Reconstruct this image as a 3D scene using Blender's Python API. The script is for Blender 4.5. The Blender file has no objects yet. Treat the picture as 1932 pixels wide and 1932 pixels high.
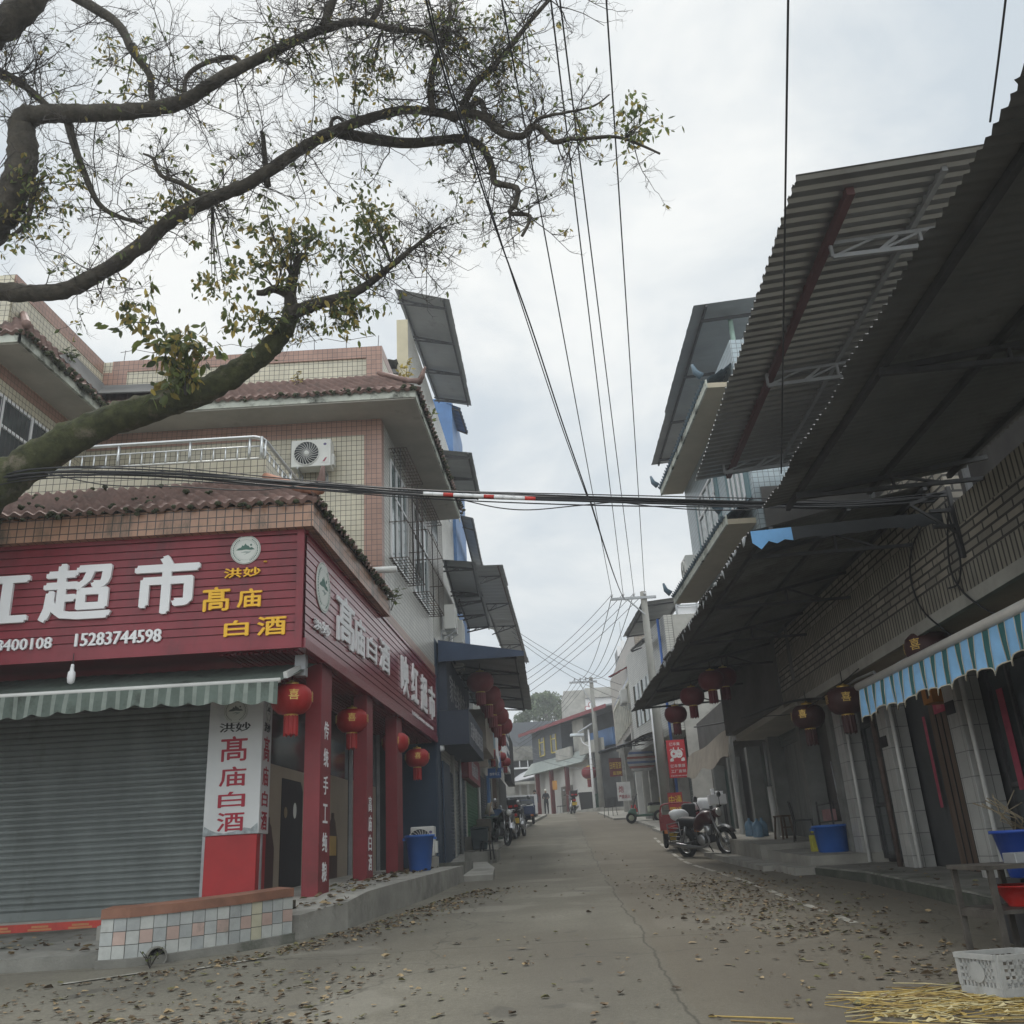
import bpy, math, random
from mathutils import Vector as V, Matrix
random.seed(7)
sc = bpy.context.scene
COL = sc.collection
rad = math.radians
# ---------------------------------------------------------------- camera
PITCH, ROLL, FOC, S0 = rad(20.7), rad(3.4), 1720.0, 966.0
FW = V((0, math.cos(PITCH), math.sin(PITCH)))
R0 = V((1, 0, 0)); U0 = V((0, -math.sin(PITCH), math.cos(PITCH)))
RT = math.cos(ROLL) * R0 - math.sin(ROLL) * U0
UP = math.sin(ROLL) * R0 + math.cos(ROLL) * U0
cam = bpy.data.cameras.new('camera'); camo = bpy.data.objects.new('camera', cam); COL.objects.link(camo)
camo.matrix_world = Matrix(((RT.x, UP.x, -FW.x, 0), (RT.y, UP.y, -FW.y, 0), (RT.z, UP.z, -FW.z, 0), (0, 0, 0, 1)))
cam.sensor_fit = 'HORIZONTAL'; cam.sensor_width = 36.0; cam.lens = 36.0 * FOC / 1932.0
cam.clip_start = 0.05; cam.clip_end = 4000
sc.camera = camo
# ---------------------------------------------------------------- sky, sun, exposure
SUN_EL, SUN_AZ = rad(58), rad(-14)          # high, ahead and a little to the left
w = bpy.data.worlds.new('World'); sc.world = w; w.use_nodes = True
nt = w.node_tree; nt.nodes.clear()
def nd(t, **k):
    n = nt.nodes.new(t)
    for a, b in k.items(): setattr(n, a, b)
    return n
out = nd('ShaderNodeOutputWorld'); mixs = nd('ShaderNodeMixShader'); mixs.inputs[0].default_value = 0.92
bg1 = nd('ShaderNodeBackground'); bg1.inputs[1].default_value = 0.10
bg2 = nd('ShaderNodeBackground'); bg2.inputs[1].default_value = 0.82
sky = nd('ShaderNodeTexSky', sky_type='NISHITA'); sky.sun_disc = False
sky.sun_elevation = SUN_EL; sky.sun_rotation = SUN_AZ; sky.dust_density = 2.5
tc = nd('ShaderNodeTexCoord'); mp = nd('ShaderNodeMapping'); mp.inputs['Scale'].default_value = (1.0, 1.0, 1.9)
mp.inputs['Location'].default_value = (3.1, 0.4, 0.7)
n1 = nd('ShaderNodeTexNoise'); n1.inputs['Scale'].default_value = 2.6; n1.inputs['Detail'].default_value = 10; n1.inputs['Roughness'].default_value = 0.56
n1.inputs['Distortion'].default_value = 0.25
cr = nd('ShaderNodeValToRGB')
cr.color_ramp.elements[0].position = 0.36; cr.color_ramp.elements[0].color = (0.66, 0.735, 0.79, 1)
cr.color_ramp.elements[1].position = 0.60; cr.color_ramp.elements[1].color = (1.0, 1.02, 1.0, 1)
e = cr.color_ramp.elements.new(0.47); e.color = (0.81, 0.86, 0.88, 1)
lk = nt.links.new
lk(tc.outputs['Generated'], mp.inputs['Vector']); lk(mp.outputs[0], n1.inputs['Vector']); lk(n1.outputs['Fac'], cr.inputs[0])
# the sky is brighter overhead and behind the viewer, raised there, mostly out of view, to fill the facing walls with light
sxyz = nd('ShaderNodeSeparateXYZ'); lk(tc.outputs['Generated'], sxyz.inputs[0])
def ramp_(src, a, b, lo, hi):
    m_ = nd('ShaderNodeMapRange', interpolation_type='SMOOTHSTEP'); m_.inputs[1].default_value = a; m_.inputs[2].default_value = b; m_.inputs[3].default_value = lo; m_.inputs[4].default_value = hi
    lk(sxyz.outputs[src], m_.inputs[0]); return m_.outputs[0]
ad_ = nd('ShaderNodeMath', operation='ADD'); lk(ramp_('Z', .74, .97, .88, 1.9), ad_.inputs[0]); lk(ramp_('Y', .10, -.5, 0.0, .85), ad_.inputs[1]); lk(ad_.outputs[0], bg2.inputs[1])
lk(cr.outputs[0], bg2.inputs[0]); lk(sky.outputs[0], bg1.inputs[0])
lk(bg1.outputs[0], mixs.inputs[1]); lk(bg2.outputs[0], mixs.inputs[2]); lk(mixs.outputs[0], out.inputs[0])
sun = bpy.data.lights.new('sun', 'SUN'); sun.energy = 1.3; sun.angle = rad(14); sun.color = (1, 0.96, 0.90)
suno = bpy.data.objects.new('sun', sun); COL.objects.link(suno)
sd = V((math.sin(SUN_AZ) * math.cos(SUN_EL), math.cos(SUN_AZ) * math.cos(SUN_EL), math.sin(SUN_EL)))
suno.rotation_euler = sd.to_track_quat('Z', 'Y').to_euler()
sc.view_settings.view_transform = 'Standard'; sc.view_settings.look = 'None'
sc.view_settings.exposure = 0.16; sc.view_settings.gamma = 1.0
sc.render.engine = 'CYCLES'
sc.cycles.max_bounces = 8; sc.cycles.use_denoising = True

# ---------------------------------------------------------------- sight lines and reference planes (metres; eye at the origin, Y down the street)
def ray(x, y): return FW * FOC + RT * (x - S0) - UP * (y - S0)
def pt(x, y, Y):
    v = ray(x, y); return v * (Y / v.y)
def plane(x0, y0, deg): return (x0, y0, math.sin(rad(deg)), math.cos(rad(deg)))
def hit(pl, x, y):
    v = ray(x, y); x0, y0, s, c = pl
    return v * ((x0 * c - y0 * s) / (v.x * c - v.y * s))
GK = [(-60, -2.6), (-20, -2.3), (0, -1.6), (12.9, -0.79), (25, -0.34), (70, 2.81), (86, 3.3), (200, 4.4), (4000, 10)]
def gz0(y):
    for (a, za), (b, zb) in zip(GK, GK[1:]):
        if y <= b: return za + (zb - za) * (y - a) / (b - a)
    return GK[-1][1]
def gz(y): return sum(gz0(y + k) for k in (-3, -2, -1, 0, 1, 2, 3)) / 7
def gnd(x, y):
    v = ray(x, y); lo, hi = 3.0, 140.0; t = 3.0
    while t < 140:
        if v.z / v.y * t < gz(t): break
        t += 0.05
    return v * (t / v.y)
LDEG = 3.4
C1 = V((-0.243 * 12.9, 12.9, 0))
LS = plane(C1.x, C1.y, LDEG)
def L(s, n, z=0):      # along the supermarket's street face, n metres towards the street
    a = rad(LDEG); return V((C1.x + s * math.sin(a) + n * math.cos(a), C1.y + s * math.cos(a) - n * math.sin(a), z))
RDEG = 1.15
def R(y, n, z=0):      # right-hand row: n metres from its front line (negative = towards the street)
    return V((5.8 + 0.0201 * y + n, y, z))

# ---------------------------------------------------------------- materials
MATS = {}
def mat(name, c, rough=0.8, var=0.2, scale=2.5, c2=None, k2=0.5, s2=0.8, bump=0.0, bscale=30, metal=0.0, spec=0.4, trans=0.0, alpha=1.0, stretch=(1, 1, 1), uv=False, coat=0.0):
    if name in MATS: return MATS[name]
    m = bpy.data.materials.new(name); m.use_nodes = True; t = m.node_tree; N = t.nodes.new; K = t.links.new
    b = t.nodes['Principled BSDF']; b.inputs['Roughness'].default_value = rough; b.inputs['Metallic'].default_value = metal
    b.inputs['Specular IOR Level'].default_value = spec; b.inputs['Alpha'].default_value = alpha
    if trans: b.inputs['Transmission Weight'].default_value = trans
    if coat: b.inputs['Coat Weight'].default_value = coat
    co = N('ShaderNodeTexCoord'); mpp = N('ShaderNodeMapping'); mpp.inputs['Scale'].default_value = stretch
    K(co.outputs['UV' if uv else 'Object'], mpp.inputs[0])
    nz = N('ShaderNodeTexNoise'); nz.inputs['Scale'].default_value = scale; nz.inputs['Detail'].default_value = 8; nz.inputs['Roughness'].default_value = 0.62
    K(mpp.outputs[0], nz.inputs['Vector'])
    rp = N('ShaderNodeValToRGB'); rp.color_ramp.elements[0].position = 0.3; rp.color_ramp.elements[1].position = 0.7
    rp.color_ramp.elements[0].color = (*[x * (1 - var) for x in c], 1); rp.color_ramp.elements[1].color = (*[min(x * (1 + var), 1) for x in c], 1)
    K(nz.outputs['Fac'], rp.inputs[0]); last = rp.outputs[0]
    if c2:
        n2 = N('ShaderNodeTexNoise'); n2.inputs['Scale'].default_value = s2; n2.inputs['Detail'].default_value = 10; n2.inputs['Roughness'].default_value = 0.7
        K(mpp.outputs[0], n2.inputs['Vector'])
        r2 = N('ShaderNodeValToRGB'); r2.color_ramp.elements[0].position = k2; r2.color_ramp.elements[1].position = min(k2 + 0.14, 1)
        r2.color_ramp.elements[0].color = (0, 0, 0, 1); r2.color_ramp.elements[1].color = (1, 1, 1, 1)
        K(n2.outputs['Fac'], r2.inputs[0])
        mx = N('ShaderNodeMix'); mx.data_type = 'RGBA'; mx.inputs[7].default_value = (*c2, 1)
        K(r2.outputs[0], mx.inputs[0]); K(last, mx.inputs[6]); last = mx.outputs[2]
    K(last, b.inputs['Base Color'])
    if bump:
        n3 = N('ShaderNodeTexNoise'); n3.inputs['Scale'].default_value = bscale; n3.inputs['Detail'].default_value = 6
        K(mpp.outputs[0], n3.inputs['Vector']); bm = N('ShaderNodeBump'); bm.inputs['Strength'].default_value = bump; bm.inputs['Distance'].default_value = 0.02
        K(n3.outputs['Fac'], bm.inputs['Height']); K(bm.outputs[0], b.inputs['Normal'])
    MATS[name] = m; m['out'] = 1
    return m
def tiles(name, c1, c2, mortar, tw, th, ms=0.008, offset=0.0, rough=0.35, var=0.25, grime=None, gk=0.58, bump=0.25):
    """wall tiles or bricks on the metric UV map, with grime patches"""
    if name in MATS: return MATS[name]
    m = bpy.data.materials.new(name); m.use_nodes = True; t = m.node_tree; N = t.nodes.new; K = t.links.new
    b = t.nodes['Principled BSDF']; b.inputs['Roughness'].default_value = rough
    co = N('ShaderNodeTexCoord'); br = N('ShaderNodeTexBrick'); br.offset = offset; br.squash = 1
    br.inputs['Color1'].default_value = (*c1, 1); br.inputs['Color2'].default_value = (*c2, 1); br.inputs['Mortar'].default_value = (*mortar, 1)
    br.inputs['Scale'].default_value = 1; br.inputs['Mortar Size'].default_value = ms; br.inputs['Brick Width'].default_value = tw; br.inputs['Row Height'].default_value = th
    br.inputs['Mortar Smooth'].default_value = 0.1
    K(co.outputs['UV'], br.inputs['Vector'])
    nz = N('ShaderNodeTexNoise'); nz.inputs['Scale'].default_value = 1.3; nz.inputs['Detail'].default_value = 10; nz.inputs['Roughness'].default_value = 0.65
    K(co.outputs['Object'], nz.inputs['Vector'])
    r0 = N('ShaderNodeValToRGB'); r0.color_ramp.elements[0].position = 0.3; r0.color_ramp.elements[1].position = 0.62
    r0.color_ramp.elements[0].color = (1 - var, 1 - var, 1 - var, 1); r0.color_ramp.elements[1].color = (1, 1, 1, 1)
    K(nz.outputs['Fac'], r0.inputs[0])
    mu = N('ShaderNodeMix'); mu.data_type = 'RGBA'; mu.blend_type = 'MULTIPLY'; mu.inputs[0].default_value = 1
    K(br.outputs['Color'], mu.inputs[6]); K(r0.outputs[0], mu.inputs[7]); last = mu.outputs[2]
    if grime:
        n2 = N('ShaderNodeTexNoise'); n2.inputs['Scale'].default_value = 1.0; n2.inputs['Detail'].default_value = 9; n2.inputs['Roughness'].default_value = 0.72
        mp2 = N('ShaderNodeMapping'); mp2.inputs['Scale'].default_value = (2.2, 2.2, 0.7); K(co.outputs['Object'], mp2.inputs[0]); K(mp2.outputs[0], n2.inputs['Vector'])
        r2 = N('ShaderNodeValToRGB'); r2.color_ramp.elements[0].position = gk; r2.color_ramp.elements[1].position = min(gk + 0.16, 1)
        r2.color_ramp.elements[0].color = (0, 0, 0, 1); r2.color_ramp.elements[1].color = (0.85, 0.85, 0.85, 1)
        K(n2.outputs['Fac'], r2.inputs[0]); mx = N('ShaderNodeMix'); mx.data_type = 'RGBA'; mx.inputs[7].default_value = (*grime, 1)
        K(r2.outputs[0], mx.inputs[0]); K(last, mx.inputs[6]); last = mx.outputs[2]
    K(last, b.inputs['Base Color'])
    bm = N('ShaderNodeBump'); bm.inputs['Strength'].default_value = bump; bm.inputs['Distance'].default_value = 0.01; bm.invert = True
    K(br.outputs['Fac'], bm.inputs['Height']); K(bm.outputs[0], b.inputs['Normal'])
    MATS[name] = m
    return m

# ---------------------------------------------------------------- mesh builder
class MB:
    def __init__(s): s.v = []; s.f = []; s.m = []; s.mats = []; s.sm = []
    def mi(s, m):
        if m not in s.mats: s.mats.append(m)
        return s.mats.index(m)
    def add(s, vs, fs, m, smooth=False):
        o = len(s.v); k = s.mi(m); s.v += [tuple(p) for p in vs]
        for f in fs: s.f.append([i + o for i in f]); s.m.append(k); s.sm.append(smooth)
        return s
    def quad(s, a, b, c, d, m): return s.add([a, b, c, d], [(0, 1, 2, 3)], m)
    def hexa(s, p, m):   # 8 points: bottom ring then top ring
        return s.add(p, [(3, 2, 1, 0), (4, 5, 6, 7), (0, 1, 5, 4), (1, 2, 6, 5), (2, 3, 7, 6), (3, 0, 4, 7)], m)
    def box(s, x0, x1, y0, y1, z0, z1, m, M=None):
        p = [V(q) for q in ((x0, y0, z0), (x1, y0, z0), (x1, y1, z0), (x0, y1, z0), (x0, y0, z1), (x1, y0, z1), (x1, y1, z1), (x0, y1, z1))]
        if M: p = [M @ q for q in p]
        return s.hexa(p, m)
    def bar(s, a, b, w, h, m, up=V((0, 0, 1))):   # rectangular bar from a to b
        a = V(a); b = V(b); d = (b - a).normalized()
        if abs(d.dot(up)) > 0.98: up = V((1, 0, 0))
        x = d.cross(up).normalized() * w / 2; z = x.cross(d).normalized() * h / 2
        return s.hexa([a - x - z, a + x - z, b + x - z, b - x - z, a - x + z, a + x + z, b + x + z, b - x + z], m)
    def prism(s, pts, z0, z1, m, z1b=None):      # plan polygon; z0/z1 numbers or lists
        n = len(pts); Z0 = z0 if isinstance(z0, (list, tuple)) else [z0] * n; Z1 = z1 if isinstance(z1, (list, tuple)) else [z1] * n
        ar = sum(pts[i][0] * pts[(i + 1) % n][1] - pts[(i + 1) % n][0] * pts[i][1] for i in range(n))
        if ar < 0: pts = pts[::-1]; Z0 = Z0[::-1]; Z1 = Z1[::-1]
        vs = [(p[0], p[1], z) for p, z in zip(pts, Z0)] + [(p[0], p[1], z) for p, z in zip(pts, Z1)]
        fs = [tuple(range(n))[::-1], tuple(range(n, 2 * n))] + [(i, (i + 1) % n, n + (i + 1) % n, n + i) for i in range(n)]
        return s.add(vs, fs, m)
    def slab(s, pts, th, m):                      # flat polygon given thickness along its normal
        pts = [V(p) for p in pts]; n = len(pts); nn = (pts[1] - pts[0]).cross(pts[2] - pts[0]).normalized() * th
        vs = pts + [p + nn for p in pts]
        return s.add(vs, [tuple(range(n))[::-1], tuple(range(n, 2 * n))] + [(i, (i + 1) % n, n + (i + 1) % n, n + i) for i in range(n)], m)
    def tube(s, pts, r, n, m, cap=True, smooth=True, lump=0.0):
        pts = [V(p) for p in pts]; k = len(pts); rr = r if isinstance(r, (list, tuple)) else [r] * k
        o = []; px = None
        for i, p in enumerate(pts):
            d = (pts[min(i + 1, k - 1)] - pts[max(i - 1, 0)])
            d = d.normalized() if d.length > 1e-9 else V((0, 0, 1))
            if px is None:
                a = V((0, 0, 1)) if abs(d.z) < 0.9 else V((1, 0, 0)); px = d.cross(a).normalized()
            else:
                px = px - d * px.dot(d); px = px.normalized() if px.length > 1e-6 else d.orthogonal().normalized()
            py = d.cross(px)
            for j in range(n):
                a = 2 * math.pi * j / n; o.append(p + (px * math.cos(a) + py * math.sin(a)) * rr[i] * (1 + (random.uniform(-lump, lump) if lump else 0)))
        fs = [(i * n + j, i * n + (j + 1) % n, (i + 1) * n + (j + 1) % n, (i + 1) * n + j) for i in range(k - 1) for j in range(n)]
        if cap: fs += [tuple(range(n))[::-1], tuple(range((k - 1) * n, k * n))]
        return s.add(o, fs, m, smooth)
    def lathe(s, prof, n, m, M=None, smooth=True):
        o = []; k = len(prof)
        for r, z in prof:
            for j in range(n):
                a = 2 * math.pi * j / n; p = V((r * math.cos(a), r * math.sin(a), z)); o.append(M @ p if M else p)
        fs = [(i * n + j, i * n + (j + 1) % n, (i + 1) * n + (j + 1) % n, (i + 1) * n + j) for i in range(k - 1) for j in range(n)]
        fs += [tuple(range(n))[::-1], tuple(range((k - 1) * n, k * n))]
        return s.add(o, fs, m, smooth)
    def patch(s, a, b, c, d, nu, nv, m, h=None, smooth=True):   # a-b along u, a-d along v, bilinear, h(u,v) height along normal
        a, b, c, d = V(a), V(b), V(c), V(d); nn = (b - a).cross(d - a).normalized(); o = []
        for j in range(nv + 1):
            v = j / nv
            for i in range(nu + 1):
                u = i / nu; p = (a * (1 - u) + b * u) * (1 - v) + (d * (1 - u) + c * u) * v
                o.append(p + nn * h(u, v) if h else p)
        fs = [(j * (nu + 1) + i, j * (nu + 1) + i + 1, (j + 1) * (nu + 1) + i + 1, (j + 1) * (nu + 1) + i) for j in range(nv) for i in range(nu)]
        return s.add(o, fs, m, smooth)
    def corr(s, a, b, c, d, pitch, amp, m, trapez=False, th=0.0, jag=0.0):  # corrugated sheet: waves along a-b, ridges run a-d
        ln = (V(b) - V(a)).length; k = max(int(ln / pitch), 1); per = 4 if not trapez else 6
        rnd = random.Random(int(ln * 1000)); jg = [rnd.uniform(-jag, jag) for _ in range(k * per + 2)]
        def h(u, v):
            t = (u * k) % 1.0
            if trapez: return amp * max(0, min(1, (0.30 - abs(t - 0.5)) / 0.10))
            return amp * math.sin(2 * math.pi * u * k)
        sh_ = [(rnd.uniform(-1, 1), rnd.uniform(-1, 1)) for _ in range(k // 6 + 3)]
        hh = lambda u, v: h(u, v) + (sh_[int(u * k / 6)][0] * .010 + (1 - v) * .012 * math.sin(u * k * .37 + k) if ln > 3 else 0)
        i0 = len(s.v); s.patch(a, b, c, d, k * per, 2, m, hh, smooth=not trapez)
        if ln > 3:                                     # sheets overlap a little unevenly along the outer edge
            dr = (V(a) - V(d)).normalized()
            for i in range(k * per + 1):
                q = s.v[i0 + i]; e_ = dr * (sh_[min(int(i / (6 * per)), len(sh_) - 1)][1] * .035 + rnd.uniform(-.006, .006)); s.v[i0 + i] = (q[0] + e_.x, q[1] + e_.y, q[2] + e_.z)
        return s
    def tileroof(s, a, b, c, d, m, pitch=0.22, row=0.30, amp=0.028):
        ln = (V(b) - V(a)).length; hv = (V(d) - V(a)).length; nu = max(int(ln / pitch), 1); nr = max(int(hv / row), 1)
        a, b, c, d = V(a), V(b), V(c), V(d); nn = (b - a).cross(d - a).normalized(); o = []; per = 6; W = nu * per
        for r in range(nr):
            for vv, lift in ((r / nr, 0.035), ((r + 1) / nr, 0.0)):
                for i in range(W + 1):
                    u = i / W; p = (a * (1 - u) + b * u) * (1 - vv) + (d * (1 - u) + c * u) * vv
                    sag = 0.012 * math.sin(u * 37 + r * 1.3)
                    o.append(p + nn * (amp * math.sin(2 * math.pi * i / per) + lift + sag * 0.4))
        fs = []
        for r in range(nr):
            q = r * 2 * (W + 1)
            fs += [(q + i, q + i + 1, q + W + 1 + i + 1, q + W + 1 + i) for i in range(W)]
            if r: fs += [(q - (W + 1) + i, q - (W + 1) + i + 1, q + i + 1, q + i) for i in range(W)]
        s.add(o, fs, m, True)
        e0 = [o[i] for i in range(W + 1)]
        lo = [p - nn * 0.07 for p in e0]
        s.add(e0 + lo, [(i, W + 1 + i, W + 2 + i, i + 1) for i in range(W)], m, True)
        return s
    def text(s, txt, c, right, up, w, h, m, depth=0.012, bold=0.0, fat=0.0):
        cu = bpy.data.curves.new('t', 'FONT'); cu.body = txt; cu.size = 1; cu.align_x = 'CENTER'; cu.extrude = 0.5; cu.offset = min(bold, .006)
        cu.resolution_u = 2
        ob = bpy.data.objects.new('t', cu); me = bpy.data.meshes.new_from_object(ob)
        if not me.vertices: return s
        xs = [q.co.x for q in me.vertices]; ys = [q.co.y for q in me.vertices]
        cx, cy = (min(xs) + max(xs)) / 2, (min(ys) + max(ys)) / 2; sx = w / max(max(xs) - min(xs), 1e-6); sy = h / max(max(ys) - min(ys), 1e-6)
        right = V(right).normalized(); up = V(up).normalized(); nn = right.cross(up); c = V(c)
        fs = [tuple(p.vertices) for p in me.polygons]
        for k, (dx, dy) in enumerate(((0, 0), (1, .4), (-1, -.4), (.3, 1), (-.3, -1)) if fat else ((0, 0),)):
            s.add([c + right * ((q.co.x - cx) * sx + dx * fat * w) + up * ((q.co.y - cy) * sy + dy * fat * h) + nn * ((q.co.z + 0.5) * depth + .0007 * k) for q in me.vertices], fs, m)
        bpy.data.objects.remove(ob); bpy.data.curves.remove(cu); bpy.data.meshes.remove(me)
        return s
    def disc(s, c, right, up, rx, ry, th, m, n=28):
        c = V(c); right = V(right).normalized(); up = V(up).normalized(); nn = right.cross(up)
        ring = [c + right * rx * math.cos(2 * math.pi * i / n) + up * ry * math.sin(2 * math.pi * i / n) for i in range(n)]
        vs = ring + [p + nn * th for p in ring]
        return s.add(vs, [tuple(range(n))[::-1], tuple(range(n, 2 * n))] + [(i, (i + 1) % n, n + (i + 1) % n, n + i) for i in range(n)], m)
    def poly(s, c, right, up, pts, th, m):
        c = V(c); right = V(right).normalized(); up = V(up).normalized(); nn = right.cross(up); n = len(pts)
        ar = sum(pts[i][0] * pts[(i + 1) % n][1] - pts[(i + 1) % n][0] * pts[i][1] for i in range(n))
        if ar < 0: pts = pts[::-1]
        ring = [c + right * a + up * b for a, b in pts]; vs = ring + [p + nn * th for p in ring]
        return s.add(vs, [tuple(range(n))[::-1], tuple(range(n, 2 * n))] + [(i, (i + 1) % n, n + (i + 1) % n, n + i) for i in range(n)], m)
    def build(s, name, parent=None, label=None, cat=None, group=None, kind=None, bevel=0.0):
        me = bpy.data.meshes.new(name); me.from_pydata(s.v, [], s.f)
        for m in s.mats: me.materials.append(m)
        me.polygons.foreach_set('material_index', s.m); me.polygons.foreach_set('use_smooth', s.sm)
        uvl = me.uv_layers.new(name='UVMap'); me.update()
        uv = [0.0] * (2 * len(me.loops)); Z = V((0, 0, 1))
        for p in me.polygons:
            n = p.normal
            if abs(n.z) > 0.96: ux, vx = V((1, 0, 0)), V((0, 1, 0))
            else:
                ux = Z.cross(n); ux = ux.normalized() if ux.length > 1e-6 else V((1, 0, 0)); vx = n.cross(ux)
            for li in p.loop_indices:
                co = me.vertices[me.loops[li].vertex_index].co
                uv[2 * li] = co.dot(ux); uv[2 * li + 1] = co.dot(vx)
        uvl.data.foreach_set('uv', uv)
        o = bpy.data.objects.new(name, me); COL.objects.link(o)
        if parent is not None:
            o.parent = parent
            if parent.type == 'EMPTY' and not parent.get('local'): o.matrix_parent_inverse = Matrix.Translation(-parent.location)
        tag(o, label, cat, group, kind)
        if bevel:
            bv = o.modifiers.new('b', 'BEVEL'); bv.width = bevel; bv.segments = 2; bv.limit_method = 'ANGLE'; bv.angle_limit = rad(40)
        return o
def tag(o, label=None, cat=None, group=None, kind=None):
    if label: o['label'] = label
    if cat: o['category'] = cat
    if group: o['group'] = group
    if kind: o['kind'] = kind
    return o
def thing(name, label, cat, loc=(0, 0, 0), rz=0.0, group=None, local=False):
    o = bpy.data.objects.new(name, None); COL.objects.link(o); o.location = loc; o.rotation_euler = (0, 0, rz); o.empty_display_size = 0.2
    tag(o, label, cat, group)
    if local: o['local'] = 1
    return o
def kids(o): return [c for c in o.children]
def dup(root, loc, rz=None, label=None, group=None, scale=None):
    def cp(o, par):
        c = o.copy(); COL.objects.link(c)
        if par is not None: c.parent = par; c.matrix_parent_inverse = o.matrix_parent_inverse.copy()
        for ch in list(o.children):
            if ch is not c: cp(ch, c)
        return c
    c = cp(root, None); c.location = loc
    if rz is not None: c.rotation_euler = (0, 0, rz)
    if scale: c.scale = scale if isinstance(scale, (tuple, list)) else (scale,) * 3
    if label: c['label'] = label
    if group: c['group'] = group
    return c
X, Y_, Z = V((1, 0, 0)), V((0, 1, 0)), V((0, 0, 1))
# ---------------------------------------------------------------- common materials
CREAM = tiles('cream_tile', (.60, .55, .42), (.54, .50, .39), (.07, .06, .055), .112, .118, .0055, grime=(.13, .13, .09), gk=.62)
PINK = tiles('salmon_tile', (.40, .235, .18), (.35, .205, .16), (.11, .09, .075), .112, .118, .0055, grime=(.10, .08, .06), gk=.60)
ORANGE = tiles('orange_tile', (.46, .26, .17), (.40, .23, .155), (.07, .05, .045), .13, .125, .008, grime=(.045, .045, .03), gk=.50)
WTILE = tiles('white_wall_tile', (.52, .51, .46), (.47, .46, .42), (.14, .13, .12), .20, .10, .008, grime=(.20, .17, .12), gk=.62)
BTILE = tiles('pale_blue_tile', (.40, .47, .50), (.36, .43, .47), (.18, .20, .21), .12, .12, .008, var=.2)
PTILE = tiles('pillar_tile', (.46, .46, .44), (.40, .40, .385), (.17, .17, .165), .30, .34, .006, grime=(.14, .14, .12), gk=.60)
PLTILE = tiles('planter_tile', (.46, .47, .45), (.40, .42, .40), (.13, .13, .12), .20, .20, .010, grime=(.15, .14, .11), gk=.57)
BRICK = tiles('grey_brick', (.33, .295, .24), (.20, .185, .16), (.05, .047, .043), .36, .105, .016, offset=.5, rough=.8, grime=(.08, .075, .06), gk=.58, bump=.7)
SOLDIER = tiles('soldier_brick', (.29, .265, .215), (.22, .205, .17), (.05, .047, .043), .10, .62, .016, rough=.8, grime=(.08, .075, .06), gk=.58, bump=.7)
PLASTER = mat('grey_plaster', (.36, .35, .32), .9, .22, 1.6, c2=(.15, .145, .13), k2=.58, s2=.9, bump=.15)
SOFFIT = mat('soffit_plaster', (.40, .38, .34), .9, .15, 1.2, c2=(.22, .20, .16), k2=.60, bump=.2, bscale=40)
CONC = mat('concrete', (.30, .29, .26), .92, .25, 1.5, c2=(.16, .155, .135), k2=.55, s2=.7, bump=.3, bscale=45)
DCONC = mat('dark_concrete', (.19, .185, .165), .95, .3, 1.8, c2=(.09, .095, .075), k2=.5, s2=1.1, bump=.35, bscale=40)
CREAMW = mat('cream_render', (.48, .43, .31), .9, .12, 1.5, c2=(.33, .31, .27), k2=.55, bump=.1)
RTILE = mat('roof_tile', (.20, .125, .105), .65, .3, 3.5, c2=(.10, .085, .07), k2=.58, s2=1.6, bump=.2)
MOSS = mat('moss', (.04, .045, .02), .95, .5, 6, bump=.5)
MARM = mat('maroon_panel', (.21, .026, .037), .42, .2, 1.6, c2=(.145, .026, .034), k2=.54, s2=1.2, stretch=(1.5, 1.5, .5))
MARG = mat('maroon_gloss', (.21, .022, .034), .22, .15, 1.2, spec=.6)
WHITE = mat('white_paint', (.74, .74, .75), .5, .04, 2)
YEL = mat('yellow_letter', (.80, .45, .02), .45, .05, 2)
RED = mat('red_paint', (.36, .02, .022), .5, .15, 1.5)
DRED = mat('dark_red_paint', (.19, .022, .028), .5, .18, 1.3, c2=(.12, .02, .02), k2=.58)
BLK = mat('black_matter', (.018, .018, .02), .55, .2, 3)
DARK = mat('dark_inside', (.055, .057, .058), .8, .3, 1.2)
GLASS = mat('dark_glass', (.06, .068, .07), .10, .3, .8, spec=.7)
GGLASS = mat('green_glass', (.10, .15, .15), .08, .3, .9, spec=.7)
STEEL = mat('stainless', (.55, .56, .56), .28, .1, 4, metal=.9)
GALV = mat('galvanised', (.36, .37, .38), .45, .2, 3, c2=(.17, .13, .10), k2=.62, metal=.5)
RUST = mat('rust_steel', (.085, .06, .05), .75, .4, 6, c2=(.16, .075, .04), k2=.58)
IRON = mat('dark_iron', (.05, .05, .052), .6, .3, 5)
SHEETG = mat('grey_sheet', (.27, .28, .285), .5, .14, .8, c2=(.15, .145, .14), k2=.60, s2=.6, metal=.15)
SHEETB = mat('blue_sheet', (.07, .16, .34), .5, .2, 1.0, c2=(.10, .13, .17), k2=.60)
SHEETN = mat('navy_sheet', (.03, .055, .11), .5, .3, 1.0)
FIBRE = mat('fibre_cement_sheet', (.125, .125, .122), .9, .3, 1.3, c2=(.06, .058, .052), k2=.55, s2=.7, bump=.2)
SHUT = mat('grey_shutter', (.185, .205, .20), .5, .16, 1.6, c2=(.13, .14, .13), k2=.56, s2=1.1, metal=.2, stretch=(1.2, 1.2, .5))
SHUTG = mat('green_shutter', (.02, .10, .04), .5, .2, 1.5)
SHUTB = mat('blue_shutter', (.02, .04, .072), .5, .2, 1.5)
WOOD = mat('dark_wood', (.10, .068, .048), .7, .35, 3, stretch=(3, 3, .4))
BOARD = mat('grey_board_door', (.20, .21, .20), .7, .25, 2, stretch=(4, 4, .4))
PVC = mat('pvc_white', (.60, .60, .58), .5, .12, 2, c2=(.36, .34, .28), k2=.62)
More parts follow.
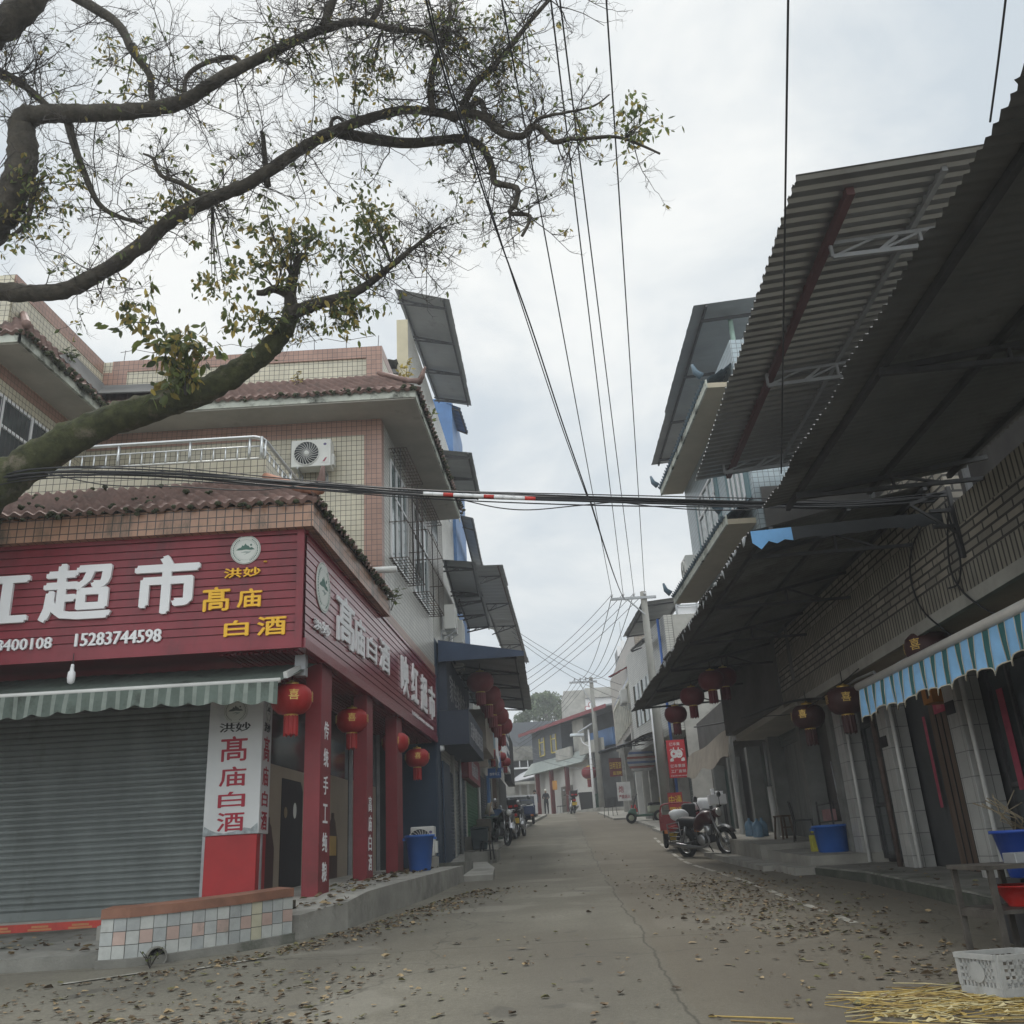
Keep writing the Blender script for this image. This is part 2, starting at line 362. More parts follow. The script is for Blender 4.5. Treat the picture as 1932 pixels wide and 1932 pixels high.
BLUEP = mat('blue_plastic', (.03, .12, .42), .4, .12, 2)
REDP = mat('red_plastic', (.50, .025, .02), .4, .1, 2)
LRED = mat('lantern_red', (.34, .016, .016), .5, .15, 3)
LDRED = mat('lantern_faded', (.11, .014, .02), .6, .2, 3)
GOLD = mat('gold', (.55, .36, .10), .35, .1, 3, metal=.6)
RUBBER = mat('rubber', (.018, .018, .018), .85, .2, 5)
GREEN = mat('green_paint', (.05, .13, .09), .4, .1, 2)

# ---------------------------------------------------------------- ground
def road_mat():
    m = bpy.data.materials.new('road_concrete'); m.use_nodes = True; t = m.node_tree; N = t.nodes.new; K = t.links.new
    b = t.nodes['Principled BSDF']; b.inputs['Roughness'].default_value = .92; b.inputs['Specular IOR Level'].default_value = .25
    co = N('ShaderNodeTexCoord'); sp = N('ShaderNodeSeparateXYZ'); K(co.outputs['Object'], sp.inputs[0])
    def noise(sc_, det, ro, vec=None):
        n = N('ShaderNodeTexNoise'); n.inputs['Scale'].default_value = sc_; n.inputs['Detail'].default_value = det; n.inputs['Roughness'].default_value = ro
        K(vec or co.outputs['Object'], n.inputs['Vector']); return n.outputs['Fac']
    def ramp(v, stops):
        r = N('ShaderNodeValToRGB'); el = r.color_ramp.elements
        while len(el) < len(stops): el.new(.5)
        for e_, (p, c) in zip(el, stops): e_.position = p; e_.color = (*c, 1) if isinstance(c, tuple) else (c, c, c, 1)
        K(v, r.inputs[0]); return r.outputs[0]
    def mix(f, a, c, mode='MIX'):
        x = N('ShaderNodeMix'); x.data_type = 'RGBA'; x.blend_type = mode
        if isinstance(f, (int, float)): x.inputs[0].default_value = f
        else: K(f, x.inputs[0])
        for q, i in ((a, 6), (c, 7)):
            if isinstance(q, tuple): x.inputs[i].default_value = (*q, 1)
            else: K(q, x.inputs[i])
        return x.outputs[2]
    def math_(op, a, c=None):
        x = N('ShaderNodeMath'); x.operation = op
        for q, i in ((a, 0), (c, 1)):
            if q is None: continue
            if isinstance(q, (int, float)): x.inputs[i].default_value = q
            else: K(q, x.inputs[i])
        return x.outputs[0]
    base = ramp(noise(.55, 9, .62), [(.28, (.150, .138, .107)), (.5, (.198, .184, .146)), (.72, (.242, .226, .184))])
    base = mix(ramp(noise(.16, 6, .6), [(.45, 0.0), (.60, .75)]), base, (.125, .110, .084))
    base = mix(ramp(noise(24, 5, .75), [(.35, .0), (.66, .62)]), base, (.10, .095, .08))
    vo = N('ShaderNodeTexVoronoi'); vo.inputs['Scale'].default_value = 60; K(co.outputs['Object'], vo.inputs['Vector'])
    base = mix(ramp(vo.outputs['Distance'], [(.08, .34), (.32, 0.0)]), base, (.38, .365, .32))
    tm = N('ShaderNodeMapping'); tm.inputs['Scale'].default_value = (1.1, .07, 1); K(co.outputs['Object'], tm.inputs[0])
    base = mix(ramp(noise(1.0, 5, .55, tm.outputs[0]), [(.46, 0.0), (.64, .5)]), base, (.115, .105, .088))
    base = mix(ramp(noise(1.7, 3, .5), [(.66, 0.0), (.70, .55)]), base, (.085, .08, .07))
    base = mix(ramp(noise(.45, 4, .5), [(.60, 0.0), (.64, .30)]), base, (.29, .275, .235))
    # dusty brown shoulder right of the middle joint
    wob = math_('MULTIPLY', math_('SUBTRACT', noise(.9, 5, .6), .5), .35)
    jx = math_('ADD', math_('ADD', math_('MULTIPLY', sp.outputs['Y'], .034), .80), wob)
    dx = math_('SUBTRACT', sp.outputs['X'], jx)
    sh = N('ShaderNodeMapRange'); sh.inputs[1].default_value = -.02; sh.inputs[2].default_value = .10; K(dx, sh.inputs[0])
    base = mix(math_('MULTIPLY', sh.outputs[0], .45), base, (.128, .107, .080))
    ja = math_('ABSOLUTE', dx); jr = N('ShaderNodeMapRange'); jr.inputs[1].default_value = .004; jr.inputs[2].default_value = .02; jr.inputs[3].default_value = .7; jr.inputs[4].default_value = 0; K(ja, jr.inputs[0])
    base = mix(jr.outputs[0], base, (.06, .055, .045))
    # transverse joints and a few cracks
    wy = math_('ADD', sp.outputs['Y'], math_('MULTIPLY', math_('SUBTRACT', noise(.7, 5, .6), .5), .25))
    md = math_('ABSOLUTE', math_('SUBTRACT', math_('MODULO', math_('ADD', wy, 53.9), 5.2), 2.6))
    tr = N('ShaderNodeMapRange'); tr.inputs[1].default_value = .008; tr.inputs[2].default_value = .03; tr.inputs[3].default_value = .6; tr.inputs[4].default_value = 0; K(md, tr.inputs[0])
    base = mix(tr.outputs[0], base, (.08, .075, .06))
    v2 = N('ShaderNodeTexVoronoi'); v2.feature = 'DISTANCE_TO_EDGE'; v2.inputs['Scale'].default_value = .16
    mpz = N('ShaderNodeMapping'); K(co.outputs['Object'], mpz.inputs[0])
    ad = N('ShaderNodeVectorMath'); ad.operation = 'ADD'; K(mpz.outputs[0], ad.inputs[0])
    nn_ = N('ShaderNodeTexNoise'); nn_.inputs['Scale'].default_value = .8; nn_.inputs['Detail'].default_value = 6; K(co.outputs['Object'], nn_.inputs['Vector']); K(nn_.outputs['Color'], ad.inputs[1])
    K(ad.outputs[0], v2.inputs['Vector'])
    ck = N('ShaderNodeMapRange'); ck.inputs[1].default_value = .0008; ck.inputs[2].default_value = .003; ck.inputs[3].default_value = .6; ck.inputs[4].default_value = 0; K(v2.outputs['Distance'], ck.inputs[0])
    base = mix(ck.outputs[0], base, (.09, .085, .07))
    K(base, b.inputs['Base Color'])
    bm = N('ShaderNodeBump'); bm.inputs['Strength'].default_value = .7; bm.inputs['Distance'].default_value = .012; K(noise(48, 6, .75), bm.inputs['Height']); K(bm.outputs[0], b.inputs['Normal'])
    return m
ROAD = road_mat()
g = MB(); ys = [-60, -40, -20, -10] + [i for i in range(-5, 92)] + [100, 120, 160, 220, 400, 800, 1600, 3000]
xs = [-1500, -300, -60, -20, -10, 0, 10, 20, 60, 300, 1500]
vs = [(x, y, gz(y)) for y in ys for x in xs]; nx = len(xs)
g.add(vs, [(j * nx + i, j * nx + i + 1, (j + 1) * nx + i + 1, (j + 1) * nx + i) for j in range(len(ys) - 1) for i in range(nx - 1)], ROAD, True)
g.build('road', kind='structure')
# painted edge line on the right (worn dashes), a sheet 4 mm above the road
ln = MB(); LINE = mat('worn_line', (.40, .385, .34), .8, .25, 9, c2=(.19, .175, .14), k2=.44, s2=7)
def edge(y):
    pts = [(11, 3.55), (14, 3.55), (17, 3.7), (20, 3.75), (24, 3.75), (30, 4.1), (36, 4.5)]
    for (a, xa), (b, xb) in zip(pts, pts[1:]):
        if y <= b: return xa + (xb - xa) * (y - a) / (b - a)
    return 4.5
y = 11.2; rl = random.Random(3)
while y < 35:
    lnn = rl.uniform(.5, 1.6); p = []
    for yy in (y, y + lnn): p.append((edge(yy), yy))
    (xa, ya), (xb, yb) = p
    ln.quad((xa - .055, ya, gz(ya) + .005), (xa + .055, ya + .03, gz(ya) + .005), (xb + .055, yb, gz(yb) + .005), (xb - .055, yb - .05, gz(yb) + .005), LINE); y += lnn + rl.uniform(.1, .5)
for (xa, ya), (xb, yb) in (((-4.9, 10.3), (-4.2, 10.75)), ((-3.7, 10.75), (-3.05, 11.3))):
    ln.quad((xa, ya, gz(ya) + .005), (xa + .06, ya - .1, gz(ya) + .005), (xb + .05, yb - .1, gz(yb) + .005), (xb, yb, gz(yb) + .005), LINE)
ln.build('road_line', kind='structure')

# pavements (left in front of the supermarket, left far, right)
def pave_z(s): # height of the left pavement along the street face
    k = [(-3, -.70), (0, -.52), (1.2, -.36), (4.3, -.235), (7.2, -.165), (12.5, -.02)]
    for (a, za), (b, zb) in zip(k, k[1:]):
        if s <= b: return za + (zb - za) * (s - a) / (b - a)
    return k[-1][1]
pv = MB(); ss = [-.3, .6, 1.5, 3, 4.5, 6, 7.5, 9.0]
ed = [(-.3, .15), (.6, .55), (1.5, .62), (3, .75), (4.5, .9), (6, .95), (7.5, .98), (9.0, 1.05)]
for (s0, n0), (s1, n1) in zip(ed, ed[1:]):
    a, b, c, d = L(s0, -2.5), L(s0, n0), L(s1, n1), L(s1, -2.5)
    pv.prism([a, b, c, d], [gz(p.y) - .3 for p in (a, b, c, d)], [pave_z(s0), pave_z(s0), pave_z(s1), pave_z(s1)], CONC)
pv.build('pavement', kind='structure')
pv = MB()
a, b, c, d, e_ = (-14, 11.2), (-4.85, 11.25), (-3.2, 12.45), (-3.2, 14.7), (-14, 14.7)
pv.prism([a, b, c, d, e_], [-1.3] * 5, [-.76, -.76, -.62, -.60, -.69], DCONC)
pv.build('pavement', kind='structure')
st = MB(); st.prism([(-14, 14.62), (-4.1, 14.62), (-4.1, 17), (-14, 17)], -1, -.5, CONC); st.build('shop_step', kind='structure')
# far-left pavement: low slabs and steps in front of the next shops
pv = MB(); prev = None
for s, n, h in ((9.05, 1.7, .12), (11, 1.55, .16), (14, 1.0, .16), (20, .7, .16), (30, .75, .15), (42, .9, .14), (52, 1.2, .14)):
    a, b = L(s, -1.5), L(s, n); z = gz(b.y) + h
    if prev: pv.prism([prev[0], prev[1], b, a], [gz(q.y) - .4 for q in (prev[1], prev[1], b, b)], [prev[2], prev[2], z, z], CONC)
    prev = (a, b, z)
pv.build('pavement', kind='structure')
sp_ = MB()
for s0, s1, n0, n1, h in ((9.4, 11.2, .1, 1.0, .34), (13.5, 15.0, .5, 1.1, .36), (15.2, 16.5, .6, 1.2, .3)):
    a = L(s0, n0); sp_.prism([L(s0, n0), L(s0, n1), L(s1, n1), L(s1, n0)], gz(a.y) - .2, gz(a.y) + h + .06, DCONC)
sp_.build('shop_step', kind='structure')
# right pavement: dark low slab, then the taller stepped slabs
pr = MB(); ke = [(6, 4.9), (9, 5.0), (11.6, 5.12), (15.6, 5.28), (17.9, 5.14)]
def rz(y): return gz(y) + (.20 if y < 12 else .20 - .06 * (y - 12) / 6)
for (y0, x0), (y1, x1) in zip(ke, ke[1:]):
    pr.prism([(x0, y0), (9, y0), (9, y1), (x1, y1)], -1.8, [rz(y0), rz(y0), rz(y1), rz(y1)], DCONC)
MOSSC = mat('mossy_kerb', (.055, .06, .045), .95, .4, 3, c2=(.10, .098, .085), k2=.52, s2=2, bump=.4)
for (y0, x0), (y1, x1) in zip(ke, ke[1:]):
    pr.prism([(x0 - .03, y0), (x0 + .02, y0), (x1 + .02, y1), (x1 - .03, y1)], -1.8, [rz(y0) - .025, rz(y0) - .025, rz(y1) - .025, rz(y1) - .025], MOSSC)
pr.build('pavement', kind='structure')
pr = MB()
for y0, y1, x0, h in ((17.92, 19.5, 4.75, .13), (18.2, 21.4, 5.15, .30), (19.5, 26, 4.55, .10), (21.4, 30, 5.0, .42), (26, 34, 4.75, .10), (34, 40, 5.0, .10), (40, 52, 5.2, .10), (52, 64, 4.5, .10)):
    pr.prism([(x0, y0), (9, y0), (9, y1 - .01), (x0, y1 - .01)], gz(y0) - .5, [gz(y0) + h, gz(y0) + h, gz(y1) + h, gz(y1) + h], CONC)
pr.build('pavement', kind='structure')
# ---------------------------------------------------------------- the supermarket corner building
B1 = thing('supermarket_building', 'corner supermarket building with cream and salmon tiles and brown tiled canopies', 'building', (C1.x - 2, C1.y + 5, -.5))
YA = 18.35; SA = (YA - C1.y) / math.cos(rad(LDEG)); SE = 12.25; HS = 3.0; HT = 4.78
def xl(Y, n=0): return C1.x + .0594 * (Y - C1.y) + n
# ground floor: wall behind the shutter, dark interior walls and soffit
m = MB()
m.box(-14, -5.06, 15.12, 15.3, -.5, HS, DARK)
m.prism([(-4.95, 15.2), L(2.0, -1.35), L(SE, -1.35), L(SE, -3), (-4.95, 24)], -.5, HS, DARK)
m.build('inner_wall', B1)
m = MB(); m.prism([(-14, 12.98), L(.08, -.08), L(SE, -.08), L(SE, -4), (-14, 20)], HS + .02, HS + .12, MARM)
for i in range(14):
    n = -.12 - i * .085; m.prism([L(.2, n), L(SE, n), L(SE, n - .06), L(.2, n - .06)], HS - .012, HS + .018, MARM)
m.build('soffit', B1)
# rolling shutter with real slats
def shutter(mb, a, b, z0, z1, mt, slat=.085, out=V((0, -1, 0)), dep=.022):
    k = max(int((z1 - z0) / slat), 1); dz = (z1 - z0) / k; o = []; fs = []
    for i in range(k):
        z = z0 + i * dz
        for zz, e_ in ((z, 0), (z + dz * .12, dep * .2), (z + dz * .4, dep), (z + dz * .75, dep), (z + dz * .97, dep * .15)):
            for p in (a, b): o.append(V((p[0], p[1], zz)) + out * e_)
    n = len(o) // 2
    fs = [(2 * i, 2 * i + 1, 2 * i + 3, 2 * i + 2) for i in range(n - 1)]
    return mb.add(o, fs, mt)
m = MB(); shutter(m, (-13, 15.02), (-5.1, 15.02), -.38, HS, SHUT, .092); m.box(-13, -5.1, 14.98, 15.06, -.5, -.38, SHUT); sh = m.build('roller_shutter', B1)
m = MB(); m.box(-5.1, -5.03, 14.93, 15.1, -.5, HS, GALV); m.build('shutter_rail', sh)
# glass shop front behind the pillars
m = MB(); m.prism([L(1.55, -1.12), L(SE - 2, -1.12), L(SE - 2, -1.2), L(1.55, -1.2)], -.5, HS, GLASS); gl = m.build('shop_window', B1)
m = MB()
for s in (1.62, 4.3, 7.2, 9.9):
    m.prism([L(s, -1.04), L(s + .05, -1.04), L(s + .05, -1.11), L(s, -1.11)], -.45, HS, GALV)
m.build('frame', gl)
# pillars, dark red, lettered on the street side
for i, (s0, s1, txt) in enumerate(((1.24, 1.83, '传统手工纯粮'), (4.3, 4.8, '高庙白酒'), (7.1, 7.7, None))):
    m = MB(); m.prism([L(s0, -.05), L(s1, -.05), L(s1, -.30), L(s0, -.30)], pave_z(s0) - .3, HS, DRED); p = m.build('pillar', B1, bevel=.008)
    if txt:
        m = MB(); zt = 2.0 if i == 0 else 1.05; zz = -.05 if i == 0 else 0.05; sc_ = (s0 + s1) / 2
        for k, ch in enumerate(txt):
            z = zt - (zt - zz) * k / (len(txt) - 1); m.text(ch, L(sc_, -.047, z), L(1, 0) - L(0, 0), Z, .25, .27, WHITE, .004, 0, .012)
        m.build('lettering', p)
# upper walls
m = MB(); m.prism([(-12, YA), L(SA, 0), L(SE, 0), L(SE, -6), (-12, 30)], HT + .02, 9.355, CREAM); m.build('upper_wall', B1)
m = MB()   # salmon borders on the back wall and corner, a few mm proud
m.box(xl(YA) - .38, xl(YA) + .006, YA - .006, YA + .3, 4.8, 9.355, PINK)
m.box(-9.4, xl(YA) - .38, YA - .006, YA + .01, 8.98, 9.355, PINK)
m.prism([L(SA, .006), L(SA + .25, .006), L(SA + .25, -.01), L(SA, -.01)], 4.8, 9.355, PINK)
m.build('corner_border', B1)
m = MB(); m.prism([L(SA + .25, .006), L(SE, .006), L(SE, -.05), L(SA + .25, -.05)], HT + .25, 9.34, WTILE); m.build('street_wall', B1)
m = MB(); m.prism([L(SA + .2, .02), L(SE, .02), L(SE, -.05), L(SA + .2, -.05)], HT, HT + .26, PINK); m.build('sill_band', B1)
# second-floor eave: soffit slab, tiled skirt roof, parapet
def eave(zs, s0, ext, front, name, left_x):
    pass
EZ = 9.36; EO = .85
m = MB()
fc = (L(SA, EO).x, YA - EO); 
m.prism([(-9.0, YA - EO), fc, L(SE, EO), L(SE, -.2), L(SA, -.2), (-9.0, YA + .2)], EZ, EZ + .12, SOFFIT)
m.build('eave_soffit', B1)
FASC = mat('pale_fascia', (.50, .52, .46), .8, .2, 3, c2=(.02, .022, .012), k2=.50, s2=1.6)
m = MB()
m.prism([(-8.9, YA - EO - .03), (fc[0] + .03, YA - EO - .03), (fc[0] + .03, YA - EO), (-8.9, YA - EO)], EZ + .03, EZ + .22, FASC)
m.prism([(fc[0] + .03, YA - EO - .03), L(SE, EO + .03), L(SE, EO), (fc[0], YA - EO)], EZ + .03, EZ + .22, FASC)
m.build('fascia', B1)
m = MB(); zt = 10.45; f2 = (xl(YA) - .05, YA - .02)
m.tileroof((-9.0, YA - EO - .1, EZ + .2), (fc[0] + .12, YA - EO - .1, EZ + .2), (f2[0], f2[1], zt), (-9.4, f2[1], zt), RTILE, .2, .24)
m.tileroof((fc[0] + .12, YA - EO - .1, EZ + .2), L(SE, EO + .12, EZ + .2), L(SE, -.05, zt), (f2[0], f2[1], zt), RTILE, .2, .24)
rf = m.build('tiled_skirt_roof', B1)
m = MB(); m.tube([(fc[0] + .16, YA - EO - .14, EZ + .34), (fc[0] - .1, YA - EO + .1, EZ + .5), (f2[0], f2[1], zt + .06)], [.065, .06, .055], 8, RTILE)
for k in range(3): m.tube([(fc[0] + .1, YA - EO - .1, EZ + .3), (fc[0] + .22, YA - EO - .2 + k * .04, EZ + .42 + .07 * k), (fc[0] + .22 + .03 * k, YA - EO - .22, EZ + .55 + .04 * k)], [.06, .045, .025], 6, RTILE)
m.build('ridge_ornament', rf)
rr = random.Random(5)
def mossline(mb, a, b, k, z=.0, s=.06):
    a, b = V(a), V(b)
    for i in range(k):
        t = rr.random() ** 1.0; p = a.lerp(b, t); q = rr.uniform(.4, 1.3) * s
        mb.lathe([(q * .3, -q * .6), (q, 0), (q * .7, q * .5), (q * .2, q * .7)], 6, MOSS, Matrix.Translation(p + V((rr.uniform(-.05, .05), rr.uniform(-.05, .05), z + rr.uniform(-.05, .05)))))
m = MB(); mossline(m, (-9, YA - EO - .13, EZ + .2), (fc[0] + .1, YA - EO - .13, EZ + .2), 60, s=.05); mossline(m, (fc[0] + .1, YA - EO, EZ + .2), L(SE, EO + .12, EZ + .2), 80, s=.055); m.build('moss', rf, kind='stuff')
m = MB(); m.prism([(-9.5, YA - .04), L(SA, 0.03), L(SE, .03), L(SE, -.25), L(SA + .3, -.25), (-9.5, YA + .24)], 9.5, 11.2, CREAM); m.build('parapet', B1)
m = MB(); x1 = xl(YA) + .035
m.box(-9.0, x1, YA - .05, YA + .01, 10.92, 11.21, PINK); m.box(x1 - .36, x1, YA - .048, YA + .3, 10.4, 10.92, PINK); m.box(-9.2, -8.65, YA - .05, YA + .01, 10.4, 10.92, PINK)
m.prism([L(SA, .035), L(SE, .035), L(SE, .0), L(SA, .0)], 10.95, 11.215, PINK)
m.build('parapet_border', B1)
m = MB()
for i in range(9): 
    xx = -8.8 + i * .74; m.tube([(xx, YA + .05, 11.2), (xx + rr.uniform(-.02, .02), YA + .05, 11.55)], .008, 4, IRON)
pts = [(-8.9 + i * .37, YA + .05, 11.5 + .06 * math.sin(i * 2.1)) for i in range(17)]; m.tube(pts, .008, 4, IRON)
m.build('lightning_wire', B1)
m = MB(); m.prism([(-8.4, YA + 1.2), (-6.2, YA + 1.2), (-6.2, YA + 2), (-8.4, YA + 2)], 11.1, [11.75, 11.55, 11.55, 11.75], SHEETN); m.build('roof_shed', B1)
# left wing
def W(y, n, z): # wing side wall: towards the street positive
    return V((-9.42 + .0594 * (y - YA) + n, y, z))
m = MB(); m.prism([W(14.2, 0, 0), W(YA + .5, 0, 0), (-16, YA + .5), (-16, 14.2)], 3.2, 9.4, CREAM); m.build('wing_wall', B1)
m = MB(); m.prism([W(14.2, .006, 0), W(YA, .006, 0), W(YA, -.01, 0), W(14.2, -.01, 0)], 9.08, 9.36, PINK); m.prism([W(YA - .5, .008, 0), W(YA, .008, 0), W(YA, -.01, 0), W(YA - .5, -.01, 0)], 5.3, 8.85, CREAM); m.build('wing_border', B1)
m = MB(); m.prism([W(14.35, .012, 0), W(17.2, .012, 0), W(17.2, -.05, 0), W(14.35, -.05, 0)], 6.9, 8.75, GLASS); wn = m.build('wing_window', B1)
m = MB()
for yy in (14.35, 15.3, 16.25, 17.14): m.prism([W(yy, .05, 0), W(yy + .06, .05, 0), W(yy + .06, .012, 0), W(yy, .012, 0)], 6.9, 8.75, WHITE)
for zz in (6.88, 8.15, 8.72): m.prism([W(14.35, .045, 0), W(17.2, .045, 0), W(17.2, .012, 0), W(14.35, .012, 0)], zz, zz + .06, WHITE)
for k in range(22): m.tube([W(14.4 + k * .13, .12, 6.9), W(14.4 + k * .13, .12, 8.75)], .008, 4, IRON)
m.build('frame', wn)
m = MB(); m.prism([W(14.5, .72, 0), W(YA - .1, .72, 0), W(YA - .1, -.3, 0), (-15, 14.5)], 9.38, 9.5, SOFFIT); m.build('wing_soffit', B1)
m = MB(); m.prism([W(14.45, .78, 0), W(YA - EO, .78, 0), W(YA - EO, .72, 0), W(14.45, .72, 0)], 9.4, 9.6, FASC); m.prism([W(14.45, .78, 0), W(14.52, .72, 0), (-15, 14.52), (-15, 14.45)], 9.4, 9.6, FASC); m.build('wing_fascia', B1)
m = MB(); m.tileroof(W(14.4, .86, 9.58), W(YA - EO - .2, .86, 9.58), W(YA, .22, 10.45), W(15.2, .22, 10.45), RTILE, .2, .24)
m.tileroof((-15, 14.4, 9.58), W(14.4, .86, 9.58), W(15.2, .22, 10.45), (-15, 15.2, 10.45), RTILE, .2, .24); wr = m.build('wing_tiled_roof', B1)
m = MB(); mossline(m, W(14.4, .86, 9.58), W(YA - EO, .86, 9.58), 75, s=.06); mossline(m, (-11, 14.4, 9.58), W(14.4, .86, 9.58), 25, s=.06); m.build('moss', wr, kind='stuff')
m = MB(); m.tube([W(14.36, .9, 9.7), W(14.6, .75, 9.85), W(15.2, .25, 10.5)], [.09, .08, .07], 8, RTILE); m.build('ridge_ornament', wr)
m = MB(); m.prism([W(14.9, .2, 0), W(YA + .1, .2, 0), W(YA + .1, -.05, 0), W(14.9, -.05, 0)], 9.5, 11.2, CREAM); m.prism([(-15, 14.86), W(14.86, .19, 0), W(15.1, -.08, 0), (-15, 15.1)], 9.5, 11.19, CREAM); m.build('wing_parapet', B1)
m = MB(); m.prism([W(14.88, .21, 0), W(YA + .05, .21, 0), W(YA + .05, -.06, 0), W(14.88, -.06, 0)], 10.9, 11.215, PINK); m.build('wing_parapet_border', B1)
m = MB(); m.slab([W(15.9, .6, 9.95), W(YA - .5, .6, 9.95), W(YA - .06, .25, 10.62), W(16.9, .25, 10.62)], .03, FIBRE); m.slab([(-9.0, YA - .9, 9.9), (-7.2, YA - .9, 9.85), (-7.2, YA - .08, 10.5), (-9.2, YA - .08, 10.55)], .03, FIBRE); m.build('roof_patch_sheet', wr)
# first-floor terrace: orange band, tiled canopy roof, low tiled wall, steel railing
TY, TX = 13.7, -4.0; TZ = 6.0
m = MB(); m.prism([(-14, 12.72), L(-.16, .17), L(SA, .17), L(SA, -.5), (-14, 13.6)], HT, 5.16, ORANGE); m.build('orange_band', B1)
c0 = L(-.24, .25, 5.18); c1 = L(SA - .02, .25, 5.18); t0 = V((TX, TY, TZ)); t1 = V((TX + .0594 * (YA - TY), YA - .01, TZ))
m = MB(); m.tileroof((-14, c0.y, 5.18), c0, t0, (-14, TY, TZ), RTILE, .19, .2); m.tileroof(c0, c1, t1, t0, RTILE, .19, .2); tr = m.build('tiled_canopy_roof', B1)
m = MB(); m.tube([c0 + V((.05, -.05, .14)), c0.lerp(t0, .35) + V((0, 0, .06)), t0 + V((0, 0, .05))], [.1, .08, .07], 8, mat('ridge_salmon', (.35, .16, .10), .8, .3, 3))
for k in range(3): m.tube([c0 + V((-.05, .05, .1)), c0 + V((.08, -.08, .22 + .05 * k)), c0 + V((.1, -.1, .4 + .04 * k))], [.08, .06, .03], 6, RTILE)
m.build('ridge_ornament', tr)
m = MB(); mossline(m, (-10, c0.y - .02, 5.18), c0, 70, -.03, .045); mossline(m, c0, c1, 70, -.03, .05)
for k in range(22):
    u, v_ = rr.random(), rr.random(); q = (V((-9, c0.y, 5.18)).lerp(c0, u)).lerp(V((-9, TY, TZ)).lerp(t0, u), v_); mossline(m, q, q, 2, .03, .05)
m.build('moss', tr, kind='stuff')
m = MB(); m.prism([(-14, TY), (TX, TY), (t1.x, YA - .01), (t1.x - .2, YA - .01), (TX - .2, TY + .2), (-14, TY + .2)], 5.3, 6.38, CREAM); m.build('terrace_wall', B1)
m = MB(); m.prism([(-14, TY + .2), (TX - .2, TY + .2), (t1.x - .2, YA - .02), (-14, YA - .02)], 5.2, 5.4, CONC); m.build('terrace_floor', B1)
m = MB(); zr = 6.83; xL = -7.72
m.tube([(xL, TY + .1, 6.38), (xL, TY + .1, zr), (TX - .25, TY + .1, zr), (TX - .14, TY + .16, zr), (TX - .1, TY + .3, zr), (t1.x - .1, YA - .1, zr)], .033, 8, STEEL)
m.tube([(xL, TY + .1, 6.66), (TX - .12, TY + .1, 6.66), (t1.x - .1, YA - .1, 6.66)], .016, 6, STEEL); m.tube([(xL, TY + .1, 6.44), (TX - .12, TY + .1, 6.44), (t1.x - .1, YA - .1, 6.44)], .014, 6, STEEL)
for i in range(19):
    xx = xL + (TX - .12 - xL) * i / 18; big = i in (0, 6, 12, 17, 18); m.tube([(xx, TY + .1, 6.38), (xx, TY + .1, zr if big else 6.66)], .026 if big else .014, 6, STEEL)
for i in range(20):
    t = i / 19; p = V((TX - .1, TY + .25, 0)).lerp(V((t1.x - .1, YA - .1, 0)), t); big = i % 6 == 0; m.tube([(p.x, p.y, 6.38), (p.x, p.y, zr if big else 6.66)], .026 if big else .016, 6, STEEL)
m.build('terrace_railing', B1)
m = MB(); m.tube([L(4.0, -.1, 5.35), L(4.0, .6, 5.33)], .065, 12, PVC); m.build('drain_spout', B1)
m = MB(); m.box(-7.6, -6.0, YA - .012, YA + .05, 5.4, 7.6, mat('pale_panel', (.42, .43, .42), .6, .1)); m.box(-5.9, -4.9, YA - .014, YA + .05, 6.4, 8.1, GLASS); m.build('terrace_window', B1)
# street-side windows with security grilles
for (s0, s1, z0, z1) in ((SA + .85, SA + 2.9, 6.35, 8.75), (SA + 3.7, SA + 6.0, 6.35, 8.75)):
    m = MB(); m.prism([L(s0, .012), L(s1, .012), L(s1, -.04), L(s0, -.04)], z0, z1, GGLASS); wd = m.build('street_window', B1)
    m = MB()
    for k in range(4): s = s0 + (s1 - s0 - .06) * k / 3; m.prism([L(s, .05), L(s + .06, .05), L(s + .06, .013), L(s, .013)], z0, z1, WHITE)
    for z in (z0, z0 + 1.6, z1 - .05): m.prism([L(s0, .045), L(s1, .045), L(s1, .014), L(s0, .014)], z, z + .05, WHITE)
    m.build('frame', wd)
    m = MB(); gd = .42; a, b = s0 - .1, s1 + .1
    for z in (z0 - .05, z0 + .8, z0 + 1.6, z1 + .2): m.tube([L(a, 0, z), L(a, gd, z), L(b, gd, z), L(b, 0, z)], .012, 4, RUST, smooth=False)
    k = 0
    while a + k * .19 <= b: m.tube([L(a + k * .19, gd, z0 - .05), L(a + k * .19, gd, z1 + .2)], .006, 4, RUST); k += 1
    for zz in (z0 - .05, z1 + .2):
        for q in range(7): m.tube([L(a, gd * q / 6, zz), L(b, gd * q / 6, zz)], .009, 4, RUST)
        for q in range(12): m.tube([L(a + (b - a) * q / 11, 0, zz), L(a + (b - a) * q / 11, gd, zz)], .008, 4, RUST)
    for q in (1, 2): 
        for sa in (a, b): m.tube([L(sa, gd * q / 3, z0 - .05), L(sa, gd * q / 3, z1 + .2)], .010, 4, IRON)
    m.build('security_grille', wd)

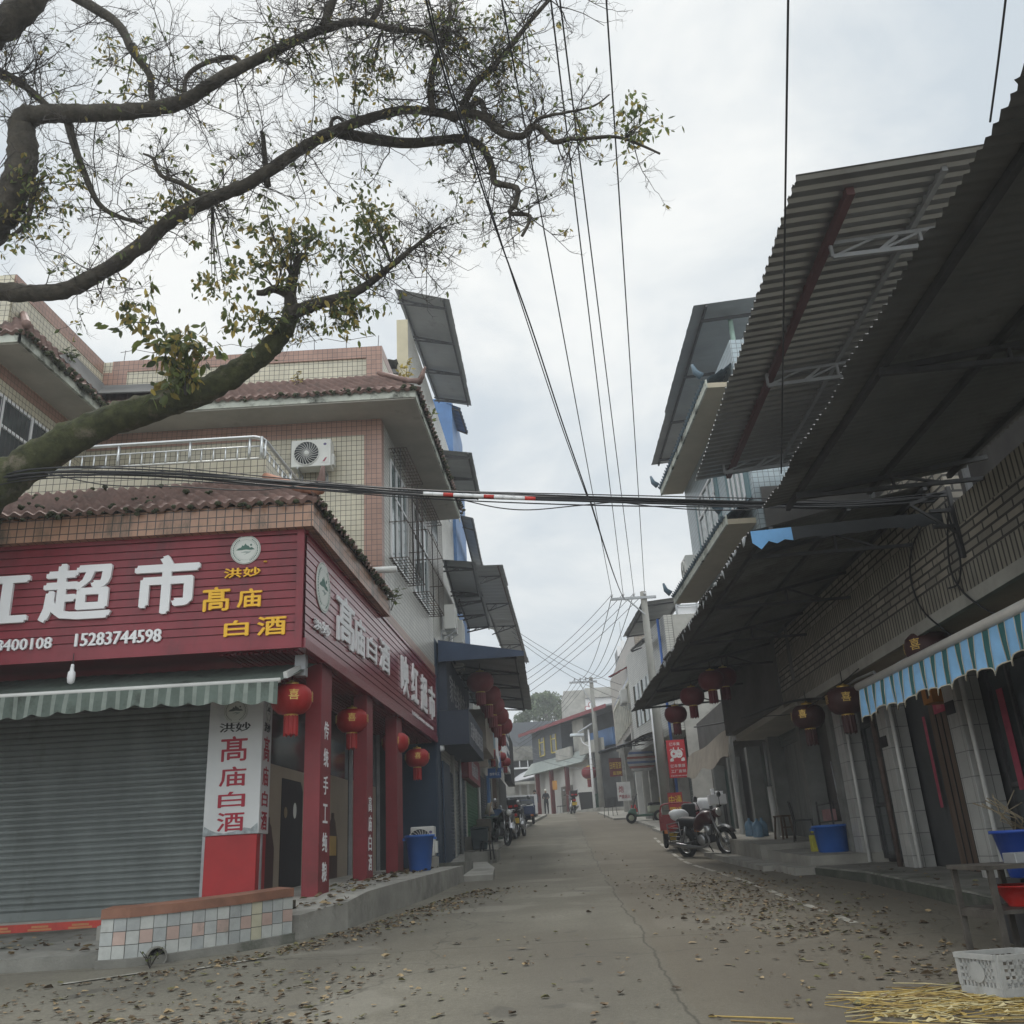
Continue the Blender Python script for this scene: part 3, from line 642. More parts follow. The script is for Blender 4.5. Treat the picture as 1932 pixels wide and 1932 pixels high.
# ---------------------------------------------------------------- sign boards
def ribbed(mb, a, b, z0, z1, mt, pitch, out, dep=.02):
    k = int(round((z1 - z0) / pitch)); dz = (z1 - z0) / k; o = []
    for i in range(k):
        z = z0 + i * dz
        for zz, e_ in ((z, dep), (z + dz * .86, dep * .75), (z + dz * .87, -dep * .3), (z + dz * .995, -dep * .3)):
            for p in (a, b): o.append(V((p[0], p[1], zz)) + out * e_)
    n = len(o) // 2
    mb.add(o, [(2 * i, 2 * i + 1, 2 * i + 3, 2 * i + 2) for i in range(n - 1)], mt)
YF = C1.y
FS = thing('shop_sign', 'long maroon front sign board with big white and yellow characters and phone numbers', 'sign', (-8, YF, HS))
FP = (0.0, YF - .03, 1.0, 0.0)
def onF(x, y): return hit(plane(0, YF - .025, 90), x, y)
m = MB(); m.prism([(-13, YF), L(0.0, 0), L(.1, -.1), (-13, YF + .12)], HS, HT, MARM); ribbed(m, (-13, YF - .01), (C1.x - .1, YF - .01), HS + .12, HT - .06, MARM, .125, V((0, -1, 0)))
m.build('panel', FS)
m = MB(); m.box(-13, C1.x - .08, YF - .05, YF - .002, HS - .02, HS + .12, MARM); m.box(-13, C1.x - .08, YF - .05, YF - .002, HT - .06, HT + .005, MARM); m.box(C1.x - .1, C1.x + .005, YF - .055, YF - .002, HS - .02, HT + .006, MARM); m.build('frame', FS)
def boxtext(mb, s, x0, y0, x1, y1, mt, depth=.03, bold=.01, fat=.02):
    tl, br = onF(x0, y0), onF(x1, y1); c = (tl + br) / 2; zc = onF((x0 + x1) / 2, (y0 + y1) / 2)
    zt = onF((x0 + x1) / 2, y0 + 2).z; zb = onF((x0 + x1) / 2, y1 - 2).z
    mb.text(s, V((zc.x, YF - .032, (zt + zb) / 2)), X, Z, (br.x - tl.x) * .93, (zt - zb) * .93, mt, depth, 0, fat)
m = MB(); boxtext(m, '市', 259, 1047, 374, 1162, WHITE, .05, 0, .032); boxtext(m, '超', 87, 1062, 210, 1176, WHITE, .05, 0, .03); boxtext(m, '红', -76, 1078, 52, 1183, WHITE, .05, 0, .03); boxtext(m, '映', -242, 1090, -120, 1195, WHITE, .05, 0, .03)
boxtext(m, '15283744598', 140, 1189, 309, 1219, WHITE, .03, 0, .007); boxtext(m, '8400108', -8, 1203, 101, 1230, WHITE, .03, 0, .007)
m.build('white_lettering', FS)
m = MB()
for s, q in (('洪', (424, 1071, 457, 1094)), ('妙', (460, 1069, 493, 1091)), ('髙', (384, 1106, 434, 1157)), ('庙', (449, 1109, 495, 1149)), ('白', (424, 1169, 470, 1204)), ('酒', (486, 1161, 541, 1202)), ('®', (498, 1057, 505, 1064))):
    boxtext(m, s, *q, YEL, .03, 0, .022)
m.build('yellow_lettering', FS)
LOGOG = mat('logo_green', (.07, .15, .12), .6, .1, 2); LOGOW = mat('logo_white', (.62, .64, .60), .5, .05, 2)
def logo(parent, c, right, r, ry=None, gm=LOGOG, wm=LOGOW):
    ry = ry or r; m = MB(); c = V(c); n = V(right).normalized().cross(Z)
    m.disc(c, right, Z, r, ry, .012, wm, 36); m.build('emblem_disc', parent)
    m = MB(); q = c + n * .012
    k = 40
    for rr_, wd in ((.93, .03), (.70, .02)):
        for i in range(k):
            a0, a1 = 2 * math.pi * i / k, 2 * math.pi * (i + 1) / k; rt = V(right).normalized()
            P = lambda a, s: q + rt * r * s * math.cos(a) + Z * ry * s * math.sin(a)
            m.quad(P(a0, rr_), P(a1, rr_), P(a1, rr_ + wd), P(a0, rr_ + wd), gm)
    for i in range(44):
        a = 2 * math.pi * i / 44
        if abs(a - math.pi / 2) < .45 or abs(a - 3 * math.pi / 2) < .35: continue
        p = q + V(right).normalized() * r * .81 * math.cos(a) + Z * ry * .81 * math.sin(a); m.disc(p, right, Z, r * .035, ry * .05, .003, gm, 6)
    mt_ = [(-.62, -.02), (-.45, .12), (-.3, .16), (-.22, .32), (-.12, .26), (-.02, .44), (.08, .30), (.2, .26), (.3, .12), (.42, .16), (.62, .0), (.3, -.02), (0, .02), (-.3, -.02)]
    m.poly(q, right, Z, [(a * r, b_ * ry) for a, b_ in mt_], .004, gm); m.disc(q + V(right).normalized() * r * .36 + Z * ry * .32, right, Z, r * .07, ry * .07, .004, gm, 10)
    wv = [(-.3, -.2), (0, -.1), (.25, -.14), (.4, -.1), (.3, -.2), (.1, -.28), (-.1, -.36), (.1, -.24), (0, -.19)]
    m.poly(q, right, Z, [(a * r, b_ * ry) for a, b_ in wv], .004, mat('logo_grey', (.33, .38, .36), .6, .1)); m.build('emblem', parent)
p = onF(464, 1038); logo(FS, V((p.x, YF - .034, p.z)), X, .225)
SS = thing('shop_sign', 'glossy maroon street-side sign board with white characters and a round emblem', 'sign', L(6, .0, HS))
m = MB(); m.prism([L(0.02, 0.0), L(SE, 0.0), L(SE, -.1), L(.1, -.1)], HS, HT, MARG); nL = L(0, 1) - L(0, 0); nL.z = 0
ribbed(m, L(.02, .012), L(SE, .012), HS + .13, HT - .05, MARG, .125, nL)
m.build('panel', SS)
m = MB(); m.prism([L(.008, .05), L(SE, .05), L(SE, .002), L(.008, .002)], HS - .015, HS + .13, MARG); m.prism([L(.008, .05), L(SE, .05), L(SE, .002), L(.008, .002)], HT - .05, HT + .003, MARG); m.build('frame', SS)
sR = L(1, 0) - L(0, 0)
def sidetext(mb, s, x0, y0, x1, y1, mt, depth=.03, bold=.02, pad=.98, fat=.02):
    a, b = hit(LS, x0, y0), hit(LS, x1, y1); sa = (a.y - C1.y) / math.cos(rad(LDEG)); sb = (b.y - C1.y) / math.cos(rad(LDEG))
    mb.text(s, L((sa + sb) / 2, .034, (a.z + b.z) / 2), sR, Z, (sb - sa) * pad, a.z - b.z, mt, depth, 0, fat)
def zz(a, b, c, d): return (516.6 + .26738 * a, 968.6 + .26738 * b, 516.6 + .26738 * c, 968.6 + .26738 * d)
m = MB()
for s, q in (('洪', (262, 735, 312, 850)), ('妙', (318, 760, 372, 890)), ('髙', (425, 545, 545, 985)), ('庙', (550, 715, 622, 1030)), ('白', (640, 850, 706, 1070)), ('酒', (728, 875, 800, 1145)), ('映', (882, 985, 936, 1305)), ('红', (955, 1050, 1005, 1350)), ('超', (1022, 1130, 1070, 1420)), ('市', (1080, 1205, 1126, 1470))):
    sidetext(m, s, *zz(*q), WHITE)
sidetext(m, '订货电话 8400108 15283744598', *zz(962, 1388, 1116, 1535), WHITE, .01, fat=.003)
m.build('white_lettering', SS)
p = hit(LS, 605.4, 1109); logo(SS, V((p.x, p.y, p.z)) + nL * .035, sR, .40, .40)

# ---------------------------------------------------------------- advertising column and planter wall
AC_ = thing('advertising_column', 'white and red column with an emblem and vertical red characters beside the shutter', 'advertising column', (-4.5, 14.6, -.6))
cz_ = lambda y: pt(437, y, 14.37).z
zbd = cz_(1575)
m = MB(); m.box(-4.88, -4.1, 14.4, 14.9, -.7, zbd, RED); m.build('base', AC_, bevel=.01)
POST = mat('poster_white', (.62, .63, .63), .45, .08, 1.2, c2=(.42, .44, .46), k2=.60)
m = MB(); m.box(-4.91, -4.07, 14.37, 14.9, zbd, HS, POST); m.build('board', AC_, bevel=.01)
m = MB(); REDL = mat('crimson_ink', (.35, .01, .03), .5, .05)
for ch, ya, yb_ in (('髙', 1390, 1436), ('庙', 1447, 1483), ('白', 1494, 1523), ('酒', 1533, 1568)):
    za, zb_ = cz_(ya), cz_(yb_)
    m.text(ch, V((-4.5, 14.368, (za + zb_) / 2)), X, Z, .40, za - zb_, REDL, .004, 0, .014); m.text(ch, V((-4.068, 14.62, (za + zb_) / 2)), Y_, Z, .30, za - zb_, REDL, .004, 0, .014)
za, zb_ = cz_(1364), cz_(1381)
m.text('洪妙', V((-4.5, 14.368, (za + zb_) / 2)), X, Z, .48, za - zb_, BLK, .004, 0, .010); m.text('洪妙', V((-4.068, 14.62, (za + zb_) / 2)), Y_, Z, .32, za - zb_, BLK, .004, 0, .010)
HILL = mat('ink_wash', (.30, .33, .34), .7, .5, 9)
m.poly(V((-4.49, 14.367, zbd + .005)), X, Z, [(-.42, .0), (-.40, .13), (-.32, .08), (-.22, .04), (-.1, .02), (.05, .04), (.2, .09), (.3, .07), (.40, .15), (.41, .0)], .002, HILL)
m.build('lettering', AC_)
lz = cz_(1342); logo(AC_, V((-4.5, 14.366, lz)), X, .19, .19, mat('ink_grey', (.13, .15, .15), .6, .1)); logo(AC_, V((-4.066, 14.62, lz)), Y_, .15, .19, mat('ink_grey', (.13, .15, .15), .6, .1))
PL = thing('planter_wall', 'low curved planter wall with white and pink tiles and a brown coping', 'planter wall', (-3.9, 11.8, -.85))
path = [(-4.92, 11.2), (-4.6, 11.22), (-4.2, 11.42), (-3.6, 11.85), (-3.05, 12.42)]
def offs(path, d):
    o = []
    for i, p in enumerate(path):
        a = V((*path[max(i - 1, 0)], 0)); b = V((*path[min(i + 1, len(path) - 1)], 0)); t = (b - a).normalized(); o.append((p[0] - t.y * d, p[1] + t.x * d))
    return o
inn = offs(path, .3); outb = offs(path, -.07); oc = offs(path, -.025); ic = offs(path, .33)
def strip(mb, A, B, z0, z1, mt):
    for i in range(len(A) - 1): mb.prism([A[i], A[i + 1], B[i + 1], B[i]], [k_ for k_ in (z0(A[i]), z0(A[i + 1]), z0(B[i + 1]), z0(B[i]))], [z1(A[i]), z1(A[i + 1]), z1(B[i + 1]), z1(B[i])], mt)
zg = lambda p: gz(p[1]) - .1
ztop = lambda p: -.30 + (p[1] - 11.2) * .075
m = MB(); strip(m, path, inn, zg, lambda p: ztop(p) - .1, mat('grout', (.16, .16, .15), .9, .2))
pk = mat('pink_tile', (.40, .295, .255), .4, .15, 3, c2=(.25, .21, .18), k2=.55, s2=2); cl = mat('cream_tile_strip', (.42, .40, .30), .4, .15, 3)
def walk(path, d0):
    for a, b in zip(path, path[1:]):
        a, b = V((*a, 0)), V((*b, 0)); l = (b - a).length
        if d0 <= l: return a.lerp(b, d0 / l), (b - a).normalized()
        d0 -= l
    return b, (b - a).normalized()
tot = sum((V((*b, 0)) - V((*a, 0))).length for a, b in zip(path, path[1:]))
m.build('tiled_wall', PL)
TW_ = .142; wt = [mat('planter_white_%d' % k, c, .4, .15, 6, c2=(.22, .21, .18), k2=.62, s2=2) for k, c in enumerate(((.41, .42, .40), (.36, .375, .365), (.31, .325, .32)))]; NC = int(tot / TW_); pr_ = random.Random(4)
m = MB(); m2 = MB()
for i in range(NC):
    p, t = walk(path, (i + .5) * tot / NC); n = V((t.y, -t.x, 0)); q = p + n * .004
    for r in range(3):
        strip_ = i == int(NC * .77); acc = (r == 1 and i % 2 == 1); zc = ztop(p) - .1 - .142 * (r + .5); w_ = tot / NC / 2 - .004; j = pr_.uniform(-.0015, .0015)
        mb, mt = (m2, cl) if strip_ else ((m2, pk) if acc else (m, pr_.choice(wt)))
        mb.poly(V((q.x, q.y, zc)) + n * j, t, Z, [(-w_, -.067), (w_, -.067), (w_, .067), (-w_, .067)], .004, mt)
m.build('white_tiles', PL); m2.build('accent_tiles', PL)
m = MB(); strip(m, outb, offs(path, .02), zg, lambda p: ztop(p) - .52, DCONC); m.build('concrete_foot', PL)
m = MB(); strip(m, oc, ic, lambda p: ztop(p) - .1, ztop, mat('coping_brown', (.21, .10, .065), .6, .3, 2.5, c2=(.09, .06, .045), k2=.54)); m.build('coping', PL)
m = MB(); m.prism([inn[0], inn[1], inn[2], inn[3], inn[4], (-3.2, 13.2), (-4.92, 12.2)], -1, [ztop(p) - .22 for p in (*inn, (-3.2, 13.2), (-4.92, 12.2))], mat('soil', (.06, .05, .035), .95, .4, 6)); m.build('soil_bed', PL)
m = MB(); dn_ = V((.45, -.89, 0)).normalized(); dp = V((-4.30, 11.30, gz(11.2) + .07)); Md = Matrix.Translation(dp) @ dn_.to_track_quat('Z', 'Y').to_matrix().to_4x4()
m.lathe([(.115, -.1), (.115, .06), (.095, .06), (.095, -.08)], 20, DCONC, Md); m.lathe([(.094, -.03), (.094, -.02)], 20, BLK, Md); tag(m.build('drain_pipe'), 'round black drain opening at the foot of the planter wall', 'drain')
# red banner on the step riser
m = MB(); m.box(-9.5, -5.0, 14.612, 14.62, -.68, -.53, mat('faded_red_banner', (.45, .06, .045), .7, .2, 4))
t_ = mat('banner_gold', (.50, .22, .10), .7, .2)
for k in range(7): m.box(-9.3 + k * .6, -8.95 + k * .6, 14.609, 14.612, -.64 + .012, -.60, t_); m.box(-9.25 + k * .6, -9.0 + k * .6, 14.609, 14.612, -.59, -.56, t_)
tag(m.build('step_banner'), 'faded red banner strip along the step below the shutter', 'banner')
# posters in the glass front
PST = mat('poster_beige', (.30, .25, .19), .5, .12, 1.0); BRN = mat('bottle_brown', (.055, .028, .022), .4, .2, 3); LBL = mat('bottle_label', (.42, .28, .09), .5, .15, 3)
def poster(name, label, s0, s1, z0, z1):
    t = thing(name, label, 'poster', L((s0 + s1) / 2, -1.1, z0))
    m = MB(); m.prism([L(s0, -1.105), L(s1, -1.105), L(s1, -1.118), L(s0, -1.118)], z0, z1, PST); m.build('sheet', t); return t
bot = [(-.16, 0), (.16, 0), (.19, .06), (.19, .62), (.12, .80), (.10, .88), (.05, .93), (.05, 1.0), (-.05, 1.0), (-.05, .93), (-.10, .88), (-.12, .80), (-.19, .62), (-.19, .06)]
t = poster('poster', 'beige poster with a black carton beside the white advertising column', 1.68, 4.2, -.45, 1.62)
m = MB(); q = L(3.3, -1.1, .5); m.poly(q, sR, Z, [(-.62, -.93), (.55, -.93), (.55, .78), (.42, .94), (-.62, .94)], .005, BLK); m.poly(L(2.05, -1.1, -.40), sR, Z, [(a * 1.7, b * 1.2) for a, b in bot], .005, BRN)
m.disc(L(3.4, -1.093, .95), sR, Z, .09, .13, .003, LOGOW, 16); m.disc(L(2.9, -1.093, .9), sR, Z, .09, .09, .003, mat('gold_seal', (.22, .17, .10), .5), 14); m.build('print', t)
t = poster('poster', 'beige poster of a brown bottle between first and second red pillars', 4.55, 7.1, -.35, 1.72)
m = MB(); m.poly(L(5.9, -1.1, -.34), sR, Z, [(a * 1.9, b * 1.35) for a, b in bot], .005, BRN); m.poly(L(5.9, -1.094, .38), sR, Z, [(-.26, -.16), (.26, -.16), (.26, .2), (-.26, .2)], .003, LBL); m.poly(L(5.0, -1.094, .1), sR, Z, [(-.12, -.3), (.12, -.3), (.12, .3), (-.12, .3)], .003, LBL); m.build('print', t)
t = poster('poster', 'beige poster of a brown bottle beyond the second red pillar', 7.45, 9.8, -.30, 1.75)
m = MB(); m.poly(L(8.4, -1.1, -.29), sR, Z, [(a * 2.2, b * 1.5) for a, b in bot], .005, BRN); m.poly(L(8.4, -1.094, .42), sR, Z, [(-.3, -.2), (.3, -.2), (.3, .2), (-.3, .2)], .003, LBL); m.build('print', t)
# green striped retractable awning over the shutter
AW = thing('awning', 'dirty grey-green striped roll-out awning over the shutter', 'awning', (-8, 13.2, 2.6))
AWG = mat('awning_grey_green', (.115, .145, .125), .85, .25, 3, c2=(.05, .06, .05), k2=.5, s2=1.5); AWL = mat('awning_pale_stripe', (.21, .24, .215), .85, .2, 4)
yb, zb, xr = 12.78, 2.51, -3.38
m = MB()
m.corr((-13, yb, zb), (xr, yb, zb), (xr + .28, 13.75, 2.93), (-13, 13.75, 2.93), .16, .006, AWG); m.build('cover', AW)
m = MB(); m.tube([(-13, yb, zb), (xr - .02, yb, zb)], .035, 10, PVC); m.build('front_bar', AW)
m = MB(); x = -12.0; o = []; per = .36
N_ = int((xr - .03 + 12) / .03); 
for i in range(N_ + 1):
    x = -12 + i * .03; ph = (x / per) % 1; sc_ = .05 * abs(math.sin(math.pi * ph)); wv = .025 * math.sin(x * 13) + .015 * math.sin(x * 5.1)
    o += [V((x, yb - .03, zb - .02)), V((x, yb - .04 + wv * .6, zb - .16)), V((x, yb - .045 + wv, zb - .29 - sc_ + .05 * math.sin(x * .9)))]
for i in range(N_):
    mt = AWL if (i // 2) % 3 == 0 else AWG
    m.add([o[3 * i], o[3 * i + 3], o[3 * i + 4], o[3 * i + 1]], [(0, 1, 2, 3)], mt, True); m.add([o[3 * i + 1], o[3 * i + 4], o[3 * i + 5], o[3 * i + 2]], [(0, 1, 2, 3)], mt, True)
m.build('valance', AW)
m = MB(); m.bar((xr + .02, 12.9, 2.6), (L(.3, -.12).x - .05, 13.5, 2.82), .06, .09, PVC); m.box(L(.3, -.12).x - .12, L(.3, -.12).x + .04, 13.4, 13.55, 2.68, 3.0, GALV); m.build('arm', AW)
# hanging bulb
m = MB(); p = pt(135, 1272, 12.82); m.tube([p + V((0, 0, .3)), p + V((0, 0, .1))], .006, 5, BLK); m.lathe([(.02, .14), (.025, .1), (.028, .05), (.05, .03), (.055, -.06), (.045, -.12), (.02, -.14)], 12, WHITE, Matrix.Translation(p))
tag(m.build('light_bulb'), 'white bulb hanging below the front sign board', 'light bulb')
# air conditioner on the terrace wall
def outdoor_unit(name, label, loc, rz, W_=.86, H_=.62, D_=.34, group=None):
    t = thing(name, label, 'air conditioner', loc, rz, group, True)
    cas = mat('unit_white', (.60, .60, .57), .45, .08, 2)
    m = MB(); m.box(-W_ / 2, W_ / 2, -D_, 0, 0, H_, cas); cs = m.build('casing', t, bevel=.02)
    m = MB(); cx = -W_ * .11; r = H_ * .42; Mx = Matrix.Translation((cx, -D_, H_ * .5)) @ Matrix.Rotation(rad(90), 4, 'X')
    m.lathe([(r, -.002), (r, .006), (r * .1, .008)], 28, mat('unit_dark', (.045, .05, .055), .5), Mx)
    m.build('fan_opening', t)
    m = MB()
    for i in range(22):
        a = 2 * math.pi * i / 22; pts = []
        for q in range(5):
            rr_ = r * (.2 + .78 * q / 4); aa = a + .5 * q / 4; pts.append((cx + rr_ * math.cos(aa), -D_ - .014, H_ * .5 + rr_ * math.sin(aa)))
        m.tube(pts, .006, 4, cas, False)
    m.lathe([(r * .2, 0), (r * .2, .02), (r * .1, .026)], 16, cas, Mx); m.lathe([(r + .012, .0), (r + .012, .02), (r - .004, .02), (r - .004, 0)], 28, cas, Mx); m.build('fan_grille', t)
    m = MB(); m.box(W_ * .27, W_ * .44, -D_ - .008, -D_ - .001, H_ * .12, H_ * .92, cas); m.poly(V((W_ * .355, -D_ - .009, H_ * .22)), X, Z, [(-.05, -.04), (.0, -.04), (.05, .06), (.01, .05)], .002, mat('unit_logo', (.30, .06, .10), .5)); m.disc(V((W_ * .355, -D_ - .009, H_ * .8)), X, Z, .035, .03, .002, mat('unit_badge', (.12, .10, .2), .5), 12); m.build('front_panel', t)
    m = MB(); m.box(W_ / 2, W_ / 2 + .05, -D_ * .7, -D_ * .2, H_ * .1, H_ * .5, cas); m.build('valve_cover', t)
    for sx in (-W_ * .32, W_ * .32):
        m = MB(); m.bar((sx, -D_ - .03, -.03), (sx, .12, -.03), .035, .035, GALV); m.bar((sx, .1, -.03), (sx, .1, -.34), .035, .035, GALV); m.bar((sx, -D_ + .02, -.04), (sx, .1, -.32), .025, .025, GALV); m.build('bracket', t)
    return t
p = hit(plane(0, YA - .35, 90), 588, 884)
ACU = outdoor_unit('air_conditioner', 'white outdoor air conditioner on the tiled terrace wall', V((p.x, YA - .12, p.z)), 0, .86, .64)
# ---------------------------------------------------------------- sheet canopies
def canopy(name, label, po, pf, fi, ni, mt, pitch=.2, amp=.012, frame=IRON, purl=2, trusses=3, drop=.22, cat='canopy', edge=None, trapez=False):
    """po near-outer, pf far-outer, fi far-inner, ni near-inner"""
    po, pf, fi, ni = map(V, (po, pf, fi, ni)); c = (po + pf + fi + ni) / 4
    t = thing(name, label, cat, c)
    m = MB(); m.corr(po, pf, fi, ni, pitch, amp, mt, trapez); m.build('sheet', t)
    dn = V((0, 0, -.05)); m = MB()
    for k in range(purl):
        f = .12 + (.8 * k / max(purl - 1, 1)); m.bar(po.lerp(ni, f) + dn, pf.lerp(fi, f) + dn, .05, .06, edge if (edge and k == 0) else frame)
    for k in range(trusses):
        f = .06 + .88 * k / max(trusses - 1, 1); a, b = po.lerp(pf, f), ni.lerp(fi, f); a = a.lerp(b, .1)
        lo = b + V((0, 0, -drop)); m.bar(a + dn * 2, b + dn * 2, .045, .05, frame); m.bar(a + dn * 2.4, lo, .04, .045, frame)
        q = a.lerp(b, .5); m.bar(q + dn * 2, (a + dn * 2.4).lerp(lo, .75), .03, .03, frame); m.bar(q + dn * 2, (a + dn * 2.4).lerp(lo, .5), .03, .03, frame)
    m.build('steel_frame', t)
    return t
def canopy_px(name, label, ni, no, fo, Yn, mt, **k):
    P, Q = pt(*no, Yn), pt(*ni, Yn); r = ray(*fo); Yf = P.z / (r.z / r.y); F_ = pt(*fo, Yf)
    return canopy(name, label, P, F_, F_ + (Q - P), Q, mt, **k)
# ---------------------------------------------------------------- right row: grey brick building
RBn = -.7
G1 = thing('brick_building', 'low grey brick building over white tiled shop pillars on the right', 'building', (7, 10, -.5))
def rwall(mb, y0, y1, n0, n1, z0, z1, mt): mb.prism([R(y0, n0), R(y1, n0), R(y1, n1), R(y0, n1)], z0, z1, mt)
m = MB(); rwall(m, 1, 19.6, RBn, RBn + .2, 2.92, 3.40, BRICK); rwall(m, 10.45, 19.6, RBn, RBn + .2, 3.68, 4.6, BRICK); m.build('brick_parapet', G1)
m = MB(); rwall(m, 1, 19.6, RBn - .003, RBn + .2, 2.62, 2.92, SOLDIER); rwall(m, 1, 19.6, RBn - .003, RBn + .2, 3.40, 3.68, SOLDIER); m.build('soldier_course', G1)
m = MB(); rwall(m, 1, 18.4, RBn + .0, 1.2, 2.50, 2.615, mat('soffit_tan', (.30, .27, .22), .9, .15, 1.2, c2=(.18, .16, .13), k2=.58)); rwall(m, 1, 18.4, RBn - .03, RBn + .05, 2.46, 2.615, CONC); m.build('overhang_slab', G1)
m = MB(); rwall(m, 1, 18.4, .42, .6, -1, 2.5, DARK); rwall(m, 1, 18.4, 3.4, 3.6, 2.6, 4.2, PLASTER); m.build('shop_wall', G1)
RPY = (10.2, 13.0, 15.85, 18.3)
for y in RPY:
    m = MB(); rwall(m, y, y + .43, 0, .36, rz(y) - .3, 2.5, PTILE); m.build('pillar', G1, bevel=.006)
for y in RPY:
    m = MB(); m.tube([R(y - .12, .06, rz(y)), R(y - .12, .06, 2.5)], .035, 8, PVC); m.build('downpipe', G1)
    m = MB(); m.tube([R(y + .78, .3, rz(y)), R(y + .78, .3, 2.5)], .03, 8, GALV); m.build('downpipe', G1)
m = MB(); p = R(16.36, -.04); m.tube([(p.x, p.y, rz(16.3)), (p.x, p.y, 1.0), (p.x, p.y, 2.5)], .045, 9, RUST); m.build('rusty_downpipe', G1)
m = MB(); rwall(m, 13.55, 14.9, .36, .41, rz(13.5), 1.9, WOOD); 
for k in range(6): rwall(m, 13.6 + k * .21, 13.62 + k * .21, .345, .36, rz(13.5), 1.9, BLK)
m.build('wooden_door', G1)
for y0, y1, zt_ in ((16.4, 18.2, 2.0), (10.9, 12.8, 2.1)):
    m = MB(); rwall(m, y0, y1, .38, .41, -.4, zt_, GLASS); w_ = m.build('shop_window', G1)
    m = MB()
    for k in range(4): yy = y0 + (y1 - y0 - .06) * k / 3; rwall(m, yy, yy + .06, .34, .379, -.4, zt_, IRON)
    for zz_ in (-.4, .5, zt_ - .06): rwall(m, y0, y1, .345, .378, zz_, zz_ + .06, IRON)
    m.build('window_frame', w_)
PINKP = mat('faded_pink_paper', (.34, .055, .09), .8, .25, 5)
def paper(label, y0, y1, z0, z1, n=.335):
    m = MB(); rwall(m, y0, y1, n, n + .004, z0, z1, PINKP); tag(m.build('paper_couplet'), label, 'couplet')
paper('long pink paper couplet beside the tiled pillar nearest the cart', 12.35, 12.52, .45, 1.75); paper('narrow faded pink paper strip left of the wooden door', 15.05, 15.15, .35, 1.75)
m = MB(); rwall(m, 14.2, 14.65, .335, .339, 1.72, 1.98, PINKP); rwall(m, 14.33, 14.52, .332, .336, 1.78, 1.92, mat('paper_print', (.40, .12, .14), .8)); tag(m.build('paper_couplet'), 'small pink square paper above the wooden door', 'couplet')
m = MB(); p = R(13.6, .12); m.box(p.x - .2, p.x + .14, p.y, p.y + .34, 1.78, 2.08, mat('orange_box', (.32, .13, .025), .5, .2)); m.box(p.x - .203, p.x - .2, p.y + .1, p.y + .18, 1.85, 2.0, BLK); tag(m.build('meter_box'), 'orange meter box on the pillar under the striped awning', 'meter box')
for y, z, lb in ((13.03, 1.55, 'small dark number plate on the near tiled pillar'), (15.88, 1.40, 'small dark plate on the tiled pillar behind the rusty pipe')):
    m = MB(); rwall(m, y + .08, y + .38, -.012, 0, z, z + .18, BLK); tag(m.build('door_plate'), lb, 'plate')
# near corrugated canopy, lower canopy behind it, high steel roof
CORD = mat('dark_corrugated', (.125, .125, .125), .6, .25, 1.0, c2=(.05, .05, .048), k2=.55, s2=.6)
canopy('corrugated_canopy', 'large dark finely corrugated canopy nearest the viewer on the right', (2.72, .6, 3.68), (2.95, 10.1, 3.66), R(10.1, -.6, 4.02), R(.6, -.6, 4.04), CORD, pitch=.105, amp=.017, purl=3, trusses=4, drop=.35)
CL = canopy('corrugated_canopy', 'long dark sheet canopy behind the near one with a torn blue end flap', (2.9, 10.75, 3.62), (3.02, 26.2, 3.66), R(26.2, -.4, 4.25), R(10.75, -.6, 4.15), FIBRE, pitch=.15, amp=.02, purl=3, trusses=6, drop=.55)
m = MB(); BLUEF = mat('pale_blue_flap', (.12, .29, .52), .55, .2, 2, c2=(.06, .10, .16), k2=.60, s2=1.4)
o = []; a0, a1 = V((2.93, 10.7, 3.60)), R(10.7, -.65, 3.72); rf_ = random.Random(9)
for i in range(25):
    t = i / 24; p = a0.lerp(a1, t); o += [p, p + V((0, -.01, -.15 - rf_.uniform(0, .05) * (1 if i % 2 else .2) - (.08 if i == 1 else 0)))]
m.add(o[:12], [(2 * i, 2 * i + 2, 2 * i + 3, 2 * i + 1) for i in range(5)], BLUEF); m.add(o[10:], [(2 * i, 2 * i + 2, 2 * i + 3, 2 * i + 1) for i in range(19)], mat('shaded_flap', (.018, .02, .022), .8, .3, 2)); m.build('torn_end_flap', CL)  # one blue sheet: lit end pale blue, shade on the rest painted dark
m = MB(); rt_ = random.Random(4)
for i in range(34):
    t = rt_.random() ** 1.4; p = V((2.9, 10.8, 3.6)).lerp(V((3.0, 20, 3.63)), t); m.tube([p, p + V((rt_.uniform(-.02, .02), 0, -rt_.uniform(.03, .14)))], [.02, .004], 5, mat('frayed_edge', (.34, .35, .36), .7))
m.build('frayed_edge', CL, kind='stuff')
STEELR = mat('bare_steel_sheet', (.27, .27, .26), .30, .15, .9, c2=(.15, .135, .115), k2=.60, metal=.75)
HR = thing('steel_roof', 'high ribbed steel roof with a red edge beam over the brick building', 'roof', (5.5, 13, 7.4))
a, b, c, d = V((3.6, 8.75, 7.36)), V((3.95, 18.0, 7.28)), V((8.6, 18.0, 7.85)), V((8.4, 8.75, 7.95))
m = MB(); m.corr(a, b, c, d, .20, .045, STEELR, True); m.build('sheet', HR)
m = MB(); m.bar(V((4.35, 9.1, 7.36)), V((4.62, 17.9, 7.29)), .10, .12, mat('red_oxide', (.095, .034, .034), .6, .2)); m.build('edge_beam', HR)
m = MB()
for x in (5.5, 6.7): m.bar((x, 9.0, 7.36 + (x - 4) * .12), (x + .2, 17.9, 7.30 + (x - 4) * .12), .07, .10, GALV)
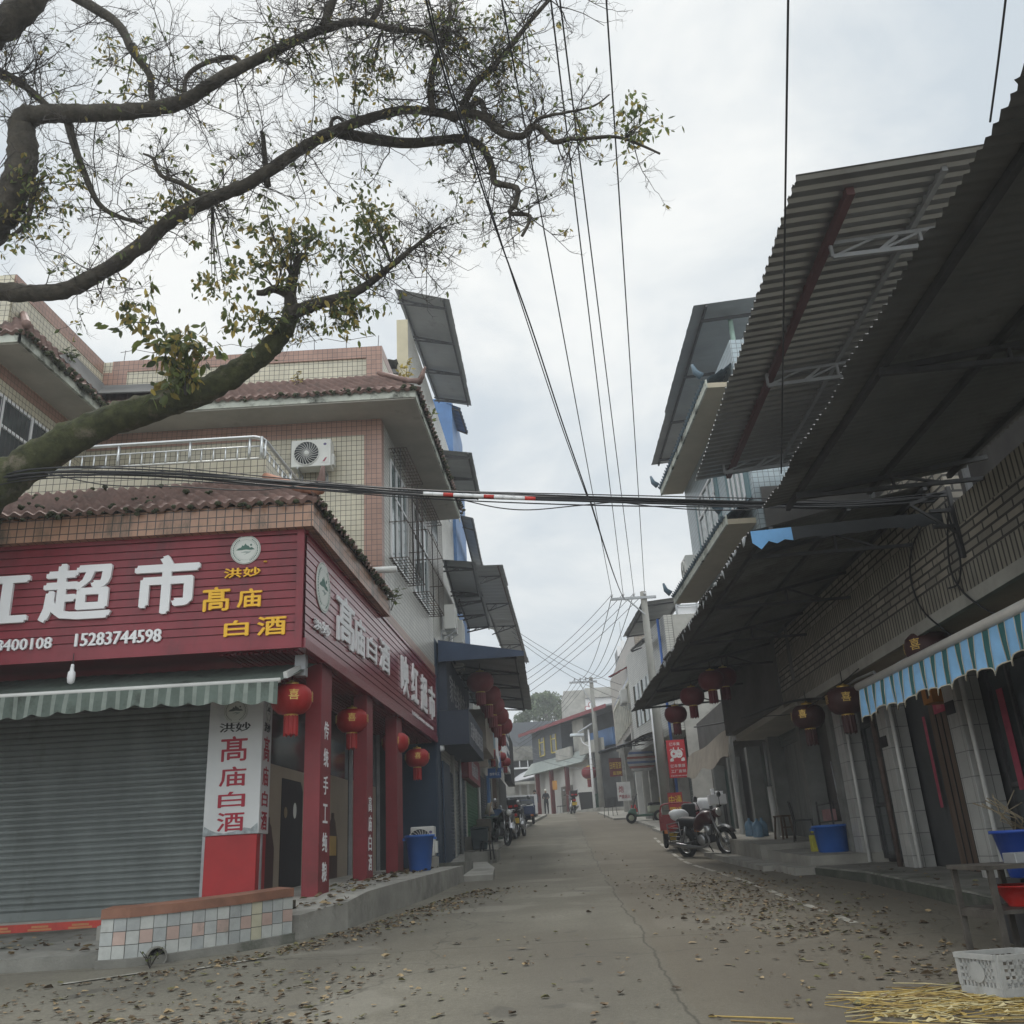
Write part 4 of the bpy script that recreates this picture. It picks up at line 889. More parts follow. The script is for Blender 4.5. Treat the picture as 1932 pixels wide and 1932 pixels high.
for y in (10.1, 13.6, 17.3):
    x0, x1 = 4.4, 7.4; zb = 7.12; zt = 7.25
    m.bar((x0, y, zb), (x1, y, zb + .22), .05, .06, GALV); m.bar((x0, y, zb + .2), (x1, y, zb + .52), .05, .05, GALV)
    for k in range(6): xx = x0 + k * .6; m.bar((xx, y, zb + .04 * k), (xx + (.3 if k % 2 else -.0), y, zb + .22 + .05 * k), .04, .04, GALV); m.bar((xx, y, zb + .04 * k), (min(xx + .6, x1), y, zb + .26 + .05 * k), .03, .03, GALV)
    m.bar((7.3, y, 4.2), (7.3, y, zb + .2), .08, .08, GALV)
m.build('steel_frame', HR)
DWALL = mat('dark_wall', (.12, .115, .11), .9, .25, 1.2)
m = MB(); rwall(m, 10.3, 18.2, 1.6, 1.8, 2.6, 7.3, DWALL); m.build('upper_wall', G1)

# ---------------------------------------------------------------- pale blue tiled house behind
G2 = thing('tiled_house', 'pale blue tiled house with two concrete eaves on the right', 'building', (7, 21.5, 0))
def H(y, n): return V((5.26 - .024 * (y - 18.4) + n, y, 0))
def hwall(mb, y0, y1, n0, n1, z0, z1, mt): mb.prism([H(y0, n0), H(y1, n0), H(y1, n1), H(y0, n1)], z0, z1, mt)
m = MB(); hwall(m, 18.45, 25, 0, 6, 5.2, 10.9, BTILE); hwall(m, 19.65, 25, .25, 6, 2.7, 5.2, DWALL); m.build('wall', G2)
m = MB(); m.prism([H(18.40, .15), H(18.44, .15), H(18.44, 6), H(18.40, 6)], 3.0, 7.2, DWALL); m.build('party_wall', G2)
TANS = mat('tan_soffit', (.42, .37, .28), .9, .1, 1.5)
for z in (6.45, 9.78):
    m = MB(); hwall(m, 18.6, 25.2, -.62, 0, z, z + .12, TANS); hwall(m, 18.58, 25.22, -.66, -.62, z - .01, z + .2, FASC); sl = m.build('eave', G2)
    m = MB(); m.tileroof(H(18.6, -.7) + Z * (z + .2), H(25.2, -.7) + Z * (z + .2), H(25.2, .0) + Z * (z + .62), H(18.6, .0) + Z * (z + .62), mat('blue_roof_tile', (.10, .15, .19), .6, .2), .2, .24)
    for yy in (18.6, 25.2): m.tube([H(yy, -.72) + Z * (z + .3), H(yy, -.85) + Z * (z + .42), H(yy, -.9) + Z * (z + .62)], [.09, .07, .03], 6, mat('blue_roof_tile', (.10, .15, .19), .6, .2))
    m.build('tiled_edge', sl)
for z0, z1 in ((7.15, 8.9),):
    for y0, y1 in ((19.0, 20.2), (21.6, 23.6)):
        m = MB(); hwall(m, y0, y1, -.012, .05, z0, z1, GGLASS); wd = m.build('window', G2)
        m = MB()
        for k in range(4): yy = y0 + (y1 - y0 - .07) * k / 3; hwall(m, yy, yy + .07, -.045, -.013, z0, z1, WHITE)
        for zz_ in (z0, z1 - .07, z0 + 1.15): hwall(m, y0, y1, -.042, -.014, zz_, zz_ + .07, WHITE)
        m.build('frame', wd)
        m = MB(); hwall(m, y0 - .35, y0 - .05, -.02, .0, z0 - .1, z1 + .1, mat('teal_trim', (.13, .22, .24), .5)); hwall(m, y1 + .05, y1 + .3, -.02, .0, z0 - .1, z1 + .1, mat('teal_trim', (.13, .22, .24), .5)); m.build('trim', wd)
outdoor_unit('air_conditioner', 'cream outdoor unit on the far corner of the pale blue house', H(24.6, -.05) + Z * 6.95, rad(-90), .8, .62)
canopy('rooftop_canopy', 'grey sheet canopy above the pale blue tiled house', (4.62, 18.6, 11.98), (4.75, 28.2, 12.05), (6.9, 28.2, 12.2), (6.9, 18.6, 12.2), SHEETG, pitch=.9, amp=.012, purl=2, trusses=4, drop=.15, trapez=True)
m = MB(); m.tube([(5.6, 19.3, 10.8), (5.6, 19.3, 12.05)], .06, 8, mat('pale_green', (.30, .42, .36), .5)); tag(m.build('canopy_post'), 'pale green post holding the rooftop canopy', 'post')
# ground floors further along (dark recess, boards, doors)
G3 = thing('old_shop_row', 'row of old shops with grey board doors under the long canopy', 'building', (7, 26, 0))
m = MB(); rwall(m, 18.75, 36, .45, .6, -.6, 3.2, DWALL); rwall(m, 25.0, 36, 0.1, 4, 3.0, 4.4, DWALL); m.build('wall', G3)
m = MB(); rwall(m, 18.75, 25, RBn, 1.2, 2.55, 2.7, SOFFIT); m.build('overhang_slab', G3)
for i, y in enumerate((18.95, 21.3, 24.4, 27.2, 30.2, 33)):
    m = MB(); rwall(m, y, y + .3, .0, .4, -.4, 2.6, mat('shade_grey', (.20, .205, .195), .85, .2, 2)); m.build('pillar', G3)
m = MB()
for k in range(7): rwall(m, 21.75 + k * .36, 22.08 + k * .36, .33, .38, .05, 2.25, BOARD)
m.build('board_door', G3)
m = MB()
for k in range(6): rwall(m, 24.8 + k * .38, 25.15 + k * .38, .35, .4, .1, 2.3, mat('grey_green_door', (.10, .12, .11), .7, .2)) 
m.build('board_door', G3)
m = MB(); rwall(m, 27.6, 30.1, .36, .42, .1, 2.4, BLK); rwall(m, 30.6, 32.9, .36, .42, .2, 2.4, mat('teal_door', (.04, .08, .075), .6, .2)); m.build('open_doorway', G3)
m = MB(); shutter(m, R(21.7, .3), R(24.3, .3), 2.25, 2.6, SHUT, .06, V((-1, 0, 0))); m.build('rolled_shutter', G3)
m = MB(); p = R(26.6, -.55); m.tube([(p.x, p.y, -.1), (p.x, p.y, .05), (p.x, p.y, 3.4)], .075, 10, PVC); m.lathe([(.09, 0), (.1, .03), (.1, .3), (.09, .33)], 10, PVC, Matrix.Translation((p.x, p.y, -.1))); tag(m.build('drain_pipe'), 'white standing drain pipe in front of the old shops', 'pipe')
m = MB(); p = R(24.1, -.2); m.tube([(p.x, p.y, .0), (p.x, p.y, 1.3)], .07, 9, PVC); m.tube([(p.x, p.y, 1.3), (p.x + .02, p.y, 2.4)], .04, 8, GALV); tag(m.build('drain_pipe'), 'chipped white lower pipe beside the board doors', 'pipe')
# cloth-like cement lintel / tarpaulin over the doors behind the pole
m = MB(); TARP = mat('tan_tarp', (.34, .30, .25), .85, .2, 2)
o = []
for i in range(15):
    t = i / 14; p = R(25.5 + 8 * t, -.75); o += [V((p.x + .0, p.y, 2.95 + .04 * math.sin(t * 9))), V((p.x - .12, p.y, 2.2 + .09 * math.sin(t * 14)))]
m.add(o, [(2 * i, 2 * i + 2, 2 * i + 3, 2 * i + 1) for i in range(14)], TARP, True); tag(m.build('tarpaulin'), 'tan tarpaulin strip hanging above the old shop doors', 'tarpaulin')

# ---------------------------------------------------------------- grey concrete house with white tiled front, further right
G4 = thing('concrete_house', 'concrete-sided house with white tiled front behind the utility pole', 'building', (8, 42, 1))
p0 = pt(1252, 1165, 38.5); q0 = pt(1186, 1290, 47)
def K4(y, n=0): 
    t = (y - 38.5) / 8.5; return V((p0.x + (q0.x - p0.x) * t + n, y, 0))
m = MB(); m.prism([K4(38.5), K4(47), K4(47, 6), K4(38.5, 6)], 4.5, pt(1260, 1160, 38.5).z, WTILE); m.build('wall', G4)
m = MB(); m.prism([K4(38.46, .35), K4(38.49, .35), K4(38.49, 6), K4(38.46, 6)], 0, pt(1260, 1163, 38.5).z + .05, PLASTER); m.build('side_wall', G4)
m = MB(); zt = pt(1260, 1160, 38.5).z
m.prism([K4(38.5, .6), K4(38.55, .6), K4(38.55, 6), K4(38.5, 6)], zt + .35, zt + .42, GALV); 
for k in range(6): a = K4(38.52, .6 + k * .9); m.bar(a + Z * zt, a + Z * (zt + .8), .07, .07, GALV)
m.prism([K4(38.6, .6), K4(38.63, .6), K4(38.63, 6), K4(38.6, 6)], zt + .05, zt + .34, WHITE); m.build('roof_rail', G4)
for z0, z1 in ((5.6, 7.6),):
    m = MB(); m.prism([K4(41.2, -.02), K4(45.8, -.02), K4(45.8, .1), K4(41.2, .1)], z0, z1, GGLASS); wd = m.build('window', G4)
    m = MB()
    for k in range(6): a = 41.2 + k * .9; m.prism([K4(a, -.06), K4(a + .1, -.06), K4(a + .1, -.021), K4(a, -.021)], z0, z1, mat('brown_frame', (.12, .10, .07), .6) if k % 2 else WHITE)
    m.build('frame', wd)
m = MB(); m.tube([K4(39.2, -.1) + Z * 2, K4(39.2, -.1) + Z * zt], .06, 8, BLUEP); m.build('blue_downpipe', G4)
canopy_px('rooftop_canopy', 'grey sheet canopy with open end above the concrete house', (1295, 1124), (1211, 1136), (1174, 1202), 38.4, SHEETG, pitch=.9, trapez=True, trusses=3, drop=.12)
canopy_px('window_canopy', 'small dark window canopy on the white tiled front', (1232, 1198), (1210, 1206), (1188, 1227), 40, SHEETG, pitch=.4, trusses=2, drop=.1, purl=1)
def WOFF_(): return mat('off_white_wall', (.58, .57, .54), .8, .1, 1)
# next house: low brown-tiled wall, balcony bars, red-edged roof
G5 = thing('brown_house', 'brown tiled house with barred balcony windows before the bend', 'building', (8, 55, 1.5))
p5 = pt(1186, 1290, 52); q5 = pt(1155, 1330, 64)
def K5(y, n=0):
    t = (y - 52) / 12; return V((p5.x + (q5.x - p5.x) * t + n, y, 0))
z5 = pt(1165, 1290, 58).z
m = MB(); BRT = tiles('brown_tile', (.30, .25, .20), (.26, .22, .18), (.12, .10, .08), .2, .1, .01); m.prism([K5(47.1), K5(64), K5(64, 6), K5(47.1, 6)], z5 - 3.6, z5 + 1.2, BRT); m.build('wall', G5)
m = MB(); m.prism([K5(50, -.03), K5(62, -.03), K5(62, .1), K5(50, .1)], z5 - 3.2, z5 - .7, mat('blue_grey_glass', (.05, .07, .13), .15, .2)); wd = m.build('balcony_window', G5)
m = MB()
for k in range(12): a = 50 + k * 1.05; m.prism([K5(a, -.14), K5(a + .22, -.14), K5(a + .22, -.05), K5(a, -.05)], z5 - 3.3, z5 - 1.2, mat('cream_bar', (.50, .48, .40), .6))
m.prism([K5(50, -.16), K5(62, -.16), K5(62, -.05), K5(50, -.05)], z5 - 1.25, z5 - 1.1, mat('cream_bar', (.50, .48, .40), .6)); m.build('bars', wd)
outdoor_unit('air_conditioner', 'pale air conditioner on the balcony front beside the utility pole', K5(50.5, -.35) + Z * (z5 - 2.4), rad(-90), .9, .75)
canopy_px('rooftop_canopy', 'grey sheet roof with a red edge above the brown tiled house', (1215, 1240), (1193, 1252), (1146, 1277), 50, SHEETG, pitch=.9, trapez=True, trusses=2, drop=.1, edge=RED)
m = MB(); p = pt(1168, 1262, 62); q = pt(1200, 1262, 62); m.prism([(p.x, 61.8), (q.x + 2, 61.8), (q.x + 2, 64), (p.x, 64)], z5, pt(1168, 1290, 62).z + 2.4, mat('grey_metal_wall', (.20, .21, .22), .6, .15)); m.build('attic_wall', G5)
m = MB(); a = pt(1168, 1228, 60); b = pt(1174, 1222, 60); zb = pt(1170, 1252, 60).z
m.box(a.x - .12, a.x + .12, 59.9, 60.1, zb + .5, a.z + .3, WHITE); m.box(b.x - .05, b.x + .2, 60.1, 60.3, zb + .4, b.z + .5, WHITE); m.tube([(b.x, 60.15, zb - 1), (b.x, 60.15, b.z + 1.8)], .03, 6, GALV); tag(m.build('cell_antenna'), 'white panel antennas standing above the red-edged roof', 'antenna')
canopy_px('shop_canopy', 'blue shop canopy beside the second utility pole', (1195, 1398), (1150, 1412), (1124, 1420), 56, SHEETN, pitch=.4, trusses=2, drop=.2)
canopy_px('shop_canopy', 'ragged brown shop canopy behind the white lamp post', (1252, 1372), (1212, 1386), (1176, 1406), 41, mat('ragged_brown', (.10, .085, .07), .9, .4, 2), pitch=.5, trusses=3, drop=.3)
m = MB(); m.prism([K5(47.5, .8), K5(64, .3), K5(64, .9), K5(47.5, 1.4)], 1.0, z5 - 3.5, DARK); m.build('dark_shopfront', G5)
for y in (49, 52.2, 57.5, 61): m = MB(); m.prism([K5(y, -.1), K5(y + .3, -.1), K5(y + .3, .35), K5(y, .35)], 1.0, z5 - 3.5, PLASTER if y != 52.2 else WOFF_()); m.build('pillar', G5)
m = MB(); shutter(m, K5(52.6, .45), K5(57.2, .35), 1.6, 4.6, SHUT, .12, V((-1, 0, 0))); m.build('shutter', G5)
m = MB(); m.prism([K4(38.6, 1.0), K4(47, 1.0), K4(47, 1.4), K4(38.6, 1.4)], 0, 4.6, DARK); m.build('dark_shopfront', G4)
for y0, y1, mt in ((39.2, 41.2, SHUT), (41.7, 44, WOOD), (44.5, 46.6, SHUTB)):
    m = MB(); shutter(m, K4(y0, .97), K4(y1, .97), gz(y0) + .1, gz(y0) + 2.6, mt, .1, V((-1, 0, 0))); m.build('shutter', G4)
for y in (38.7, 41.35, 44.15, 46.7): m = MB(); m.prism([K4(y, .5), K4(y + .25, .5), K4(y + .25, .99), K4(y, .99)], 0, 4.5, PLASTER); m.build('pillar', G4)

# ---------------------------------------------------------------- left row beyond the supermarket
def L2(y, n, z=0): return V((-2.41 + .0272 * (y - 25.1) + n, y, z))
def lwall(mb, y0, y1, n0, n1, z0, z1, mt): mb.prism([L2(y0, n0), L2(y1, n0), L2(y1, n1), L2(y0, n1)], z0, z1, mt)
T1 = thing('tall_house', 'tall white tiled house with a flaking cream edge behind the supermarket', 'building', L2(29, -3, 0))
m = MB(); m.prism([L2(25.32, -.6), L2(36, -.40), L2(36, -.8), L2(25.32, -.95)], 9.0, 16.4, WTILE); lwall(m, 25.3, 31.5, 0, -4, -.6, 9.0, WTILE); m.build('wall', T1)
m = MB(); lwall(m, 25.27, 25.31, -.595, -.95, 9.0, 16.4, CREAMW); lwall(m, 25.6, 25.9, -.95, -2.6, 9, 14.2, CREAMW); m.build('flaking_edge', T1)
m = MB(); lwall(m, 25.0, 27, -.9, -2.9, 14.3, 14.45, FIBRE); m.corr(L2(24.9, -2.9, 14.6), L2(24.9, -.9, 14.75), L2(27, -.9, 14.9), L2(27, -2.9, 14.7), .3, .03, FIBRE); m.build('back_roof', T1)
m = MB(); m.prism([L2(29, -.515), L2(31, -.475), L2(31, -.6), L2(29, -.6)], 10.6, 12.6, GGLASS); m.prism([L2(32, -.455), L2(35, -.40), L2(35, -.6), L2(32, -.6)], 12.9, 15.2, GGLASS); m.build('window', T1)
canopy('rooftop_canopy', 'big grey sheet canopy on the tall white house', pt(848, 565, 25.2), pt(891, 765, 33), pt(823, 756, 33), pt(744, 544, 25.2), SHEETG, pitch=.9, trapez=True, trusses=4, drop=.25)
T2 = thing('blue_panel_house', 'house with bright blue wall panels behind the tall white house', 'building', L2(34, -3, 0))
m = MB(); lwall(m, 36.05, 41, -.28, -4, 4, 19.2, SHEETB); lwall(m, 31.6, 38, 0, -3, -.6, 4, DARK); m.build('wall', T2)
m = MB(); lwall(m, 36.6, 38, -.26, -.5, 14, 16.5, mat('cream_window', (.45, .42, .3), .5)); lwall(m, 35, 37, -.23, -.5, 6.6, 9, mat('cream_window', (.45, .42, .3), .5)); m.build('window', T2)
canopy_px('window_canopy', 'blue ribbed canopy on the blue panelled wall', (842, 760), (868, 769), (884, 818), 36, SHEETB, pitch=.35, amp=.03, trusses=2, drop=.1, purl=1)
canopy_px('window_canopy', 'slate canopy with a blue end on the tall house above the cable bundle', (828, 848), (890, 853), (908, 940), 25.5, SHEETG, pitch=.9, trapez=True, trusses=3, drop=.2)
canopy_px('window_canopy', 'slate canopy with a blue end below the supermarket eave', (834, 1056), (899, 1061), (916, 1160), 26, SHEETG, pitch=.9, trapez=True, trusses=3, drop=.25)
canopy_px('window_canopy', 'lower slate canopy above the two air conditioners', (862, 1128), (914, 1124), (928, 1180), 29.5, SHEETG, pitch=.9, trapez=True, trusses=3, drop=.25)
canopy_px('rooftop_canopy', 'narrow grey roof edge beyond the supermarket eave', (868, 972), (893, 978), (938, 1190), 35, SHEETG, pitch=.5, trapez=True, trusses=3, drop=.1)
canopy_px('rooftop_canopy', 'wide dark roof with rusty beam over the left row', (884, 1068), (947, 1066), (998, 1250), 34, SHEETG, pitch=.5, trapez=True, trusses=5, drop=.5, edge=RUST)
SC = canopy_px('shop_canopy', 'long shop canopy with a blue end board over the red lanterns', (826, 1207), (989, 1227), (1003, 1340), 25.7, SHEETG, pitch=.9, trapez=True, trusses=5, drop=.4)
m = MB(); a, b = pt(826, 1208, 25.65), pt(988, 1228, 25.65); m.slab([a, b, b - Z * .14, a - Z * .62], .02, SHEETN); m.build('end_board', SC)
outdoor_unit('air_conditioner', 'white outdoor unit nearest the supermarket on the left row', L2(27.2, .12, 6.5), rad(90), .9, .75)
outdoor_unit('air_conditioner', 'grey-white outdoor unit behind the first one on the left row', L2(29.6, .12, 6.6), rad(90), .9, .75)
outdoor_unit('air_conditioner', 'lowest outdoor unit just above the blue end board', L2(29.2, .12, 5.75), rad(90), .8, .6)
# dark blue box sign and shops
BX = thing('shop_sign', 'dark navy box sign with pale vertical characters next to the supermarket', 'sign', L2(28, .5, 3))
NAVY = mat('navy_sign', (.025, .035, .06), .5, .2, 1.5)
qa, qb = pt(886, 1403, 25.9), pt(886, 1338, 25.9); nb = qa.x - L2(25.9, 0).x
m = MB(); lwall(m, 25.9, 31, .0, nb, qa.z, qb.z, NAVY); lwall(m, 25.9, 33, -.05, .25, qb.z + .01, 5.6, NAVY); m.prism([L(SE - .06, -.0), L(SE - .02, -.0), L(SE - .02, -1.3), L(SE - .06, -1.3)], -.5, 3.0, SHUTB); m.build('box', BX)
m = MB(); GREYL = mat('grey_letter', (.42, .42, .44), .5)
m.text('五金电器日用百货', L2(28.6, nb + .006, (qa.z + qb.z) / 2), (.0272, 1, 0), Z, 4.4, .5, GREYL, .01); m.text('家电维修中心', L2(29.4, .256, 4.75), (.0272, 1, 0), Z, 5.6, .8, GREYL, .01); m.build('lettering', BX)
m = MB(); lwall(m, 26.0, 27.6, .03, .08, -.1, 2.6, SHUTB); tag(m.build('shop_door'), 'dark blue door panel behind the blue bin', 'door')
T3 = thing('shop_row', 'left row of narrow shops with navy, green and blue shutters', 'building', L2(38, -2, 0))
m = MB(); lwall(m, 25.2, 26.1, .01, -.3, -.6, 5.9, SHUTB); lwall(m, 26.1, 38, -.02, -.5, -.6, 4.3, DARK); lwall(m, 38, 62, -.02, -4, -.6, 7.2, PLASTER); m.build('wall', T3)
for y0, y1, mt in ((26.2, 28.6, SHUTB), (28.8, 30.0, SHUT), (30.2, 32.2, SHUTB), (32.6, 37.4, SHUTG), (38, 41.4, SHUTB), (41.6, 45.8, SHUTB), (46.5, 50, mat('brown_door', (.10, .05, .03), .6)), (52, 60, DARK)):
    m = MB(); shutter(m, L2(y0, .04), L2(y1, .04), gz(y0) + .15, gz(y0) + 2.7, mt, .1, V((1, 0, 0))); m.build('shutter', T3)
for y in (28.62, 32.3, 37.6, 46, 51):
    m = MB(); lwall(m, y, y + .22, .0, .09, gz(y), gz(y) + 3.1, PLASTER); m.build('pillar', T3)
m = MB(); m.text('烟酒副食', L2(33.8, .30, 2.95), (.0272, 1, 0), Z, 2.6, .5, GREYL, .01); lt = None
mm = MB(); lwall(mm, 31.4, 36.2, .02, .29, 2.55, 3.4, MARM); s3 = thing('shop_sign', 'faded maroon sign over the green shutters', 'sign', L2(33.8, .2, 2.9)); mm.build('panel', s3); m.build('lettering', s3)
s4 = thing('shop_sign', 'cream plaster box sign beside a white cloth', 'sign', L2(33, .6, 4)); m = MB(); lwall(m, 31.6, 35.5, .3, .9, 3.5, 4.8, mat('tan_box', (.28, .25, .21), .7, .2)); m.build('panel', s4)
m = MB(); o = []
for i in range(9):
    t = i / 8; o += [L2(36 + 1.6 * t, .95 + .05 * math.sin(t * 9), 5.0), L2(36 + 1.6 * t, .95 + .08 * math.sin(t * 12), 5.0 - 2.0 * (1 - abs(t - .35)))]
m.add(o, [(2 * i, 2 * i + 2, 2 * i + 3, 2 * i + 1) for i in range(8)], WHITE, True); tag(m.build('hanging_cloth'), 'white cloth hanging beside the red lantern cluster', 'cloth')
s5 = thing('shop_sign', 'pale blue-grey long sign behind the white cloth', 'sign', L2(40, .6, 4)); m = MB(); lwall(m, 38, 43, .5, .8, 3.6, 5.0, mat('pale_blue_sign', (.30, .38, .43), .5, .15)); m.build('panel', s5); m = MB(); lwall(m, 38, 43, .8, .81, 3.7, 4.1, SHEETB); m.build('stripe', s5)
s6 = thing('shop_sign', 'white and dark notice boards at the far end of the left row', 'sign', L2(46, .8, 4)); m = MB(); lwall(m, 44.5, 47.5, .7, .95, 3.9, 5.9, WHITE); lwall(m, 48, 52, .6, .95, 3.6, 5.9, BLK); m.build('panel', s6); m = MB()
for k in range(4): lwall(m, 44.8, 47.2, .95, .96, 4.1 + k * .45, 4.3 + k * .45, SHEETN)
m.build('print', s6)
a = pt(920, 1450, 38); b = pt(946, 1467, 38)
s7 = thing('shop_sign', 'small blue projecting sign with white characters on the left row', 'sign', (a.x, 38, a.z)); m = MB(); m.box(a.x, b.x, 38, 38.12, b.z, a.z, mat('sign_blue', (.03, .09, .25), .4)); m.build('panel', s7); m = MB(); m.text('维修电工', V(((a.x + b.x) / 2, 37.995, a.z * .4 + b.z * .6)), X, Z, (b.x - a.x) * .75, (a.z - b.z) * .3, WHITE, .004); m.build('lettering', s7)
a, b = pt(895, 1412, 36), pt(920, 1446, 36); m = MB(); m.box(a.x, b.x, 36, 36.4, b.z, a.z, mat('tan_box2', (.36, .33, .28), .7, .15)); tag(m.build('meter_box'), 'pale square box above the small blue sign', 'meter box')
for lb, q in (('white flood lamp under the navy box sign', (832, 1411, 26)),):
    p = pt(*q); m = MB(); m.lathe([(.02, .12), (.09, .08), (.11, -.05), (.06, -.1)], 12, WHITE, Matrix.Translation(p)); m.tube([p + Z * .12, p + V((-.3, 0, .2))], .02, 6, WHITE); tag(m.build('flood_lamp'), lb, 'lamp')

# ---------------------------------------------------------------- the far end where the street bends
A = pt(1012, 1528, 84); Bq = pt(1160, 1528, 71)
fd = (V((Bq.x, Bq.y, 0)) - V((A.x, A.y, 0))).normalized(); fn = V((fd.y, -fd.x, 0)); FBL = (V((Bq.x, Bq.y, 0)) - V((A.x, A.y, 0))).length
def FB(t, n=0, z=0): p = V((A.x, A.y, 0)) + fd * (t * FBL) + fn * n; return V((p.x, p.y, z))
def fbox(mb, t0, t1, n0, n1, z0, z1, mt): mb.prism([FB(t0, n0), FB(t1, n0), FB(t1, n1), FB(t0, n1)], z0, z1, mt)
zF = 2.7; zR = pt(1012, 1384, 84).z
E1 = thing('corner_building', 'two-storey corner building of grey metal and white walls closing the street', 'building', FB(.5, -2, 3))
WOFF = mat('off_white_wall', (.58, .57, .54), .8, .1, 1)
m = MB(); fbox(m, 0, .77, 0, -8, zF - .8, 7.3, WOFF); fbox(m, .77, 1.1, -.3, -8, zF - .8, 7.3, DARK); m.build('ground_floor_wall', E1)
GM = mat('grey_metal_siding', (.115, .125, .14), .6, .12, 1)
m = MB(); fbox(m, 0, .42, .0, -8, 7.3, zR, GM)
for k in range(30): fbox(m, k * .0145, k * .0145 + .006, .03, 0, 7.4, zR, GM)
m.build('metal_siding', E1)
m = MB(); fbox(m, .42, 1.1, -1.2, -8, 7.3, zR, DARK); fbox(m, .58, .72, .0, -1, 7.3, zR - .1, PLASTER); fbox(m, .74, 1.0, -.4, -1, 7.6, zR - 1.4, SHEETB); m.build('recessed_balcony', E1)
YF_ = mat('yellow_frame', (.50, .40, .08), .5, .1)
for t0 in (.12, .29):
    m = MB(); fbox(m, t0, t0 + .07, .05, -.1, 8.1, 9.6, GLASS); wd = m.build('window', E1); m = MB()
    for u in (t0, t0 + .07): fbox(m, u - .004, u + .004, .12, .05, 8.1, 9.6, YF_)
    fbox(m, t0, t0 + .07, .12, .05, 8.05, 8.16, YF_); fbox(m, t0, t0 + .07, .12, .05, 9.2, 9.28, YF_); m.build('frame', wd)
m = MB(); m.slab([FB(-.06, .9, zR - .1), FB(1.12, .9, zR - .1), FB(1.12, -7, zR + 1.2), FB(-.06, -7, zR + 1.2)], .12, SHEETG); fbox(m, -.06, 1.12, .95, .9, zR - .22, zR + .06, DRED); m.build('roof', E1)
m = MB(); m.slab([FB(-.01, .95, 6.55), FB(.80, .95, 6.55), FB(.80, .05, 7.6), FB(-.01, .05, 7.6)], .1, mat('pale_green_canopy', (.30, .33, .31), .7, .15)); m.build('lower_canopy', E1)
m = MB(); fbox(m, .42, .62, .6, .4, 7.2, 8.1, PLASTER); fbox(m, .73, 1.0, .6, .4, 7.2, 8.1, PLASTER); m.build('balcony_wall', E1)
for t0 in (.14, .34, .55):
    m = MB(); fbox(m, t0, t0 + .018, .8, .5, zF - .8, 6.6, mat('old_red_pillar', (.12, .028, .028), .7, .2)); m.build('pillar', E1)
m = MB(); fbox(m, .38, .53, .06, 0, zF, 5.2, mat('brown_glass_door', (.14, .13, .11), .3, .2)); fbox(m, .80, .86, -.2, -.29, zF, 5.0, SHEETN); m.build('door', E1)
m = MB(); m.prism([FB(-.2, 2.6), FB(1.1, 2.2), FB(1.1, 0), FB(-.2, 0)], 1.5, 2.98, CONC); tag(m.build('pavement', kind='structure'))
for lb, q in (('orange letter box on the corner building', (1046, 1484)),):
    p = pt(*q, 78); m = MB(); m.box(p.x - .18, p.x + .18, p.y - 1.6, p.y - 1.2, p.z - .35, p.z + .35, mat('orange_paint', (.5, .25, .06), .5)); tag(m.build('meter_box'), lb, 'meter box')
# buildings behind
E2 = thing('white_clinic', 'white building with a red cross emblem and blue bands above the far roofs', 'building', (6, 96, 5))
a, b = pt(1063, 1304, 96), pt(1140, 1304, 96); zl = 6
m = MB(); m.box(a.x, a.x + 2.2, 96, 104, zl, a.z, PLASTER); m.box(a.x + 2.2, b.x + 4, 95.6, 104, a.z - .9, a.z + .1, PLASTER); m.build('concrete_side', E2)
m = MB(); m.box(a.x + 2.2, b.x + 4, 96, 104, zl, a.z - .9, WHITE); m.build('white_front', E2)
p = pt(1115, 1336, 95.9); EM = .42
m = MB()
for dx, dz in ((0, .6), (0, -.6), (.6, 0), (-.6, 0)): m.disc(V((p.x + dx * EM * 1.5, 95.97, p.z + dz * EM * 1.5)), X, Z, .62 * EM, .62 * EM, .02, RED, 20)
for dx, dz in ((0, .6), (0, -.6), (.6, 0), (-.6, 0), (0, 0)): m.disc(V((p.x + dx * EM * 1.5, 95.94, p.z + dz * EM * 1.5)), X, Z, .46 * EM, .46 * EM, .02, WHITE, 20)
m.build('cross_emblem', E2)
m = MB(); za = pt(1090, 1362, 96).z
for k in range(2): m.box(a.x + 2.4, b.x + 4, 95.95, 96, za + k * .75, za + .4 + k * .75, BLUEP)
m.build('blue_band', E2)
E3 = thing('metal_shed', 'grey metal shed on a broken concrete roof left of the corner building', 'building', (-1, 94, 5))
a, b = pt(960, 1359, 93), pt(1066, 1366, 93); zb = pt(985, 1408, 93).z
m = MB(); m.box(a.x - 3, b.x + 2, 93, 100, zb, a.z - .3, GM)
for k in range(40): m.box(a.x - 3 + k * .3, a.x - 2.85 + k * .3, 92.94, 93, zb, a.z - .3, GM)
m.build('siding', E3)
m = MB(); m.box(a.x - 3, b.x + 1, 92.5, 100, zb - 1.4, zb - .05, DCONC); m.box(a.x - 3, b.x + 1, 93.5, 100, zb - 4, zb - 1.4, DARK); m.box(a.x - 3, b.x + 1, 92.6, 93.4, zb - 6, zb - 3.4, PLASTER); m.build('concrete_storey', E3)
m = MB()
for k in range(9): m.box(a.x + k * .8, a.x + k * .8 + .08, 92.6, 92.7, zb - 2.1, zb - 1.4, WHITE)
m.box(a.x, b.x, 92.6, 92.7, zb - 2.2, zb - 2.05, WHITE); m.build('rail', E3)
E4 = thing('low_shop', 'low white shop with a sloping grey roof at the far left bend', 'building', (-1.5, 88, 3))
a, b = pt(958, 1480, 87), pt(1016, 1440, 87); 
m = MB(); m.slab([a, pt(1016, 1466, 87), b + V((0, 3, 0)), a + V((1.2, 3, 1.0))], .12, mat('light_roof', (.33, .34, .36), .6, .12)); m.build('roof', E4)
